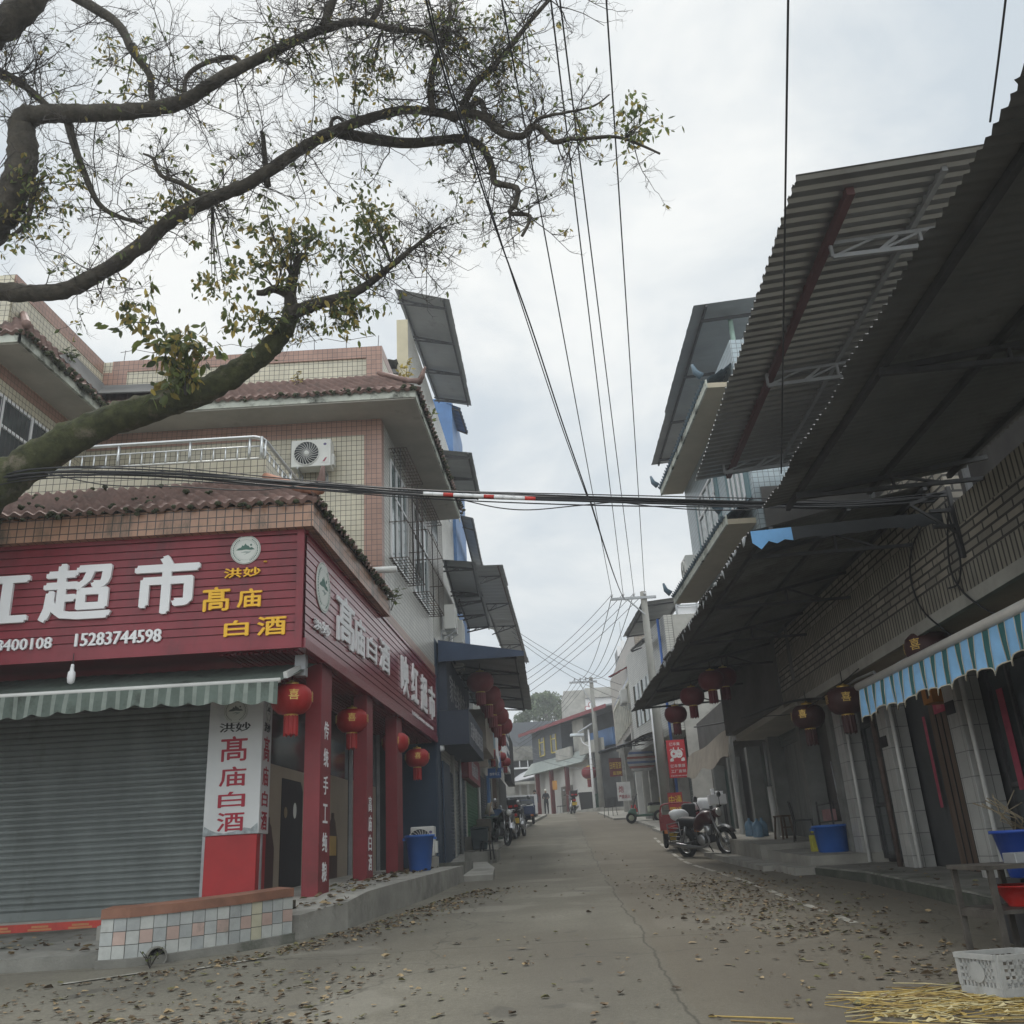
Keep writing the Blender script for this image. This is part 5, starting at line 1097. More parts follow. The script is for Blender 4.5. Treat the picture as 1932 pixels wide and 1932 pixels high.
m = MB(); m.box(a.x + .6, b.x, 88, 95, 2.4, a.z, mat('shop_cream', (.45, .43, .38), .8, .1)); m.build('wall', E4)
m = MB()
for k in range(4): m.box(a.x + 1 + k * .75, a.x + 1.2 + k * .75, 87.6, 87.9, 2.4, a.z - .05, WOFF)
m.build('pillar', E4)
E5 = thing('concrete_wall_house', 'plain concrete wall beyond the end of the left row', 'building', (-3, 80, 3)); m = MB(); a = pt(950, 1400, 82); m.box(a.x - 6, a.x - .2, 80, 90, 2, pt(950, 1440, 82).z, PLASTER); m.build('wall', E5)

# ---------------------------------------------------------------- thin street haze: one closed volume round everything
hz = MB(); hm = bpy.data.materials.new('haze'); hm.use_nodes = True; hm.node_tree.nodes.clear()
ho = hm.node_tree.nodes.new('ShaderNodeOutputMaterial'); hv = hm.node_tree.nodes.new('ShaderNodeVolumePrincipled')
hv.inputs['Color'].default_value = (.93, .96, 1, 1); hv.inputs['Density'].default_value = .0021; hv.inputs['Anisotropy'].default_value = .1
hm.node_tree.links.new(hv.outputs[0], ho.inputs['Volume'])
hz.box(-1600, 1600, -70, 3100, -4.0, 24, hm); hz.build('haze', kind='stuff')
# ---------------------------------------------------------------- the old tree
tr_ = random.Random(21)
BARK = mat('bark', (.06, .052, .04), .95, .5, 9, c2=(.17, .155, .12), k2=.60, s2=3.5, bump=1.0, bscale=22)
BARKM = mat('mossy_bark', (.05, .054, .022), .95, .6, 7, c2=(.17, .145, .11), k2=.55, s2=2.4, bump=1.0, bscale=24)
TWIG = mat('twig', (.05, .042, .036), .9, .3, 4)
def leafmat(name, c):
    m = bpy.data.materials.new(name); m.use_nodes = True; t = m.node_tree; b = t.nodes['Principled BSDF']; b.inputs['Roughness'].default_value = .45
    tl = t.nodes.new('ShaderNodeBsdfTranslucent'); mx = t.nodes.new('ShaderNodeMixShader'); mx.inputs[0].default_value = .45
    oi = t.nodes.new('ShaderNodeNewGeometry'); hs = t.nodes.new('ShaderNodeHueSaturation'); mr = t.nodes.new('ShaderNodeMapRange'); mr.inputs[3].default_value = .55; mr.inputs[4].default_value = 1.35
    t.links.new(oi.outputs['Random Per Island'], mr.inputs[0]); t.links.new(mr.outputs[0], hs.inputs['Value']); hs.inputs['Color'].default_value = (*c, 1)
    t.links.new(hs.outputs[0], b.inputs['Base Color']); t.links.new(hs.outputs[0], tl.inputs[0])
    t.links.new(b.outputs[0], mx.inputs[1]); t.links.new(tl.outputs[0], mx.inputs[2]); t.links.new(mx.outputs[0], t.nodes['Material Output'].inputs[0]); return m
LG = leafmat('leaf_green', (.13, .16, .045)); LY = leafmat('leaf_yellow', (.34, .27, .07)); LD = leafmat('leaf_dark', (.07, .095, .035))
TREE = thing('street_tree', 'old leaning tree with mossy limbs and thin leaves over the supermarket', 'tree', (-8.8, 11.2, -.8))
def smooth(pts, k=4):
    o = []; n = len(pts)
    for i in range(n - 1):
        p0, p1, p2, p3 = pts[max(i - 1, 0)], pts[i], pts[i + 1], pts[min(i + 2, n - 1)]
        for j in range(k):
            t = j / k; o.append(.5 * ((2 * p1) + (p2 - p0) * t + (2 * p0 - 5 * p1 + 4 * p2 - p3) * t * t + (3 * p1 - p0 - 3 * p2 + p3) * t * t * t))
    o.append(pts[-1]); return o
LIMBS = {}
trunk = MB(); branch = MB()
def limb(key, pl, Y0, Y1, r0, r1, mb, mt, n=10, k=4, rough=.05):
    pts = [pt(x, y, Y0 + (Y1 - Y0) * i / max(len(pl) - 1, 1)) for i, (x, y) in enumerate(pl)]
    dep = lambda p: p.dot(FW) / FOC
    q = smooth([V((p.x, p.y, p.z)) for p in pts], k); m_ = len(q)
    rr_ = [(r0 + (r1 - r0) * (i / (m_ - 1)) ** .85) * dep(q[i]) * (1 + tr_.uniform(-rough, rough)) for i in range(m_)]
    mb.tube(q, rr_, n, mt, lump=.12 if n > 9 else .06); LIMBS[key] = (q, rr_); return q
# trunk rises outside the picture on the left and forks into the limbs
trunk.tube(smooth([V((-8.9, 11.2, -1)), V((-8.8, 11.25, 1.2)), V((-8.6, 11.4, 3.4)), V((-8.0, 11.7, 5.2)), pt(-60, 965, 11.8)], 4), [.75, .68, .62, .6, .58, .56, .52, .50, .48, .46, .44, .42, .40, .38, .37, .36, .35], 14, BARKM, lump=.04)
limb('A', [(-60, 965), (0, 915), (60, 872), (130, 830), (200, 797), (280, 770), (360, 748), (430, 712), (480, 680), (520, 645), (545, 605), (552, 572)], 11.8, 11.1, 41, 14, trunk, BARKM, 18, 6)
limb('A2', [(550, 590), (549, 545), (556, 512), (566, 487), (578, 482)], 11.1, 11.0, 13, 6, trunk, BARK, 10, 5)
limb('A3', [(548, 558), (520, 545), (498, 552), (484, 552)], 11.1, 11.0, 10, 5, trunk, BARK, 8)
limb('B', [(552, 590), (600, 573), (650, 560), (690, 540), (740, 500), (790, 460), (832, 426)], 11.1, 10.3, 15, 1.6, trunk, BARK, 11, 5)
trunk.tube(smooth([V((-8.6, 11.4, 3.4)), V((-9.0, 11.0, 5.5)), V((-8.3, 10.6, 6.6)), pt(-60, 545, 10.4)], 3), [.5, .45, .42, .38, .34, .30, .26, .22, .2, .19], 12, BARK)
limb('C', [(-60, 545), (0, 550), (60, 553), (120, 548), (190, 515), (260, 468), (330, 410), (400, 375), (470, 345), (540, 300), (600, 262), (650, 240), (700, 222), (760, 208), (820, 211), (860, 224)], 10.4, 9.4, 18.5, 7, trunk, BARK, 14, 6)
limb('C2', [(640, 250), (700, 262), (770, 270), (830, 265), (880, 262), (915, 285), (930, 325), (935, 345), (975, 355), (972, 385), (962, 402), (1000, 408), (985, 445)], 9.9, 9.3, 11, 3.2, trunk, BARK, 8)
limb('C3', [(850, 220), (885, 214), (915, 222), (945, 250), (985, 257), (1005, 238), (1025, 248), (1045, 268), (1075, 262), (1100, 262), (1160, 258), (1205, 272), (1245, 290)], 9.4, 8.8, 10, 2, trunk, BARK, 8)
limb('C4', [(1005, 238), (1020, 222), (1070, 212), (1120, 200), (1150, 178)], 9.2, 8.9, 4, 1.4, trunk, BARK, 6)
trunk.tube(smooth([V((-9.0, 11.0, 5.5)), V((-9.3, 10.5, 7)), pt(-60, 470, 10.0)], 3), [.42, .4, .38, .36, .35, .34, .32], 12, BARK)
limb('D0', [(-60, 470), (-20, 425), (12, 385), (36, 335), (44, 280), (42, 235), (62, 213)], 10.0, 9.7, 40, 19, trunk, BARK, 14, 6)
limb('D', [(50, 218), (110, 214), (200, 213), (290, 205), (350, 190), (390, 165), (430, 140), (500, 105), (560, 75), (620, 52), (680, 40), (740, 55), (800, 60), (830, 80)], 9.7, 8.7, 18, 4, trunk, BARK, 12, 6)
limb('E', [(-60, 85), (-20, 60), (20, 35), (60, 0), (85, -40)], 9.2, 8.8, 34, 22, trunk, BARK, 10)
limb('F', [(120, -20), (180, 16), (225, 48), (250, 96), (282, 140), (285, 170), (290, 205)], 9.4, 9.6, 11, 5, trunk, BARK, 8)
limb('G', [(126, 220), (140, 273), (160, 329), (187, 385), (225, 409), (269, 421)], 9.7, 10.2, 9, 3, trunk, BARK, 8)
limb('Hh', [(-30, 130), (10, 142), (50, 165), (95, 205)], 9.5, 9.7, 11, 6, trunk, BARK, 8)
limb('I', [(1045, -10), (1000, 40), (958, 94), (926, 132), (894, 160), (868, 214)], 8.9, 9.4, 3.5, 7, trunk, BARK, 8)
limb('J', [(62, 345), (60, 378), (48, 425), (15, 448)], 9.8, 9.9, 7, 3, trunk, BARK, 7)
limb('K', [(610, 50), (625, 10), (640, -30)], 9.0, 8.8, 9, 7, trunk, BARK, 8)
limb('M', [(700, 42), (720, 0), (705, -40)], 9.0, 8.8, 6, 4, trunk, BARK, 7)
limb('N', [(818, 212), (812, 170), (822, 110), (846, 60), (850, 0)], 9.3, 8.9, 8, 3, trunk, BARK, 7)
limb('O', [(350, 190), (352, 145), (390, 118), (440, 108), (455, 122)], 9.5, 9.5, 4, 5, trunk, BARK, 7)
limb('Q', [(505, 350), (500, 300), (496, 255), (492, 250)], 9.9, 9.8, 7, 3, trunk, BARK, 7)
limb('S', [(395, 375), (340, 345), (302, 330), (290, 300), (270, 290)], 10, 9.9, 6, 2, trunk, BARK, 7)
limb('T', [(625, 250), (626, 228), (640, 222), (655, 240)], 9.9, 9.9, 4, 3, trunk, BARK, 6)
limb('U', [(870, 216), (905, 190), (920, 225), (950, 240)], 9.4, 9.2, 8, 4, trunk, BARK, 7)
trunk.build('trunk', TREE)
twig = MB(); leaves = MB(); LP = .32
def leaf(p, ln, droop=.8):
    d = V((tr_.gauss(0, .6), tr_.gauss(0, .6), -droop + tr_.gauss(0, .55))).normalized(); s = d.cross(V((tr_.gauss(0, 1), tr_.gauss(0, 1), tr_.gauss(0, .6)))).normalized(); n = d.cross(s)
    wd = ln * tr_.uniform(.20, .27); b = p + d * ln * .12
    c = b + d * ln * .5 - n * ln * .07
    mt = tr_.choices((LG, LY, LD), (5, 3, 2))[0]
    leaves.add([b, b + d * ln * .28 + s * wd * .85, b + d * ln * .6 + s * wd * .8, b + d * ln, b + d * ln * .6 - s * wd * .8, b + d * ln * .28 - s * wd * .85, c], [(0, 1, 6), (1, 2, 6), (2, 3, 6), (3, 4, 6), (4, 5, 6), (5, 0, 6)], mt)
def grow(p, d, ln, r, lev, pl, lsize):
    n = 5 if lev < 4 else 3; pts = [p]; q = p
    d = d.normalized()
    for i in range(n):
        d = (d + V((tr_.gauss(0, .22), tr_.gauss(0, .22), tr_.gauss(0, .22) + (.10 if lev >= 3 else .0)))).normalized(); q = q + d * ln / n; pts.append(q)
    twig.tube(pts, [r * (1 - .6 * i / n) for i in range(n + 1)], 4 if lev < 3 else 3, TWIG, cap=False)
    if lev < 4:
        k = tr_.randint(6, 9) if lev == 2 else tr_.randint(4, 7)
        for _ in range(k):
            i = tr_.randint(1, n); b = pts[i]; ax = V((tr_.gauss(0, 1), tr_.gauss(0, .6), tr_.gauss(.15, 1))).normalized()
            grow(b, d * .55 + ax * .8, ln * tr_.uniform(.28, .5), r * .48, lev + 1, pl, lsize)
    if lev >= 3 and tr_.random() < pl * LP:
        for _ in range(tr_.randint(1, 3)): leaf(pts[tr_.randint(n - 1, n)], lsize * tr_.uniform(.7, 1.2))
def sprout(key, cnt, ln, pl, f0=0, f1=1, bias=(0, 0, 0), lsize=.09):
    q, rr_ = LIMBS[key]
    for _ in range(cnt):
        i = int((f0 + (f1 - f0) * tr_.random()) * (len(q) - 1)); d = V((tr_.gauss(0, 1), tr_.gauss(0, .55), tr_.gauss(0, 1))) + V(bias)
        grow(q[i], d, ln * tr_.uniform(.55, 1.25), min(.0095, rr_[i] * .4), 2, pl, lsize)
for a in (('D', 44, 1.15, .10), ('D0', 12, .9, .14), ('E', 16, 1.0, .05), ('F', 24, .9, .08), ('G', 24, .75, .10), ('Hh', 26, 1.0, .05), ('I', 38, .85, .16), ('J', 14, .5, .25), ('C', 40, .85, .08, .15, 1), ('C2', 34, .55, .10, .25, 1), ('C3', 34, .6, .10), ('C4', 14, .5, .08), ('B', 22, .6, .14, .3, 1), ('K', 18, .9, .12), ('M', 18, .9, .14), ('N', 36, .8, .2), ('O', 12, .6, .1), ('Q', 10, .6, .06), ('S', 16, .6, .1), ('U', 16, .6, .12)): sprout(*a)
sprout('D', 30, .95, .14, .6, 1, (0, 0, -.2)); sprout('A2', 8, .45, .5, 0, 1, (0, 0, .6)); sprout('B', 8, .6, .9, 0, .5, (0, 0, -1.2)); sprout('B', 26, .75, .15, .6, 1, (.7, 0, .1)); sprout('C', 26, .95, .10, .4, .95, (.1, 0, -1.0)); sprout('C2', 18, .75, .08, .1, .6, (0, 0, -1.0)); sprout('D', 22, .9, .12, .3, .9, (0, 0, -1.0)); sprout('C', 10, .7, .35, .2, .5, (0, 0, -.5))
def clump(cx, cy, Y, rx, ry, cnt, ls, anchor, tw=8):
    global LP; LP = 1.0; ls *= 1.12
    a = pt(*anchor, Y)
    for _ in range(tw):
        e_ = pt(cx + tr_.gauss(0, .5) * rx, cy + tr_.gauss(0, .5) * ry, Y + tr_.uniform(-.3, .3)); mid = a.lerp(e_, .5) + V((tr_.uniform(-.08, .08), 0, tr_.uniform(-.02, .12))); twig.tube(smooth([a, mid, e_], 3), [.011, .010, .009, .008, .006, .004, .003], 4, TWIG, cap=False)
        for _ in range(3): grow(e_.lerp(mid, tr_.random()), V((tr_.gauss(0, 1), tr_.gauss(0, .5), tr_.gauss(.2, .8))), .3, .004, 3, .8, ls)
    for _ in range(cnt):
        x, y = cx + max(-1, min(1, tr_.gauss(0, .5))) * rx, cy + max(-1, min(1, tr_.gauss(0, .5))) * ry; leaf(pt(x, y, Y + tr_.uniform(-.35, .35)), ls * tr_.uniform(.75, 1.2))
clump(335, 640, 11.2, 75, 55, 62, .15, (352, 745), 7); clump(250, 590, 11.2, 55, 30, 16, .14, (300, 610), 3); clump(325, 715, 11.2, 40, 35, 26, .16, (350, 745), 4)
clump(535, 440, 10.9, 95, 60, 95, .105, (548, 520), 10); clump(500, 505, 10.9, 60, 45, 40, .105, (520, 548), 6); clump(690, 395, 10.6, 45, 70, 95, .095, (740, 500), 8); clump(650, 470, 10.6, 45, 40, 40, .10, (700, 535), 5)
clump(655, 600, 10.8, 40, 40, 60, .11, (650, 560), 5); clump(470, 590, 10.9, 45, 45, 40, .12, (540, 600), 4); clump(1215, 245, 8.9, 45, 42, 34, .085, (1180, 262), 6); clump(1085, 250, 9.0, 40, 30, 14, .08, (1080, 262), 3)
clump(95, 345, 9.8, 60, 60, 60, .09, (60, 350), 5); clump(55, 420, 9.8, 50, 40, 36, .09, (50, 420), 4); clump(420, 530, 10.2, 90, 50, 50, .09, (400, 385), 5); clump(330, 400, 10.0, 80, 50, 40, .09, (330, 410), 5); clump(700, 160, 9.2, 70, 45, 60, .085, (720, 60), 7); clump(860, 60, 9.0, 110, 70, 70, .08, (850, 60), 9); clump(560, 120, 9.2, 100, 60, 50, .08, (560, 75), 5); clump(220, 150, 9.5, 120, 80, 40, .08, (250, 96), 5); clump(960, 130, 9.0, 80, 60, 40, .08, (930, 130), 5)
twig.build('twigs', TREE); leaves.build('leaves', TREE)
# distant tree behind the far roofs
FT = thing('distant_tree', 'dense green tree rising behind the far grey metal shed', 'tree', (2.2, 118, 6))
LF = mat('far_foliage', (.055, .085, .035), .8, .45, .5); LF2 = mat('far_foliage_light', (.10, .13, .06), .8, .3, .6)
m = MB(); bp = pt(1030, 1345, 118); m.tube([(bp.x, 118, 4), (bp.x, 118, bp.z)], [.35, .2], 8, BARK); m.build('trunk', FT); m = MB(); fr = random.Random(2)
cl_ = []
for cx, cy, r in ((1022, 1330, 22), (1045, 1325, 18), (1005, 1342, 18), (1058, 1345, 14), (1030, 1352, 24), (985, 1360, 16), (1030, 1316, 12), (1012, 1318, 10)): cl_.append((pt(cx, cy, 118 + fr.uniform(-2, 2)), r * 118 * .00062))
for i in range(5200):
    c, r = fr.choice(cl_); d = V((fr.gauss(0, 1), fr.gauss(0, 1), fr.gauss(0, 1))).normalized(); p = c + d * r * fr.random() ** .35; a = V((fr.gauss(0, 1), fr.gauss(0, 1), fr.gauss(0, 1))).normalized(); b = d.cross(a).normalized(); s = fr.uniform(.12, .26)
    m.add([p - a * s, p + b * s * .6, p + a * s, p - b * s * .6], [(0, 1, 2, 3)], LF2 if fr.random() < .35 else LF)
m.build('crown', FT)

# ---------------------------------------------------------------- poles, lamp, wires
CP = mat('pole_concrete', (.25, .245, .222), .9, .15, 1.5)
def pole(name, label, base, top, Y, r0, r1):
    b = pt(*base, Y); z0 = gz(Y) - .1; t_ = pt(*top, Y); c = V((b.x, Y, z0)); t = thing(name, label, 'utility pole', c)
    m = MB(); m.tube([c, V((b.x, Y, t_.z))], [r0, r1], 14, CP); m.build('shaft', t); return t, V((b.x, Y, t_.z))
P1, P1t = pole('utility_pole', 'tall concrete utility pole with a long crossarm behind the red signs', (1262, 1560), (1225, 1116), 37.0, .20, .13)
P2, P2t = pole('utility_pole', 'farther concrete utility pole beside the street lamp', (1137, 1535), (1118, 1278), 71, .24, .15)
def arm(t, top, x0, x1, dz, Y, label, hooks):
    m = MB(); z = top.z - dz; a, b = V((pt(x0, 1120, Y).x, Y - .15, z)), V((pt(x1, 1120, Y).x, Y - .15, z)); m.bar(a, b, .09, .10, GALV); m.bar(a.lerp(b, .35) - Z * .02, V((top.x, Y - .1, z - .75)), .06, .05, GALV); m.build('crossarm', t)
    o = []; m = MB()
    for h in hooks:
        p = a.lerp(b, h); m.tube([p, p + Z * .14, p + V((.04, 0, .2))], .015, 5, IRON); m.lathe([(.02, .12), (.05, .14), (.055, .2), (.02, .24)], 8, WHITE, Matrix.Translation(p)); o.append(p + Z * .2)
    m.build('insulator', t); return o
H1 = arm(P1, P1t, 1151, 1236, .28, 37, '', (.03, .28, .52, .76)); 
def arm2():
    z = P2t.z - .35; a = V((pt(1074, 1287, 71).x, 70.8, z)); b = V((pt(1126, 1287, 71).x, 70.8, z)); m = MB(); m.bar(a, b, .12, .14, GALV); m.bar(a.lerp(b, .35), V((P2t.x, 70.85, z - 1.9)), .07, .07, GALV); m.build('crossarm', P2); o = []; m = MB()
    for h in (.2, .4, .6, .8): p = a.lerp(b, h); m.tube([p, p + Z * .35], .03, 5, IRON); o.append(p + Z * .3)
    m.build('insulator', P2); return o
H2 = arm2()
CAB = mat('cable_black', (.022, .022, .024), .6, .2, 3); CABG = mat('cable_grey', (.20, .20, .21), .6, .1, 3)
def cable(label, pts, r, sag=0.0, n=24, mt=CAB, name='power_line', group=None):
    a, b = V(pts[0]), V(pts[-1]); o = []
    if len(pts) == 2:
        for i in range(n + 1):
            t = i / n; p = a.lerp(b, t); p.z -= 4 * sag * t * (1 - t); o.append(p)
    else: o = smooth([V(p) for p in pts], 6)
    m = MB(); m.tube(o, r, 5, mt); return tag(m.build(name), label, 'cable', group)
def over(h, x0, y0, Yt, sag, label, r=.012):
    p = pt(x0, y0, Yt); d = (p - h).normalized(); e_ = p + d * 14; e_.z = p.z; return cable(label, [h, e_], r, sag)
over(H1[0], 950, 0, 8.2, .35, 'thin overhead wire from the crossarm tip to the tree twigs'); over(H1[1], 1040, 0, 8.2, .35, 'second overhead wire from the crossarm tip'); over(H1[2], 1057, 0, 8.2, .3, 'third overhead wire from the crossarm, close to its neighbour'); over(H1[3], 1143, 0, 8.2, .3, 'overhead wire nearest the pole shaft, crossing open sky')
for i, (a, b) in enumerate(zip(H1, H2)): cable('sagging wires between the two utility poles', [a, b], .016, 1.2, group='wires between the two poles')
for i, h in enumerate(H1): cable('thin wires slanting from the near crossarm down to the left roofs', [h, pt(992 - i * 4, 1270 + i * 16, 45)], .011, .25, group='wires to the left row')
for i in range(3): cable('thin wires crossing from the dark left roof to the brown house', [pt(962 + i * 4, 1182 + i * 10, 44), pt(1200 - i * 8, 1300 + i * 12, 58)], .012, .4, group='wires across the far street')
for i, h in enumerate(H2): cable('wires from the far pole to the houses on the left', [h, pt(985 - i * 4, 1385 + i * 10, 66)], .016, .5, group='wires from the far pole')
for i in range(3): cable('pale wires from the far pole across to the left row', [pt(960, 1395 + i * 9, 62), pt(1132, 1432 + i * 10, 70)], .014, .35, mt=CABG, group='pale low wires')
cable('thick black cable rising from the crossing bundle over the street', [pt(1110, 938, 10.9), pt(1062, 800, 10.0), pt(1000, 610, 8.6), pt(935, 430, 7.2), pt(880, 262, 6.1), pt(836, 130, 5.4), pt(795, -40, 4.8)], .0085)
cable('thin black cable twisted along the thick rising cable', [pt(1108, 938, 10.9), pt(1058, 800, 10.0), pt(996, 612, 8.6), pt(938, 432, 7.2), pt(884, 258, 6.1), pt(841, 130, 5.4), pt(800, -40, 4.8)], .006)
cable('black wire running from the cable bundle to the near crossarm', [pt(1112, 940, 10.95), H1[1] + V((.1, 0, -.3))], .012, .3)
cable('long black cable dropping vertically onto the right canopy', [pt(1474, 893, 9.9), pt(1477, 700, 8.2), pt(1481, 420, 6.4), pt(1485, 150, 5.2), pt(1488, -60, 4.6)], .009)
cable('short black cable above the near corrugated canopy', [pt(1868, 230, 4.6), pt(1884, 110, 4.2), pt(1902, -40, 3.8)], .007)
bun = [(-40, 912, 11.6), (85, 890, 11.4), (300, 893, 11.3), (560, 913, 11.2), (800, 931, 11.0), (1110, 942, 10.8), (1430, 950, 10.6), (1600, 952, 10.5), (1765, 938, 10.35)]
br_ = random.Random(8)
for k, (r, dy) in enumerate(((.021, 0), (.016, 6), (.012, -5), (.009, 10), (.008, -9), (.011, 3))):
    cable(('thickest strand of the cable bundle crossing the street', 'second strand of the cable bundle crossing the street', 'upper strand of the cable bundle crossing the street', 'lowest loose strand of the crossing cable bundle', 'thin topmost strand of the crossing cable bundle', 'middle strand of the cable bundle crossing the street')[k], [pt(x + br_.uniform(-6, 6), y + dy * br_.uniform(.6, 1.2) + br_.uniform(-2, 2), Y + br_.uniform(-.04, .04)) for x, y, Y in bun], r, name='cable_strand', group='cable bundle across the street')
for lb, q in (('slack cable drooping below the crossing bundle in mid street', [(880, 945), (940, 958), (1000, 962), (1080, 955), (1150, 948)]), ('slack cable drooping below the bundle near the right house', [(1160, 946), (1230, 955), (1320, 962), (1400, 962), (1440, 958)]), ('loose thin cable fanning above the tiled canopy', [(85, 892), (200, 915), (330, 918), (480, 925), (600, 910)])): cable(lb, [pt(x, y, 10.95) for x, y in q], .008, name='cable_strand')
HB = thing('height_marker', 'red and white striped marker tube on the crossing cable bundle', 'marker', pt(850, 930, 10.95)); m = MB(); a, b = pt(799, 931, 10.92), pt(1010, 941, 10.78)
for i in range(11): m.tube([a.lerp(b, i / 11), a.lerp(b, (i + 1) / 11)], .026, 8, mat('marker_red', (.5, .04, .03), .5) if i % 4 == 2 else WHITE)
m.build('tube', HB)
for lb, q in (('black cable looping down the brick wall beside the bracket', [(1750, 975), (1722, 1030), (1718, 1090), (1740, 1150), (1790, 1195), (1850, 1235)]), ('second black cable loop on the brick wall, further right', [(1790, 955), (1788, 1020), (1795, 1080), (1820, 1120), (1860, 1150), (1890, 1163)]), ('thick cable bunch hanging at the bracket end', [(1783, 950), (1800, 1010), (1812, 1060), (1808, 1100), (1790, 1110)])):
    cable(lb, [hit(plane(5.05, 0, RDEG), x, y) for x, y in q], .012, name='wall_cable')
for lb, q in (('sagging black cable bunch under the soffit by the board doors', [(1560, 1318), (1500, 1322), (1440, 1340), (1380, 1360), (1310, 1372)]), ('thin black cable under the soffit above the shops', [(1620, 1262), (1560, 1310), (1500, 1345), (1440, 1352), (1395, 1362)])): cable(lb, [hit(plane(4.95, 0, RDEG), x, y) for x, y in q], .025 if 'bunch' in lb else .01, name='wall_cable')
SB = thing('wall_bracket', 'iron cable bracket fixed to the brick wall under the canopies', 'bracket', R(10.4, -.9, 3.6)); m = MB(); q = R(10.35, -.72)
m.bar(q + Z * 3.9, q + Z * 3.0, .05, .05, IRON); m.bar(q + Z * 3.85, q + V((-.5, 0, 3.7)), .04, .04, IRON); m.bar(q + Z * 3.3, q + V((-.5, 0, 3.7)), .03, .03, IRON)
for z in (3.8, 3.6, 3.4): m.bar(q + V((-.28, 0, z)), q + V((.02, 0, z)), .04, .04, IRON)
m.build('arm', SB)
# white thin post and lamp post
b = gnd(1255, 1571); m = MB(); m.tube([V((b.x, b.y, gz(b.y))), V((b.x, b.y, 6.0))], .075, 12, WHITE); m.lathe([(.1, 0), (.1, .15), (.08, .2)], 12, WHITE, Matrix.Translation((b.x, b.y, gz(b.y)))); tag(m.build('white_post'), 'thin white post standing at the road edge by the red signs', 'post')
SLx = thing('street_lamp', 'slim white solar street lamp before the far utility pole', 'street lamp', (pt(1123, 1536, 69.5).x, 69.5, gz(69.5))); px = pt(1123, 1536, 69.5).x; zt = pt(1115, 1376, 69.5).z
m = MB(); m.tube([(px, 69.5, gz(69.5)), (px, 69.5, zt)], [.11, .07], 10, WHITE); m.build('post', SLx)
hd = pt(1078, 1388, 69.5); za = pt(1113, 1409, 69.5).z
m = MB(); m.tube(smooth([V((px, 69.5, za)), V((px - .5, 69.5, za + .35)), V((hd.x + .7, 69.5, hd.z))], 4), .05, 8, WHITE); m.build('arm', SLx)
m = MB(); m.box(hd.x - .1, hd.x + .95, 69.3, 69.7, hd.z - .08, hd.z + .12, mat('lamp_head', (.62, .66, .70), .4)); m.build('lamp_head', SLx, bevel=.05)
m = MB(); m.slab([(px - .75, 69.2, zt - .25), (px + .35, 69.2, zt + .35), (px + .35, 70.2, zt + .5), (px - .75, 70.2, zt - .1)], .06, mat('solar_panel', (.30, .32, .34), .3)); m.build('solar_panel', SLx)

# ---------------------------------------------------------------- lanterns
def lantern_proto(name, label, red, gold=True, ch='喜'):
    t = thing(name, label, 'lantern', (0, 0, 0), 0, None, True); m = MB(); n = 48; o = []; prof = [(.10, .215), (.2, .20), (.27, .14), (.30, .04), (.298, -.04), (.265, -.13), (.19, -.2), (.10, -.22)]
    for r, z in prof:
        for j in range(n): a = 2 * math.pi * j / n; q = r * (1 + (.022 if j % 3 == 0 else 0)); o.append((q * math.cos(a), q * math.sin(a), z))
    m.add(o, [(i * n + j, i * n + (j + 1) % n, (i + 1) * n + (j + 1) % n, (i + 1) * n + j) for i in range(len(prof) - 1) for j in range(n)], red, True); bd = m.build('body', t)
    if gold:
        m = MB()
        for a in (-20, 55, -95): m.text(ch, V((.303 * math.cos(rad(a)), .303 * math.sin(rad(a)), .03)), (-math.sin(rad(a)), math.cos(rad(a)), 0), Z, .15, .15, GOLD, .004, .0)
        m.build('gold_character', bd)
    m = MB(); m.lathe([(.105, .20), (.10, .25), (.04, .255), (.02, .29)], 16, GOLD); m.lathe([(.10, -.25), (.105, -.21)], 16, GOLD); m.tube([(0, 0, .28), (0, 0, .5)], .008, 5, BLK); m.build('cap', t)
    m = MB(); o = []
    k = 26
    for z in (-.24, -.5):
        for j in range(k): a = 2 * math.pi * j / k; r = .095 + (.012 if j % 2 else 0); o.append((r * math.cos(a), r * math.sin(a), z - (.02 * (j % 3) if z < -.3 else 0)))
    m.add(o, [(j, (j + 1) % k, k + (j + 1) % k, k + j) for j in range(k)], red); m.build('tassel', t); return t
LN1 = lantern_proto('red_lantern', 'bright red lantern hanging at the supermarket corner beside the white column', LRED)
LN1.location = pt(550, 1320, 13.55); LN1.rotation_euler = (0, 0, rad(-50)); LN1.scale = (1.0,) * 3
for lb, x, y, Y, s in (('red lantern between the first and second red pillars', 664, 1360, 17.2, .98), ('red lantern in front of the third red pillar', 746, 1402, 20.4, .98), ('dark red lantern at the far end of the supermarket front', 787, 1430, 23.4, 1.0)): dup(LN1, pt(x, y, Y), rad(-60), lb, None, s); 
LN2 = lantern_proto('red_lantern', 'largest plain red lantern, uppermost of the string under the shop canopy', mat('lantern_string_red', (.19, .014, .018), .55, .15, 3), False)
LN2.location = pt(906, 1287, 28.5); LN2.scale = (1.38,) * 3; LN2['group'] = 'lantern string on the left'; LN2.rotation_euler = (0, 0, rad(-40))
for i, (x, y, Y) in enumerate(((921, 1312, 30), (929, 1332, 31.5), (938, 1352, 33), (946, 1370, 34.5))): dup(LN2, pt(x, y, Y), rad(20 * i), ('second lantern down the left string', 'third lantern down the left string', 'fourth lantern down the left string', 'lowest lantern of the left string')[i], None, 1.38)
for lb, x, y, Y in (('small bright lantern below the left string, higher one', 934, 1410, 40), ('small bright lantern below the left string, lower one', 930, 1424, 38), ('small lantern beside the notice boards', 944, 1428, 42), ('dim small lantern under the notice boards', 953, 1438, 44)): dup(LN2, pt(x, y, Y), 0, lb, 'small lanterns on the left row', .9)
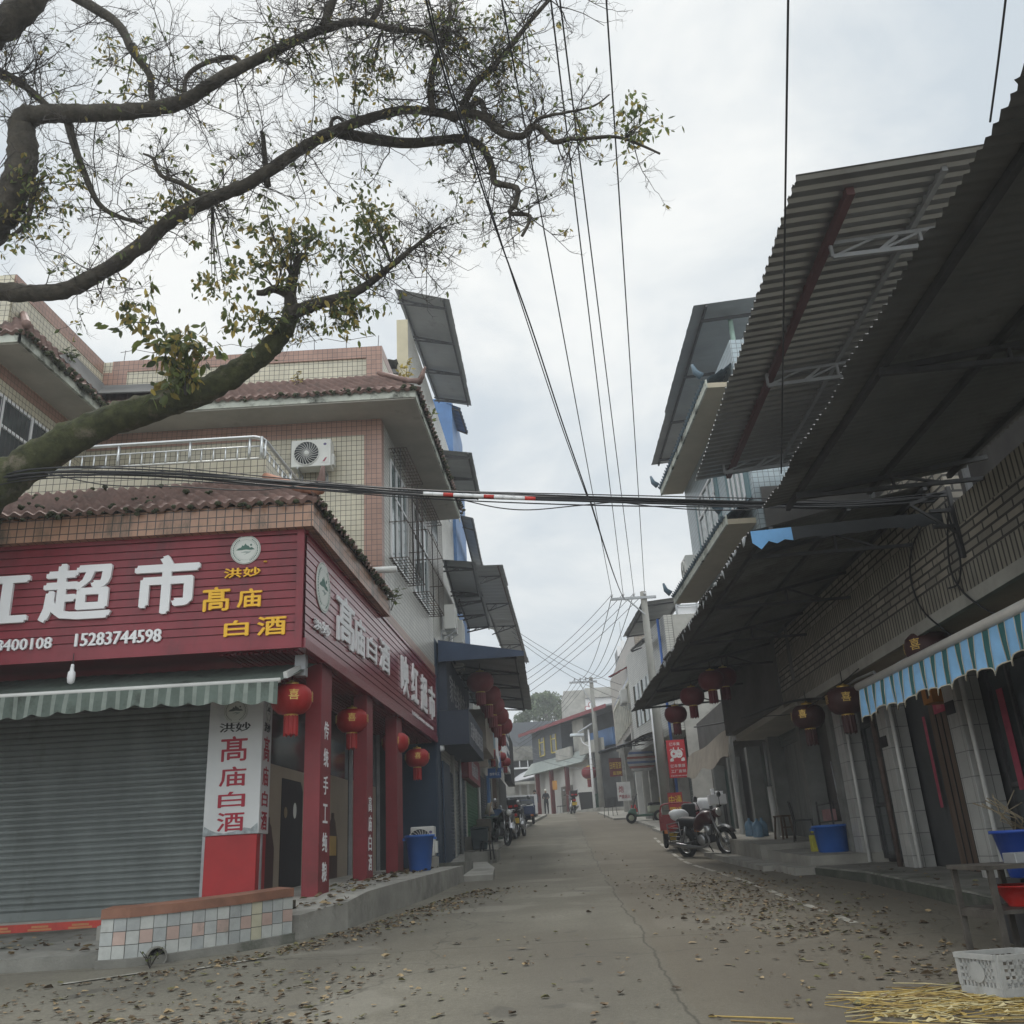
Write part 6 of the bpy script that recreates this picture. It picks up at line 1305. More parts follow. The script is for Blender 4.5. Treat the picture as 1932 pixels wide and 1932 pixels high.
dup(LN2, pt(1112, 1458, 73), 0, 'dark red lantern under the corner building canopy', None, 2.0)
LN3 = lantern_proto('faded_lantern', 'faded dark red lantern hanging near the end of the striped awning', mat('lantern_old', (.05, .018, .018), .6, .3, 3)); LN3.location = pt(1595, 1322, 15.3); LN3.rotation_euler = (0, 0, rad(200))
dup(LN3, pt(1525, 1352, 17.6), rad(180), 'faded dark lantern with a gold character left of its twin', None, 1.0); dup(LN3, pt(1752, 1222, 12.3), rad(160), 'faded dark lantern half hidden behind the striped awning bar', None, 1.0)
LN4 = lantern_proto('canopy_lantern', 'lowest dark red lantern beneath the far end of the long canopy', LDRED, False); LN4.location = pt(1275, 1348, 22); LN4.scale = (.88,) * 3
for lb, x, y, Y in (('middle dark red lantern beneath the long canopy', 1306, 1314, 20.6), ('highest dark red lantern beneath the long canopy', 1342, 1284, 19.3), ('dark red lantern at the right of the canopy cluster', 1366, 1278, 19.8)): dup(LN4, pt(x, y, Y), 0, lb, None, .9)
# ---------------------------------------------------------------- vehicles
def torus(mb, M, R_, r, mt, n=28, k=8):
    o = []
    for i in range(n):
        a = 2 * math.pi * i / n
        for j in range(k):
            b = 2 * math.pi * j / k; q = R_ + r * math.cos(b); o.append(M @ V((q * math.cos(a), q * math.sin(a), r * math.sin(b))))
    mb.add(o, [(i * k + j, ((i + 1) % n) * k + j, ((i + 1) % n) * k + (j + 1) % k, i * k + (j + 1) % k) for i in range(n) for j in range(k)], mt, True)
CHR = mat('chrome', (.33, .33, .34), .3, .2, 6, metal=.9)
ALLOY = mat('alloy', (.42, .43, .44), .35, .15, 4, metal=.7)
def wheel(t, x, y, R_, w, spokes=5, rim=ALLOY):
    M = Matrix.Translation((x, y, R_)) @ Matrix.Rotation(rad(90), 4, 'X'); m = MB(); torus(m, M, R_ - w, w, RUBBER); wh = m.build('wheel', t)
    m = MB(); torus(m, M, R_ - 2 * w + .01, .016, rim, 24, 6); m.lathe([(.045, -.05), (.055, 0), (.045, .05)], 12, rim, M)
    for i in range(spokes): a = 2 * math.pi * i / spokes; m.bar(M @ V((.04 * math.cos(a), .04 * math.sin(a), 0)), M @ V(((R_ - 2 * w) * math.cos(a), (R_ - 2 * w) * math.sin(a), 0)), .035, .022, rim)
    torus(m, M, .10, .012, STEEL, 20, 4); m.build('rim', wh); return wh
def motorbike(label, loc, rz, paint, box=None, guard=True, lean=0, s=1.0):
    t = thing('motorcycle', label, 'motorcycle', loc, rz, None, True); t.rotation_euler = (rad(lean), 0, rz); t.scale = (s, s, s)
    pm = mat('bike_paint_%s' % paint[0], paint[1], .28, .15, 3, spec=.6)
    wheel(t, -.62, 0, .30, .055); wheel(t, .66, 0, .30, .05)
    m = MB(); m.tube(smooth([V((-.15, 0, .62)), V((.05, 0, .78)), V((.25, 0, .82)), V((.40, 0, .74))], 3), [.10, .12, .13, .14, .145, .15, .15, .14, .11, .08], 12, pm); m.build('fuel_tank', t)
    m = MB(); m.tube(smooth([V((-.75, 0, .78)), V((-.45, 0, .76)), V((-.1, 0, .73))], 3), [.06, .10, .12, .12, .12, .11, .10], 10, BLK); m.build('seat', t)
    m = MB(); m.tube([(.42, 0, .80), (.2, 0, .40), (-.2, 0, .36), (-.35, 0, .66), (-.75, 0, .72)], .025, 8, IRON); m.tube([(.42, 0, .78), (-.3, 0, .66)], .025, 8, IRON)
    for y in (-.1, .1): m.tube([(-.62, y, .3), (-.2, y, .36)], .022, 8, IRON); m.tube([(-.6, y, .34), (-.42, y, .68)], .03, 8, CHR)
    m.build('frame', t)
    m = MB(); m.box(-.05, .25, -.11, .11, .30, .46, IRON); m.tube([(.15, 0, .45), (.22, 0, .66)], [.09, .10], 12, ALLOY); m.lathe([(.10, -.14), (.12, -.1), (.12, .1), (.10, .14)], 14, ALLOY, Matrix.Translation((.02, 0, .38)) @ Matrix.Rotation(rad(90), 4, 'X')); m.build('engine', t)
    m = MB()
    for y in (-.085, .085): m.tube([(.66, y, .30), (.52, y, .62), (.43, y, .92)], [.028, .026, .022], 8, CHR)
    m.build('fork', t)
    m = MB(); m.tube([(.33, -.36, 1.0), (.40, -.2, 1.02), (.44, 0, .96), (.40, .2, 1.02), (.33, .36, 1.0)], .014, 8, CHR); m.tube([(.33, -.38, 1.0), (.36, -.26, 1.01)], .02, 8, RUBBER); m.tube([(.33, .38, 1.0), (.36, .26, 1.01)], .02, 8, RUBBER); hb = m.build('handlebar', t)
    for y in (-.3, .3):
        m = MB(); m.tube([(.38, y, 1.01), (.36, y * 1.15, 1.2)], .008, 5, IRON); m.lathe([(.02, -.01), (.065, 0), (.06, .012)], 14, CHR, Matrix.Translation((.36, y * 1.18, 1.24)) @ Matrix.Rotation(rad(90), 4, 'Y')); m.build('mirror', hb)
    m = MB(); m.lathe([(.05, -.1), (.10, -.04), (.105, .03), (.09, .06)], 16, pm, Matrix.Translation((.56, 0, .90)) @ Matrix.Rotation(rad(80), 4, 'Y')); m.lathe([(.09, .06), (.05, .085)], 16, mat('lens', (.5, .5, .48), .1), Matrix.Translation((.56, 0, .90)) @ Matrix.Rotation(rad(80), 4, 'Y')); m.build('headlight', t)
    m = MB(); o = []
    for cx, R_, a0, a1, w_ in ((.66, .335, 30, 150, .07), (-.62, .345, 20, 140, .08)):
        o = []
        for i in range(13): a = rad(a0 + (a1 - a0) * i / 12); o += [V((cx + R_ * math.cos(a), -w_, .30 + R_ * math.sin(a))), V((cx + (R_ + .03) * math.cos(a), 0, .30 + (R_ + .03) * math.sin(a))), V((cx + R_ * math.cos(a), w_, .30 + R_ * math.sin(a)))]
        m.add(o, [(3 * i + j, 3 * i + 3 + j, 3 * i + 4 + j, 3 * i + 1 + j) for i in range(12) for j in (0, 1)], CHR if cx > 0 else BLK, True)
    m.build('mudguard', t)
    m = MB(); m.tube(smooth([V((.22, -.13, .52)), V((.3, -.15, .34)), V((.1, -.16, .24)), V((-.3, -.17, .26)), V((-.95, -.18, .36))], 3), [.022] * 7 + [.03, .04, .045, .05, .05, .045], 9, CHR); m.build('exhaust', t)
    m = MB(); m.tube([(-.05, .12, .28), (-.12, .30, .02)], .014, 6, IRON); m.build('kickstand', t)
    m = MB(); m.box(-.98, -.88, -.08, .08, .62, .70, mat('tail_red', (.45, .02, .02), .3)); m.box(-.97, -.95, -.13, .13, .40, .56, mat('plate_yellow', (.55, .38, .05), .5)); m.build('tail_light', t)
    if guard:
        m = MB()
        for sy in (-1, 1):
            for k in range(4): m.tube([(-.88, sy * .2, .42 + k * .09), (-.5, sy * .24, .40 + k * .09)], .010, 6, CHR)
            m.tube([(-.9, sy * .2, .38), (-.9, sy * .2, .76), (-.48, sy * .22, .80), (-.46, sy * .24, .38), (-.9, sy * .2, .38)], .014, 6, CHR)
        m.build('side_rack', t)
    if box:
        m = MB(); m.box(-1.0, -.62, -.2, .2, .84, 1.16, mat('top_box', (.025, .027, .03), .5, .2)); bx = m.build('top_box', t, bevel=.04)
        m = MB(); m.box(-1.005, -1.0, -.15, -.03, .9, .97, mat('tail_red', (.45, .02, .02), .3)); m.box(-1.005, -1.0, .03, .15, .9, .97, mat('tail_red', (.45, .02, .02), .3)); m.build('reflector', bx)
    return t
def place(px, py, Y=None):
    g_ = gnd(px, py) if Y is None else pt(px, py, Y); return V((g_.x, g_.y, gz(g_.y)))
a, b = gnd(1312, 1614), gnd(1364, 1621)
mid = (a + b) / 2; hd_ = math.atan2(-.86, .55)
MB1 = motorbike('dark red motorcycle with chrome side racks parked at the right kerb', (mid.x, mid.y, gz(mid.y)), hd_, ('dark_red', (.05, .009, .012)), None, True, 8, 1.2)
MB2 = motorbike('black motorcycle facing the viewer at the left kerb', place(944, 1598), rad(-70), ('black', (.018, .02, .02)), None, False, -6, 1.25)
MB3 = motorbike('motorcycle with a black top box and yellow plate on the left, seen from behind', place(984, 1579), rad(82), ('dark', (.02, .02, .025)), True, False, -4, 1.28)
MB4 = motorbike('dark scooter-like motorcycle parked behind the top-box motorcycle', place(966, 1558, 39), rad(80), ('grey_black', (.03, .03, .032)), None, False, -6, 1.1)
dup(MB3, place(1081, 1534, 66), rad(95), 'small distant motorcycle with red tail by the corner building')
def tricycle(label, loc, rz, body, hoop=True, cargo=True):
    t = thing('cargo_tricycle', label, 'tricycle', loc, rz, None, True); pm = mat('trike_%s' % body[0], body[1], .45, .2, 2)
    for y in (-.46, .46): wheel(t, -.95, y, .28, .07, 6, IRON)
    wheel(t, 1.0, 0, .28, .055, 6, IRON)
    m = MB(); m.box(-1.6, -.1, -.55, .55, .50, .56, pm)
    for y in (-.55, .52): m.box(-1.6, -.1, y, y + .03, .56, .70, pm); m.box(-1.6, -.1, y, y + .03, .76, .84, pm); m.box(-1.6, -.1, y, y + .03, .90, .98, pm)
    for x in (-1.6, -.13): m.box(x, x + .03, -.52, .52, .56, .92, pm)
    for x in (-1.58, -1.1, -.6, -.13):
        for y in (-.57, .55): m.box(x, x + .05, y, y + .02, .5, 1.0, pm)
    m.build('cargo_bed', t)
    m = MB(); m.tube([(-1.5, 0, .44), (.3, 0, .42), (.75, 0, .85)], .04, 8, IRON); m.tube([(-.95, -.5, .28), (-.95, .5, .28)], .04, 8, IRON); m.tube([(1.0, -.08, .28), (.80, -.08, .95)], .03, 8, CHR); m.tube([(1.0, .08, .28), (.80, .08, .95)], .03, 8, CHR); m.build('frame', t)
    m = MB(); m.box(.05, .5, -.2, .2, .62, .74, BLK); m.build('seat', t, bevel=.04)
    m = MB(); m.box(.05, .7, -.3, .3, .34, .60, pm); m.hexa([V(q) for q in ((.74, -.34, .4), (.92, -.22, .4), (.92, .22, .4), (.74, .34, .4), (.70, -.34, 1.0), (.86, -.2, 1.0), (.86, .2, 1.0), (.70, .34, 1.0))], pm); m.build('front_shield', t, bevel=.03)
    m = MB(); m.tube([(.62, -.38, 1.12), (.72, -.2, 1.12), (.78, 0, 1.06), (.72, .2, 1.12), (.62, .38, 1.12)], .016, 8, IRON); m.build('handlebar', t)
    m = MB(); m.lathe([(.06, -.06), (.10, 0), (.09, .05)], 14, CHR, Matrix.Translation((.93, 0, .92)) @ Matrix.Rotation(rad(90), 4, 'Y')); m.build('headlight', t)
    if hoop: m = MB(); m.tube(smooth([V((-.12, -.52, .9)), V((-.1, -.5, 1.15)), V((-.1, -.35, 1.28)), V((-.1, .35, 1.28)), V((-.1, .5, 1.15)), V((-.12, .52, .9))], 4), .022, 8, pm); m.build('guard_hoop', t)
    m = MB(); m.box(-1.63, -1.6, -.5, -.36, .40, .50, mat('lamp_orange', (.55, .18, .05), .4)); m.box(-1.63, -1.6, .36, .5, .40, .50, mat('lamp_orange', (.55, .18, .05), .4)); m.build('tail_light', t)
    return t
TRK = tricycle('red cargo tricycle parked behind the dark red motorcycle', place(1284, 1590, 29.6), rad(84), ('red', (.23, .02, .025)))
TRB = tricycle('blue cargo tricycle seen from behind on the left side of the street', place(991, 1541, 52), rad(88), ('blue', (.03, .05, .12)), True); TRB.scale = (1.0,) * 3
def sack(label, c, rx, ry, rz_, mt, seed):
    r_ = random.Random(seed); m = MB(); n, k = 18, 10; o = []
    for i in range(k + 1):
        ph = math.pi * i / k
        for j in range(n):
            a = 2 * math.pi * j / n; w_ = 1 + .10 * math.sin(3 * a + seed) * math.sin(2 * ph) + r_.uniform(-.05, .05); o.append(V(c) + V((rx * math.sin(ph) ** .7 * math.cos(a) * w_, ry * math.sin(ph) ** .7 * math.sin(a) * w_, rz_ * math.cos(ph) * w_)))
    m.add(o, [(i * n + j, i * n + (j + 1) % n, (i + 1) * n + (j + 1) % n, (i + 1) * n + j) for i in range(k) for j in range(n)], mt, True); return tag(m.build('sack'), label, 'sack')
SACKW = mat('woven_white', (.62, .63, .64), .7, .12, 5)
p = pt(1329, 1524, 28.9); sack('white woven sack heaped on the red tricycle bed', p + V((0, 0, 0)), .36, .36, .28, SACKW, 3)
p = pt(1281, 1538, 27.6); sack('small white bag hanging at the side of the red tricycle', p, .28, .15, .16, SACKW, 5)
p = pt(1300, 1531, 28.0); m = MB(); m.box(p.x - .18, p.x + .18, p.y - .15, p.y + .25, p.z - .25, p.z + .22, mat('top_box', (.025, .027, .03), .5, .2)); tag(m.build('delivery_box', bevel=.05), 'black delivery box on the red tricycle in front of the white sack', 'box')
# green senior scooter
GS = thing('mobility_scooter', 'green three-wheeled scooter with cream hubs at the right kerb', 'scooter', place(1222, 1549, 47), rad(178), None, True); GS.scale = (1.25,) * 3
CRH = mat('cream_hub', (.50, .52, .40), .5, .1)
def hubwheel(t, x, y, R_): 
    M = Matrix.Translation((x, y, R_)) @ Matrix.Rotation(rad(90), 4, 'X'); m = MB(); torus(m, M, R_ - .06, .06, RUBBER); w_ = m.build('wheel', t); m = MB(); m.lathe([(R_ - .1, -.05), (R_ - .09, 0), (R_ - .1, .05)], 18, CRH, M); m.build('hub', w_)
hubwheel(GS, .62, 0, .21)
for y in (-.3, .3): hubwheel(GS, -.45, y, .22)
m = MB(); m.box(-.7, .45, -.28, .28, .24, .32, GREEN); m.hexa([V(q) for q in ((.4, -.2, .3), (.75, -.14, .40), (.75, .14, .40), (.4, .2, .3), (.42, -.18, .55), (.62, -.12, .56), (.62, .12, .56), (.42, .18, .55))], GREEN); m.build('body', GS, bevel=.03)
m = MB(); m.box(-.62, -.05, -.26, .26, .36, .62, CRH); m.build('seat_base', GS, bevel=.06)
m = MB(); m.box(-.6, -.1, -.24, .24, .62, .74, BLK); m.box(-.68, -.56, -.22, .22, .8, 1.2, GREEN); m.build('seat', GS, bevel=.04)
m = MB(); m.tube([(.55, 0, .5), (.38, 0, 1.0)], .03, 8, IRON); m.tube([(.34, -.26, 1.06), (.38, 0, 1.0), (.34, .26, 1.06)], .016, 8, IRON); m.build('handlebar', GS)
m = MB(); m.box(-1.15, -.7, -.28, .28, .40, .9, mat('dark_green_box', (.02, .04, .03), .5)); m.box(-.66, -.5, .27, .29, .72, .9, mat('plate_yellow', (.55, .38, .05), .5)); m.build('rear_box', GS, bevel=.03)

# ---------------------------------------------------------------- people
def person(label, loc, rz, top, bottom, hair, skin=(.36, .22, .15), hold=True, h=1.68):
    t = thing('person', label, 'person', loc, rz, None, True); k = h / 1.7
    pts = {'hip': (0, 0, .95), 'waist': (0, 0, 1.1), 'chest': (0, 0, 1.3), 'neck': (0, .01, 1.47), 'head0': (0, .015, 1.56), 'head1': (0, .02, 1.66), 'shL': (.17, 0, 1.40), 'elL': (.25, .05, 1.14), 'wrL': (.14 if hold else .26, .24 if hold else .10, 1.12 if hold else .90), 'haL': (.07 if hold else .26, .29 if hold else .13, 1.14 if hold else .80),
           'shR': (-.17, 0, 1.40), 'elR': (-.25, .05, 1.14), 'wrR': (-.14 if hold else -.26, .24 if hold else .08, 1.10 if hold else .90), 'haR': (-.06 if hold else -.26, .29 if hold else .1, 1.12 if hold else .80),
           'hL': (.09, 0, .90), 'knL': (.10, .02, .49), 'anL': (.11, -.02, .09), 'toL': (.12, .12, .04), 'hR': (-.09, 0, .90), 'knR': (-.11, .03, .49), 'anR': (-.12, 0, .09), 'toR': (-.13, .14, .04)}
    rr_ = {'hip': .15, 'waist': .14, 'chest': .16, 'neck': .055, 'head0': .085, 'head1': .09, 'shL': .075, 'elL': .05, 'wrL': .034, 'haL': .04, 'shR': .075, 'elR': .05, 'wrR': .034, 'haR': .04, 'hL': .095, 'knL': .065, 'anL': .042, 'toL': .04, 'hR': .095, 'knR': .065, 'anR': .042, 'toR': .04}
    ed_ = [('hip', 'waist'), ('waist', 'chest'), ('chest', 'neck'), ('neck', 'head0'), ('head0', 'head1'), ('chest', 'shL'), ('shL', 'elL'), ('elL', 'wrL'), ('wrL', 'haL'), ('chest', 'shR'), ('shR', 'elR'), ('elR', 'wrR'), ('wrR', 'haR'), ('hip', 'hL'), ('hL', 'knL'), ('knL', 'anL'), ('anL', 'toL'), ('hip', 'hR'), ('hR', 'knR'), ('knR', 'anR'), ('anR', 'toR')]
    ks = list(pts); me = bpy.data.meshes.new('body'); me.from_pydata([tuple(c * k for c in pts[q]) for q in ks], [(ks.index(a), ks.index(b)) for a, b in ed_], [])
    o = bpy.data.objects.new('tmp', me); COL.objects.link(o); sk = o.modifiers.new('s', 'SKIN')
    for i, q in enumerate(ks): me.skin_vertices[0].data[i].radius = (rr_[q] * k * (1.1 if q in ('hip', 'waist', 'chest') else 1), rr_[q] * k * (.75 if q in ('hip', 'waist', 'chest') else 1)); 
    me.skin_vertices[0].data[0].use_root = True
    ss = o.modifiers.new('u', 'SUBSURF'); ss.levels = 1; ss.render_levels = 1
    ev = o.evaluated_get(bpy.context.evaluated_depsgraph_get()); m2 = bpy.data.meshes.new_from_object(ev)
    bpy.data.objects.remove(o); m2.name = 'body'
    for q in (top, bottom, mat('skin_%d' % int(skin[0] * 100), skin, .6, .1), hair, BLK): m2.materials.append(q)
    for p_ in m2.polygons:
        c = p_.center; z = c.z / k; p_.use_smooth = True; i = 0
        if z > 1.50: i = 3 if (z > 1.68 or c.y < -.0) and z > 1.57 else 2
        elif z < .10: i = 4
        elif z < .93 and abs(c.x) < .22 * k: i = 1
        elif c.y > .25 * k or (not hold and z < .86): i = 2
        p_.material_index = i
    ob = bpy.data.objects.new('body', m2); COL.objects.link(ob); ob.parent = t
    m = MB(); m.lathe([(.02, .125), (.075, .10), (.102, .03), (.098, -.03), (.06, -.05)], 14, hair, Matrix.Translation((0, -.005, 1.655 * k))); m.build('hair', t); 
    m = MB(); m.tube([(0, .105, 1.60 * k), (0, .125, 1.585 * k)], [.014, .02], 6, MATS['skin_%d' % int(skin[0] * 100)])
    for sx in (-.035, .035): m.lathe([(.004, -.004), (.012, 0), (.004, .004)], 8, BLK, Matrix.Translation((sx, .098, 1.625 * k)))
    m.box(-.03, .03, .096, .102, 1.553 * k, 1.56 * k, mat('lip', (.25, .09, .08), .6)); m.build('face', t)
    return t
NV = mat('dark_jacket', (.022, .024, .03), .8, .2, 4); TR = mat('dark_trousers', (.018, .019, .023), .85, .2, 4); HAIR = mat('black_hair', (.015, .013, .012), .6, .2); HATW = mat('white_cap', (.60, .58, .52), .8, .1)
pp = place(1032, 1536, 69); person('person in dark clothes and a pale cap, hands held together in front', pp, rad(175), NV, TR, HATW, (.30, .19, .13))
pp = place(1011, 1532, 66); person('dark-haired person in a dark jacket standing behind the blue tricycle', pp, rad(150), mat('slate_jacket', (.03, .04, .055), .8, .2, 4), TR, HAIR, (.30, .19, .13), False)

# ---------------------------------------------------------------- signs on the right
def board(name, label, x0, y0, x1, y1, Y, bg, fn, cat='sign'):
    a, b = pt(x0, y0, Y), pt(x1, y1, Y); t = thing(name, label, cat, ((a.x + b.x) / 2, Y, b.z)); m = MB(); m.box(a.x, b.x, Y, Y + .05, b.z, a.z, bg); m.build('panel', t)
    w_, h_ = b.x - a.x, a.z - b.z; m = MB(); fn(m, lambda u, v: V((a.x + u * w_, Y - .004, a.z - v * h_)), w_, h_); m.build('lettering', t); return t
SRED = mat('sign_red', (.50, .025, .035), .5, .06, 1.5); SW = mat('sign_white', (.72, .70, .68), .5)
def fr_(m, P, w_, h_):
    m.text('亿丰果', P(.44, .11), X, Z, w_ * .58, h_ * .09, SW, .004, .01); m.text('亿丰果袋', P(.50, .69), X, Z, w_ * .80, h_ * .09, SW, .004, .01); m.text('工厂直销', P(.51, .83), X, Z, w_ * .80, h_ * .085, SW, .004, .01); m.text('批发纸袋 果袋 塑料袋', P(.5, .95), X, Z, w_ * .86, h_ * .035, SW, .003, .01)
    m.disc(P(.37, .37), X, Z, w_ * .20, h_ * .115, .004, SW, 20); m.disc(P(.63, .37), X, Z, w_ * .20, h_ * .115, .006, SW, 20)
    st_ = [(math.cos(rad(90 + 36 * i)) * (w_ * .10 if i % 2 == 0 else w_ * .042), math.sin(rad(90 + 36 * i)) * (w_ * .10 if i % 2 == 0 else w_ * .042)) for i in range(10)]; m.poly(P(.35, .37) - Y_ * .008, X, Z, st_, .004, SRED)
    for u, v in ((.60, .33), (.70, .33), (.60, .42), (.70, .42)): m.disc(P(u, v) - Y_ * .008, X, Z, w_ * .022, w_ * .022, .004, SRED, 8)
    for u, s in ((.22, -1), (.82, 1)): m.poly(P(u, .26), X, Z, [(-s * w_ * .10, w_ * .03), (0, w_ * .05), (s * w_ * .10, -w_ * .06), (0, -w_ * .01)], .004, SW); m.poly(P(u - s * .0, .52), X, Z, [(-w_ * .11, -w_ * .08), (-w_ * .02, -w_ * .11), (w_ * .10, -w_ * .08), (w_ * .10, w_ * .05), (w_ * .03, w_ * .10), (-w_ * .08, w_ * .04)], .004, SW)
    for u in (.36, .62): m.poly(P(u, .235), X, Z, [(-.02, -.03), (.02, -.03), (.03, .05), (-.01, .05)], .004, SW)
board('hanging_sign', 'red hanging sign with white fruit emblem and characters on the utility pole', 1256, 1397, 1299, 1466, 36.7, SRED, fr_)
YL2 = mat('sign_yellow', (.70, .48, .05), .5)
def f2(m, P, w_, h_): m.text('中通', P(.5, .27), X, Z, w_ * .88, h_ * .32, YL2, .004, .02); m.text('圆通', P(.5, .72), X, Z, w_ * .88, h_ * .34, YL2, .004, .02)
board('standing_sign', 'red sign board with big yellow characters below the fruit sign', 1259, 1496, 1292, 1545, 36.75, mat('sign_red2', (.33, .025, .03), .5, .1), f2)
def f3(m, P, w_, h_): m.text('炮', P(.30, .38), X, Z, w_ * .36, h_ * .36, REDL, .004, .02); m.text('严禁烟火', P(.5, .78), X, Z, w_ * .84, h_ * .2, REDL, .004, .01)
board('warning_board', 'white warning board with red characters leaning at the dark shopfront', 1163, 1476, 1192, 1510, 55.5, SW, f3)
def f4(m, P, w_, h_): m.text('日用百货', P(.5, .4), X, Z, w_ * .9, h_ * .38, YL2, .004, .03); m.text('烟酒糖', P(.6, .82), X, Z, w_ * .7, h_ * .2, YL2, .004, .02)
board('shop_sign', 'small tilted maroon sign with yellow characters by the far pole', 1148, 1431, 1175, 1464, 57, mat('sign_maroon', (.16, .02, .02), .5), f4)
# striped tarpaulin bundle above the scooter
m = MB(); c = pt(1209, 1434, 46); STR = [mat('stripe_w', (.45, .44, .43), .8), mat('stripe_r', (.30, .10, .08), .8), mat('stripe_b', (.12, .16, .30), .8)]
for k in range(9): 
    a0, a1 = k / 9, (k + 1) / 9; w0 = .42 + .22 * math.sin(a0 * 3.1); w1 = .42 + .22 * math.sin(a1 * 3.1)
    m.hexa([c + V((-w0 * 1.1, -.25, -.5 + a0)), c + V((w0 * 1.1, -.25, -.5 + a0)), c + V((w0, .3, -.5 + a0)), c + V((-w0, .3, -.5 + a0)), c + V((-w1 * 1.1, -.25, -.5 + a1 - .01)), c + V((w1 * 1.1, -.25, -.5 + a1 - .01)), c + V((w1, .3, -.5 + a1 - .01)), c + V((-w1, .3, -.5 + a1 - .01))], STR[(0, 1, 0, 2, 0, 1, 0, 2, 0)[k]])
tag(m.build('striped_bundle'), 'red white and blue striped bundle hanging under the ragged canopy', 'bundle')

# blue and teal striped awning on the right
SA_ = thing('awning', 'bright blue and teal striped awning valance over the right shops', 'awning', R(10, -1.1, 2))
def aw(y, dz=0, n=0): return V((4.48 + .0201 * y + n, y, 1.975 + dz - (13.0 - y) * .016))
m = MB(); m.tube([aw(13.05), aw(4.0)], .055, 12, mat('awning_bar', (.52, .50, .47), .45, .1)); m.build('front_bar', SA_)
ABL = mat('awning_blue', (.24, .47, .74), .8, .12, 4); ATE = mat('awning_teal', (.035, .135, .14), .8, .15, 4); ACR = mat('awning_piping', (.55, .50, .40), .8)
o = []; NS = 540; y0_, y1_ = 13.0, 4.0; ar_ = random.Random(2)
def prof(y):
    u = (13.0 - y) / .335; sc_ = abs(math.sin(math.pi * u)); w_ = .03 * math.sin(u * math.pi * 2 + 3.6) + .02 * math.sin(u * 2.1); return -.40 - .09 * (1 - sc_) ** 1.5 * 1 - .03 * math.sin(u * 1.7), w_
for i in range(NS + 1):
    y = y0_ + (y1_ - y0_) * i / NS; b_, w_ = prof(y); o += [aw(y, -.02), aw(y, b_ * .5, -.02 + w_ * .5), aw(y, b_, -.03 + w_)]
m = MB()
for i in range(NS):
    mt = ABL if ((13.0 - (y0_ + (y1_ - y0_) * (i + .5) / NS)) / .335) % 1 < .56 else ATE
    if (i % 10) == 0: mt = ACR if False else mt
    for j in (0, 1): m.add([o[3 * i + j], o[3 * i + 3 + j], o[3 * i + 4 + j], o[3 * i + 1 + j]], [(0, 1, 2, 3)], mt, True)
va = m.build('valance', SA_)
m = MB(); m.tube([o[3 * i + 2] for i in range(0, NS + 1, 3)], .008, 5, ACR)
for k in range(54):
    y = 13.0 - (k // 2) * .335 - (.1876 if k % 2 else 0)
    if y > 4: b_, w_ = prof(y); m.tube([aw(y, -.02, -.004), aw(y, b_ * .5, -.025 + w_ * .5), aw(y, b_, -.035 + w_)], .005, 4, ACR)
m.build('piping', va)
m = MB(); m.patch(aw(13, .02), aw(4, .02), R(4, -.62, 2.20), R(13, -.62, 2.20), 40, 4, ATE, lambda u, v: .01 * math.sin(u * 170)); m.build('cover', SA_)
m = MB(); m.bar(aw(12.9, .0), R(12.6, -.4, 2.40), .05, .05, GALV); m.bar(aw(5, .0), R(5, -.4, 2.40), .05, .05, GALV); m.build('arm', SA_)
m = MB(); m.tube([R(16.2, -.5, 2.45), R(14.6, -.8, 2.33), R(13.2, -1.0, 2.2), R(12.9, -1.05, 2.05)], .02, 8, GALV); tag(m.build('bent_pipe'), 'bent grey pipe reaching from the soffit to the striped awning end', 'pipe')
# ---------------------------------------------------------------- small things along the kerbs
def tub(name, label, c, r0, r1, h, mt, cat, rim=.02, handles=False, n=26):
    m = MB(); M = Matrix.Translation(c); m.lathe([(r0 * .98, 0), (r0, .01), (r1, h * .93), (r1 + rim, h * .93), (r1 + rim, h), (r1 - .012, h), (r0 - .012, .02)], n, mt, M)
    if handles:
        for a in (0, math.pi): q = V(c) + V(((r1 + .03) * math.cos(a), (r1 + .03) * math.sin(a), h * .9)); m.box(q.x - .03, q.x + .03, q.y - .07, q.y + .07, q.z - .03, q.z + .02, mt)
    return tag(m.build(name), label, cat)
p = pt(793, 1643, 20.2); zp = pave_z(7.3); tub('plastic_bin', 'tall bright blue plastic bin at the end of the supermarket pavement', V((p.x, p.y, zp)), .22, .29, .70, BLUEP, 'bin', .03, True)
p = pt(797, 1582, 21.2); outdoor_unit('air_conditioner', 'boxy outdoor unit standing behind the blue bin', V((p.x, 21.6, zp + .28)), 0, .52, .62, .4)
m = MB(); m.box(p.x - .3, p.x + .3, 21.2, 21.7, zp, zp + .27, CONC); tag(m.build('concrete_block'), 'low concrete block under the outdoor unit behind the bin', 'block')
p = R(19.3, -.25); tub('plastic_bin', 'large dark blue plastic barrel on the right pavement', V((p.x, p.y, gz(19.3) + .14)), .27, .33, .66, BLUEP, 'barrel', .03, True)
p = R(19.75, -.42); m = MB(); m.box(p.x - .12, p.x + .1, p.y - .02, p.y + .14, gz(19.6) + .3, gz(19.6) + .62, mat('yellow_plastic', (.45, .42, .06), .5)); m.tube([(p.x - .1, p.y, gz(19.6) + .68), (p.x + .4, p.y, gz(19.6) + .78)], .03, 6, mat('yellow_plastic', (.45, .42, .06), .5)); tag(m.build('plastic_jug', bevel=.02), 'yellow plastic jug hung beside the dark blue barrel', 'jug')
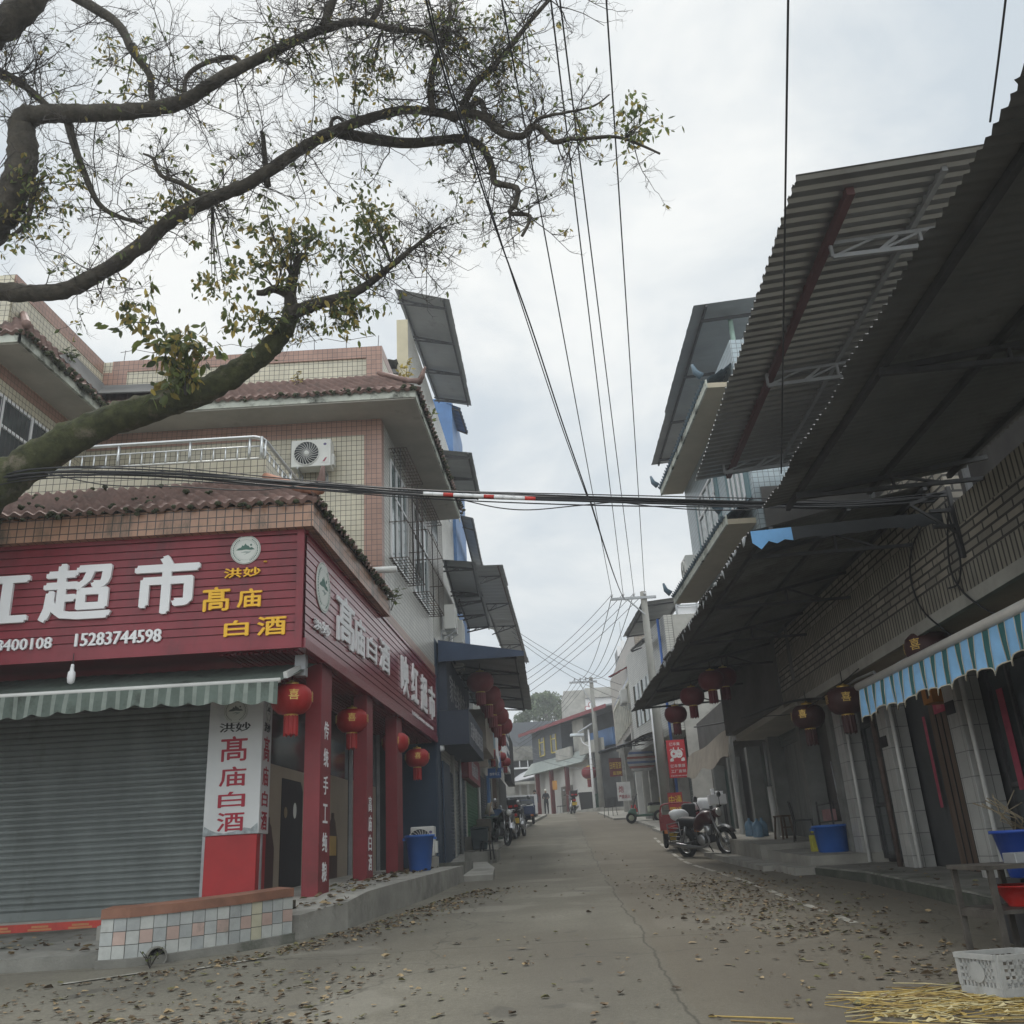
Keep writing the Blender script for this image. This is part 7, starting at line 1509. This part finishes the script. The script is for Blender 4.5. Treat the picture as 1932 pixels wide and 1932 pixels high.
def chair(label, loc, rz_):
    t = thing('folding_chair', label, 'chair', loc, rz_, None, True); m = MB(); m.box(-.22, .22, -.2, .2, .43, .46, BLK); m.build('seat', t)
    m = MB(); m.tube([(-.2, .2, .45), (-.2, .26, .85), (.2, .26, .85), (.2, .2, .45)], .013, 6, IRON); m.build('backrest', t)
    for x, y in ((-.2, -.18), (.2, -.18), (-.2, .2), (.2, .2)): m = MB(); m.tube([(x, y, .44), (x * 1.1, y * 1.25, 0)], .013, 6, IRON); m.build('leg', t)
    return t
p = R(21.6, -.15); chair('black metal folding chair on the raised slab by the board doors', V((p.x, 21.6, gz(21.6) + .43)), rad(70))
def stool(label, loc, mt, h=.45, s=.28):
    t = thing('wooden_stool', label, 'stool', loc, rad(20), None, True); m = MB(); m.box(-s / 2, s / 2, -s / 2, s / 2, h - .04, h, mt); m.build('seat', t)
    for sx in (-1, 1):
        for sy in (-1, 1): m = MB(); m.bar((sx * s * .4, sy * s * .4, h - .04), (sx * s * .55, sy * s * .55, 0), .035, .035, mt); m.build('leg', t)
    m = MB(); m.bar((-s * .48, -s * .48, h * .5), (s * .48, -s * .48, h * .5), .025, .03, mt); m.build('stretcher', t); return t
p = R(23.1, -.25); stool('old brown wooden stool beside the board doors', V((p.x, 23.1, gz(23.1) + .43)), WOOD, .55, .3)
p = L2(27.0, 1.1); stool('small dark stool on the slab beyond the blue bin', V((p.x, p.y, gz(27) + .16)), BLK, .5, .3)
WJ = mat('water_jug', (.22, .36, .50), .15, .1, 2, trans=.35)
for i, (y, n) in enumerate(((24.6, -.55), (24.95, -.35), (25.3, -.6))):
    p = R(y, n); m = MB(); m.lathe([(.12, 0), (.135, .03), (.135, .14), (.125, .15), (.135, .17), (.135, .30), (.09, .38), (.035, .42), (.035, .47), (.03, .475)], 18, WJ, Matrix.Translation((p.x, p.y, gz(y) + .43))); tag(m.build('water_jug'), 'blue translucent water jugs standing by the drain pipe', 'water jug', 'water jugs by the drain pipe')
p = pt(1355, 1508, 27.5); WB = thing('white_cabinet', 'white box cabinet with small cups on top behind the motorcycle', 'cabinet', (p.x, 27.5, gz(27.5) + .1)); m = MB(); m.box(p.x - .24, p.x + .24, 27.5, 27.85, p.z - .13, p.z + .14, WHITE); m.build('box', WB, bevel=.01); 
for x, y in ((-.2, .05), (.2, .05), (-.2, .3), (.2, .3)): m = MB(); m.bar((p.x + x, 27.5 + y, p.z - .16), (p.x + x, 27.5 + y, gz(27.5) + .1), .04, .04, IRON); m.build('leg', WB)
for k, (dx, h) in enumerate(((-.1, .17), (.03, .10), (.15, .09))): m = MB(); m.lathe([(.05, 0), (.06, h), (.05, h)], 12, WHITE, Matrix.Translation((p.x + dx, 27.7, p.z + .14))); tag(m.build('cup'), 'white cups standing on the cabinet', 'cup', 'cups on the white cabinet')
# left kerb clutter
GBIN = mat('grey_green_plastic', (.06, .10, .085), .55, .2, 2)
def wheelie(label, loc, rz_, mt, s=1):
    t = thing('waste_bin', label, 'bin', loc, rz_, None, True); m = MB(); m.hexa([V(q) * s for q in ((-.25, -.22, .05), (.25, -.22, .05), (.25, .22, .05), (-.25, .22, .05), (-.32, -.28, .75), (.32, -.28, .75), (.32, .28, .75), (-.32, .28, .75))], mt); m.build('body', t, bevel=.03); m = MB(); m.box(-.34 * s, .34 * s, -.3 * s, .3 * s, .75 * s, .81 * s, mt); m.build('lid', t, bevel=.02); return t
wheelie('grey-green waste bin among the parked motorcycles', V((L2(36, .75).x, 36, gz(36) + .15)), rad(15), GBIN, 1.1)
wheelie('dark waste bin beside the small stool on the left', V((L2(31, .6).x, 31, gz(31) + .15)), 0, mat('dark_teal_plastic', (.02, .035, .04), .5), .9)
wheelie('dark bin behind the street lamp post', place(1108, 1530, 71.5), 0, mat('black_bin', (.03, .03, .03), .6), 1.7)
wheelie('green bin right of the lamp post', place(1127, 1528, 72), 0, mat('green_bin', (.03, .09, .06), .6), 1.5)
for i, (x, y, Y, s, lb) in enumerate(((905, 1556, 35, .5, 'grey crate stacked on the steps left of the waste bin'), (912, 1545, 36.5, .45, 'brown carton behind the waste bin'), (893, 1578, 31.5, .5, 'concrete step block with a carton on the left'))):
    p = pt(x, y, Y); z0 = gz(Y) + .1; m = MB(); m.box(p.x - s * .6, p.x + s * .6, p.y, p.y + s, z0, max(p.z, z0 + .3), mat('carton_%d' % i, ((.12, .12, .11), (.16, .12, .08), (.22, .21, .18))[i], .8, .25)); tag(m.build('crate', bevel=.01), lb, 'box')
p = place(918, 1540, 37); m = MB(); m.tube([p + V((-.6, 0, .3)), p + V((.1, 0, 1.0)), p + V((.2, .1, 1.55))], .03, 6, mat('faded_wood', (.28, .20, .14), .8)); m.lathe([(.22, 0), (.05, .42)], 12, mat('faded_cloth', (.32, .30, .26), .9, .2), Matrix.Translation(p + V((.1, .2, 1.1)))); tag(m.build('folded_parasol'), 'folded pale parasol leaning among the left motorcycles', 'parasol')
m = MB(); p = place(985, 1534, 60); m.box(p.x - 1.4, p.x + 1.0, 60, 64, p.z + .35, p.z + 1.5, WHITE); m.box(p.x - 1.2, p.x + .8, 59.98, 60, p.z + .95, p.z + 1.4, GLASS); VN = thing('parked_van', 'white van half hidden behind the blue tricycle', 'van', p); m.build('body', VN, bevel=.12); m = MB()
for sx in (-1.15, .75): torus(m, Matrix.Translation((p.x + sx, 60.4, p.z + .33)) @ Matrix.Rotation(rad(90), 4, 'Y'), .24, .09, RUBBER)
m.build('wheel', VN)
for i, q in enumerate(((1193, 1533, 53), (1199, 1532, 53.5))):
    p = place(*q); m = MB(); m.lathe([(.12, 0), (.13, .05), (.13, .45), (.05, .6), (.04, .7)], 12, REDP if i else mat('extinguisher_red', (.35, .03, .03), .4), Matrix.Translation(p)); m.lathe([(.131, .2), (.131, .3)], 12, WHITE, Matrix.Translation(p)); tag(m.build('gas_bottle'), 'small red and white bottles by the warning board', 'bottle', 'bottles by the warning board')
p = place(1152, 1533, 56); chair('blue-seated metal chair near the warning board', p, rad(-30)).scale = (1.3,) * 3
p = place(1060, 1531, 76); chair('dark chair leaning by the corner building wall', V((p.x, p.y, 2.98)), rad(-60)).scale = (1.3,) * 3
# more kerb clutter
cr_ = random.Random(44)
for i, (y, n, h, w_, c, lb) in enumerate(((34.2, .5, .9, .5, (.10, .085, .07), 'brown carton stack by the green shutter'), (38.6, .55, .7, .6, (.30, .29, .27), 'pale foam box by the blue shutters'), (40.5, .6, 1.1, .5, (.05, .10, .18), 'blue plastic crate stack by the blue shutters'), (43.5, .5, .8, .7, (.13, .12, .11), 'grey junk box further up the left kerb'))):
    p = L2(y, n); z0 = gz(y) + .14; m = MB(); k = 2 if h > .8 else 1
    for q in range(k): dx = cr_.uniform(-.05, .05); m.box(p.x - w_ / 2 + dx, p.x + w_ / 2 + dx, p.y, p.y + w_, z0 + q * h / k, z0 + (q + 1) * h / k - .02, mat('clutter_%d' % i, c, .75, .25, 4))
    tag(m.build('box_stack', bevel=.015), lb, 'box')
for y, n, lb in ((30.1, .12, 'vertical grey pipe on the left row before the green shutter'), (37.5, .12, 'vertical pale pipe between the green and blue shutters')):
    m = MB(); m.tube([L2(y, n, gz(y)), L2(y, n, gz(y) + 4)], .05, 8, PVC if y > 35 else GALV); tag(m.build('drain_pipe'), lb, 'pipe')
m = MB(); p = L2(39.6, .35); m.box(p.x - .05, p.x + .05, 39.2, 40.2, gz(40) + 1.0, gz(40) + 2.5, SHEETB); tag(m.build('blue_board'), 'blue board propped against the blue shutters', 'board')
p = R(19.0, .28); m = MB(); m.box(p.x - .05, p.x + .12, 18.9, 19.6, .75, 1.45, SHEETB); tag(m.build('hung_board'), 'dark blue panel hung in the cluttered bay behind the barrel', 'panel')
m = MB()
for k in range(7): q = R(18.75 + k * .12, .2 - .02 * k); m.tube([q + Z * cr_.uniform(.1, .6), q + V((cr_.uniform(-.05, .05), .05, cr_.uniform(1.2, 2.3)))], cr_.uniform(.012, .03), 6, (GALV, PVC, RUST)[k % 3])
tag(m.build('pipe_bundle'), 'jumble of pipes standing in the cluttered bay', 'pipes')
rk = thing('iron_rack', 'low iron rack with pale boxes behind the dark blue barrel', 'rack', R(20.1, .1, gz(20) + .3)); m = MB()
for y in (19.7, 20.7):
    for n in (-.05, .3): q = R(y, n); m.bar(q + Z * (gz(y) + .3), q + Z * (gz(y) + 1.25), .03, .03, IRON)
for z in (.55, .85, 1.2):
    for n in (-.05, .3): m.bar(R(19.7, n, gz(20) + z), R(20.7, n, gz(20) + z), .025, .025, IRON)
m.build('frame', rk)
q = R(20.2, .12); m = MB(); m.box(q.x - .1, q.x + .12, 19.9, 20.25, gz(20) + .57, gz(20) + .84, mat('pale_box', (.34, .33, .31), .7, .2)); m.box(q.x - .1, q.x + .1, 20.3, 20.6, gz(20) + .87, gz(20) + 1.1, mat('pink_box', (.35, .20, .20), .7, .2)); tag(m.build('goods_box'), 'pale boxes on the iron rack', 'box')
# stall in the right foreground: steel cart, red basin, blue tub, bag, crate, straw
ct = gnd(1868, 1795); cz = gz(8.5); TB = thing('steel_cart', 'rusty angle-iron cart with two shelves at the right edge', 'cart', (4.15, 8.5, cz))
x0, x1, y0, y1 = 3.80, 4.75, 8.25, 8.95; zt = pt(1850, 1642, 8.3).z; zs = pt(1855, 1722, 8.3).z
m = MB(); LEG = mat('angle_iron', (.10, .09, .078), .6, .35, 6, c2=(.10, .065, .045), k2=.55, metal=.3)
for x in (x0, x0 + .42, x1):
    for y in (y0, y1): m = MB(); m.bar((x, y, gz(y)), (x, y, zt), .045, .045, LEG); m.build('leg', TB)
m = MB(); m.box(x0 - .05, x1, y0 - .03, y1 + .03, zt, zt + .035, LEG); m.build('tabletop', TB); m = MB(); m.box(x0, x1, y0, y1, zs - .02, zs + .012, LEG); m.box(x0 - .02, x0 + .02, y0, y1, zs - .06, zs, LEG); m.build('shelf', TB)
tub('basin', 'red plastic basin on the lower shelf of the cart', V((4.22, 8.6, zs + .012)), .15, .24, .17, REDP, 'basin', .02)
p = pt(1925, 1640, 8.75); tub('planter_tub', 'blue plastic tub filled with earth behind the cart', V((4.72, 9.25, zt - .12)), .26, .33, .42, mat('deep_blue_plastic', (.015, .06, .32), .4, .1), 'tub', .03)
m = MB(); m.box(4.4, 5.1, 9.0, 9.5, gz(9.2), zt - .12, IRON); tag(m.build('tub_stand'), 'dark block stand below the blue tub', 'stand')
m = MB(); er = random.Random(3)
for k in range(60): a = er.uniform(0, 6.28); r = er.uniform(0, .27); q = V((4.72 + r * math.cos(a), 9.25 + r * math.sin(a), zt + .27)); m.lathe([(.03, -.03), (.05, 0), (.02, .03)], 5, mat('soil', (.06, .05, .035), .95), Matrix.Translation(q))
for k in range(9): q = V((4.6 + er.uniform(-.1, .15), 9.2, zt + .28)); m.tube([q, q + V((er.uniform(-.25, .1), 0, er.uniform(.1, .2))), q + V((er.uniform(-.45, .15), 0, er.uniform(.2, .38)))], .006, 4, mat('dry_stalk', (.22, .18, .12), .8))
tag(m.build('dry_plant'), 'dry stalks and earth in the blue tub', 'plant')
BAG = mat('clear_bag', (.55, .56, .58), .35, .25, 6, c2=(.25, .26, .28), k2=.52)
m = MB(); bgr = random.Random(12); o = []; n = 16
for i in range(9):
    t = i / 8; r = .10 + .20 * math.sin(math.pi * min(t * .75 + .12, 1)); c = V((4.42 + .12 * t, 8.12, zt + .03 - .52 * t))
    for j in range(n): a = 2 * math.pi * j / n; w_ = 1 + bgr.uniform(-.22, .22); o.append(c + V((r * math.cos(a) * w_, r * .5 * math.sin(a) * w_, bgr.uniform(-.02, .02))))
m.add(o, [(i * n + j, i * n + (j + 1) % n, (i + 1) * n + (j + 1) % n, (i + 1) * n + j) for i in range(8) for j in range(n)], BAG); tag(m.build('plastic_bag'), 'crumpled clear plastic bag hanging on the cart front', 'bag')
m = MB(); m.box(4.05, 4.62, 8.28, 8.5, zt + .036, zt + .12, GALV); m.tube([(4.4, 8.28, zt + .13), (4.62, 8.28, zt + .15), (4.66, 8.3, zt + .10)], .02, 8, CHR); tag(m.build('metal_tray', bevel=.01), 'grey metal tray with a bent handle on the cart top', 'tray')
m = MB(); 
for k in range(7): q = V((4.5 + er.uniform(-.1, .2), 8.3 + er.uniform(0, .15), zt + .05)); m.lathe([(.06, -.04), (.09, .02), (.05, .08), (.01, .1)], 7, BLK if k % 3 else mat('pale_rag', (.45, .45, .38), .8), Matrix.Translation(q))
tag(m.build('rag_heap'), 'black rags heaped on the cart next to the tray', 'rag')
# white crate with slotted sides
CRW = mat('crate_plastic', (.40, .40, .385), .55, .2, 5, c2=(.26, .25, .22), k2=.58, s2=4)
cl_ = gnd(1808, 1852); cf = gnd(1880, 1873); 
base = V((3.25, 7.26, gz(7.26))); ax = V((cl_.x - cf.x, cl_.y - cf.y, 0)).normalized(); ay = V((ax.y, -ax.x, 0)) if True else None
ay = V((1, .10, 0)).normalized(); ax = V((-.42, 1, 0)).normalized()
CT = thing('plastic_crate', 'white slotted plastic crate standing on straw', 'crate', base)
def cside(mb, o, d, ln, h, nrm, cols, rows):
    th = .012
    def blk(a, b, z0, z1, e_=0): 
        p, q = o + d * a, o + d * b; t_ = nrm * (th + e_); mb.hexa([p + Z * z0, q + Z * z0, q + t_ + Z * z0, p + t_ + Z * z0, p + Z * z1, q + Z * z1, q + t_ + Z * z1, p + t_ + Z * z1], CRW)
    blk(0, ln, 0, .055); blk(0, ln, h - .035, h, .014); blk(0, .03, .055, h - .035, .006); blk(ln - .03, ln, .055, h - .035, .006)
    zs_ = [.055 + (h - .09) * k / rows for k in range(rows + 1)]
    for z in zs_[1:-1]: blk(.03, ln - .03, z - .011, z + .011)
    for k in range(1, cols): a = .03 + (ln - .06) * k / cols; blk(a - .007, a + .007, .055, h - .035)
w1, w2, hh = .46, .36, .27
m = MB(); bz = V((base.x, base.y, gz(base.y) + .03))
cside(m, bz, ax, w2, hh, -ay, 9, 4); cside(m, bz, ay, w1, hh, V((ay.y, -ay.x, 0)), 9, 4); cside(m, bz + ay * w1, ax, w2, hh, ay, 11, 4); cside(m, bz + ax * w2, ay, w1, hh, V((-ay.y, ay.x, 0)), 9, 4)
m.slab([bz + Z * .01, bz + ay * w1 + Z * .01, bz + ay * w1 + ax * w2 + Z * .01, bz + ax * w2 + Z * .01], .01, CRW); m.build('basket', CT)
m = MB(); m.disc(bz + ax * (w2 * .5) - ay * .016 + Z * .15, -ax, Z, .07, .07, .004, CRW, 18); m.build('round_plate', CT)
# straw
m = MB(); sr = random.Random(17); SM = [mat('straw_yellow', (.38, .27, .08), .7, .2, 8), mat('straw_pale', (.48, .41, .22), .7, .15, 8), mat('straw_brown', (.22, .15, .06), .8, .2, 8)]
for i in range(360):
    u = sr.random(); c = V((2.35 + 1.65 * u + sr.gauss(0, .12), 7.42 + sr.gauss(0, .24) * (1 - .2 * u) - .42 * u, 0)); a = sr.gauss(-.22, .5); ln_ = sr.uniform(.12, .55) * (1.2 if sr.random() < .2 else 1); d = V((math.cos(a), math.sin(a), 0)) * ln_ / 2; z = gz(c.y) + .008 + sr.random() * .03 * min(1, u * 2 + .2)
    p, q = c - d, c + d; p.z = gz(p.y) + .006 + sr.random() * .012; q.z = gz(q.y) + .006 + sr.random() * .03; c2 = c + V((sr.gauss(0, .02), sr.gauss(0, .02), 0)); c2.z = z
    m.tube([p, c2, q], [.003, .0045, .002], 4, SM[0 if sr.random() < .55 else (1 if sr.random() < .7 else 2)], smooth=False)
for k in range(14): 
    c = V((1.35 + sr.random() * 1.8, 6.75 + sr.gauss(0, .3), 0)); a = sr.gauss(-.3, .3); d = V((math.cos(a), math.sin(a), 0)) * sr.uniform(.15, .5); p, q = c - d, c + d; p.z = gz(p.y) + .01; q.z = gz(q.y) + .012; m.tube([p, q], .006, 4, SM[k % 3], smooth=False)
for k in range(60):
    c = V((2.2 + sr.random() * 1.7, 6.9 + sr.gauss(0, .2), 0)); c.z = gz(c.y) + .02; a = sr.uniform(0, 6.28); s = sr.uniform(.02, .06); m.add([c, c + V((s * math.cos(a), s * math.sin(a), .01)), c + V((s * math.cos(a + .8), s * math.sin(a + .8), .02)), c + V((s * .6 * math.cos(a + 1.6), s * .6 * math.sin(a + 1.6), .0))], [(0, 1, 2, 3)], SM[1 if k % 2 else 0])
m.build('straw', kind='stuff')
# ---------------------------------------------------------------- fallen leaves
m = MB(); fl = random.Random(31); FM = [mat('dead_leaf_brown', (.16, .112, .066), .8, .35, 12), mat('dead_leaf_tan', (.27, .20, .11), .8, .3, 12), mat('dead_leaf_dark', (.08, .056, .034), .85, .3, 12), mat('dead_leaf_olive', (.13, .12, .05), .75, .3, 12)]
def fallen(x, y, z, s):
    a = fl.uniform(0, 6.28); d = V((math.cos(a), math.sin(a), 0)); w_ = V((-d.y, d.x, 0)) * s * fl.uniform(.22, .34); cu = fl.uniform(-.1, .5) * s; cv = fl.uniform(.0, .35) * s; o = V((x, y, z + .004)); k = fl.uniform(.3, .6)
    P = [o - d * s * .5 + Z * max(cu, 0) * .6, o - d * s * .15 + w_ + Z * (cv + .003), o + d * s * .2 + w_ * .9 + Z * cv * .9, o + d * s * .5 + Z * abs(cu) * k, o + d * s * .2 - w_ * .9 + Z * cv * fl.uniform(.1, 1), o - d * s * .15 - w_ + Z * (cv * fl.uniform(.1, 1) + .003), o + Z * .004]
    m.add(P, [(0, 1, 6), (1, 2, 6), (2, 3, 6), (3, 4, 6), (4, 5, 6), (5, 0, 6)], fl.choices(FM, (4, 3, 3, 2))[0])
def road_l(x, y, s=None): fallen(x, y, gz(y) + .003, s or fl.choice((.035, .045, .055, .06, .07, .08, .10)) * fl.uniform(.85, 1.1))
for i in range(1750):      # drift along the left kerb and round the planter
    t = fl.random(); y = 7.2 + 12 * t ** 1.3; xk = -5.0 + (y - 10.3) * .9 if y < 11.6 else (-3.75 + (y - 11.6) * .42 if y < 13.2 else -3.05 + (y - 13.2) * .235)
    if y < 10.3: x = fl.uniform(-5.2, -1.6) if fl.random() < .85 else fl.uniform(-5.5, 0.2)
    else: x = xk + .55 + abs(fl.gauss(0, .45))
    road_l(x, y)
for i in range(620): 
    y = 6.9 + 5.0 * fl.random(); road_l(fl.uniform(-.8 - .25 * y, 1.0), y) if fl.random() < .14 else road_l(-3.2 + fl.gauss(0, .9), 7.0 + abs(fl.gauss(0, .9)))
for i in range(1250):     # right half, thickest before the motorcycle
    y = 7 + 13 * fl.random() ** 1.1; x = fl.uniform(1.5, 4.9) if fl.random() < .3 else 3.4 + fl.gauss(0, .7)
    if x < 5.0: road_l(x, y)
for i in range(620): y = 10.5 + fl.random() * 7; road_l(2.9 + fl.gauss(0, .5), y)
for i in range(90): road_l(fl.uniform(-1.5, 2.5), fl.uniform(7, 30))
for i in range(230): s = fl.uniform(0, 8.5); q = L(s, fl.uniform(-.3, .55)); fallen(q.x, q.y, pave_z(s) + .01, fl.uniform(.08, .14))
for i in range(170): x = fl.uniform(-9, -5.0); y = fl.uniform(11.5, 14.5); fallen(x, y, -.76 + (y - 11.25) * .0205 + .012, fl.uniform(.07, .13))
for i in range(26): y = fl.uniform(9, 17); fallen(fl.uniform(5.3, 5.75), y, rz(y) + .01, fl.uniform(.06, .1))
m.build('fallen_leaves', kind='stuff')
# weeds on the canopies and a small green tuft by the drain
wr_ = random.Random(6)
def weed(label, c, k, s, mt, sp=.3):
    m = MB(); c = V(c)
    for i in range(k):
        a = wr_.uniform(0, 6.28); h = wr_.uniform(.5, 1) * s; e_ = c + V((math.cos(a) * sp * s, math.sin(a) * sp * s, h)); m.tube([c, c.lerp(e_, .5) + V((0, 0, .1 * s)), e_], .004, 4, TWIG, cap=False)
        for q in range(4): p = c.lerp(e_, .5 + q * .17); d = V((wr_.gauss(0, 1), wr_.gauss(0, 1), wr_.gauss(0, .5))).normalized() * s * .28; n_ = d.cross(Z).normalized() * s * .07; m.add([p, p + d * .5 + n_, p + d, p + d * .5 - n_], [(0, 1, 2, 3)], mt)
    tag(m.build('weed'), label, 'plant')
weed('weed growing at the corner of the upper tiled roof', (fc[0] - .2, YA - EO + .3, EZ + .55), 7, .5, LY); weed('weed on the street-side eave of the upper roof', L(SA + 1.5, EO, EZ + .35), 7, .6, LG); weed('sapling growing from the tiled band by the drain spout', L(5.4, .2, HT + .1), 7, .6, LG); weed('small weed tuft in the gutter by the drain hole', (-4.25, 11.0, gz(11) + .0), 9, .2, LG, .6); weed('weed on the middle of the upper tiled roof', (-4.6, YA - EO + .5, EZ + .7), 6, .4, LY); weed('weed on the wing roof', W(16.5, .5, 10.0), 8, .55, LD)
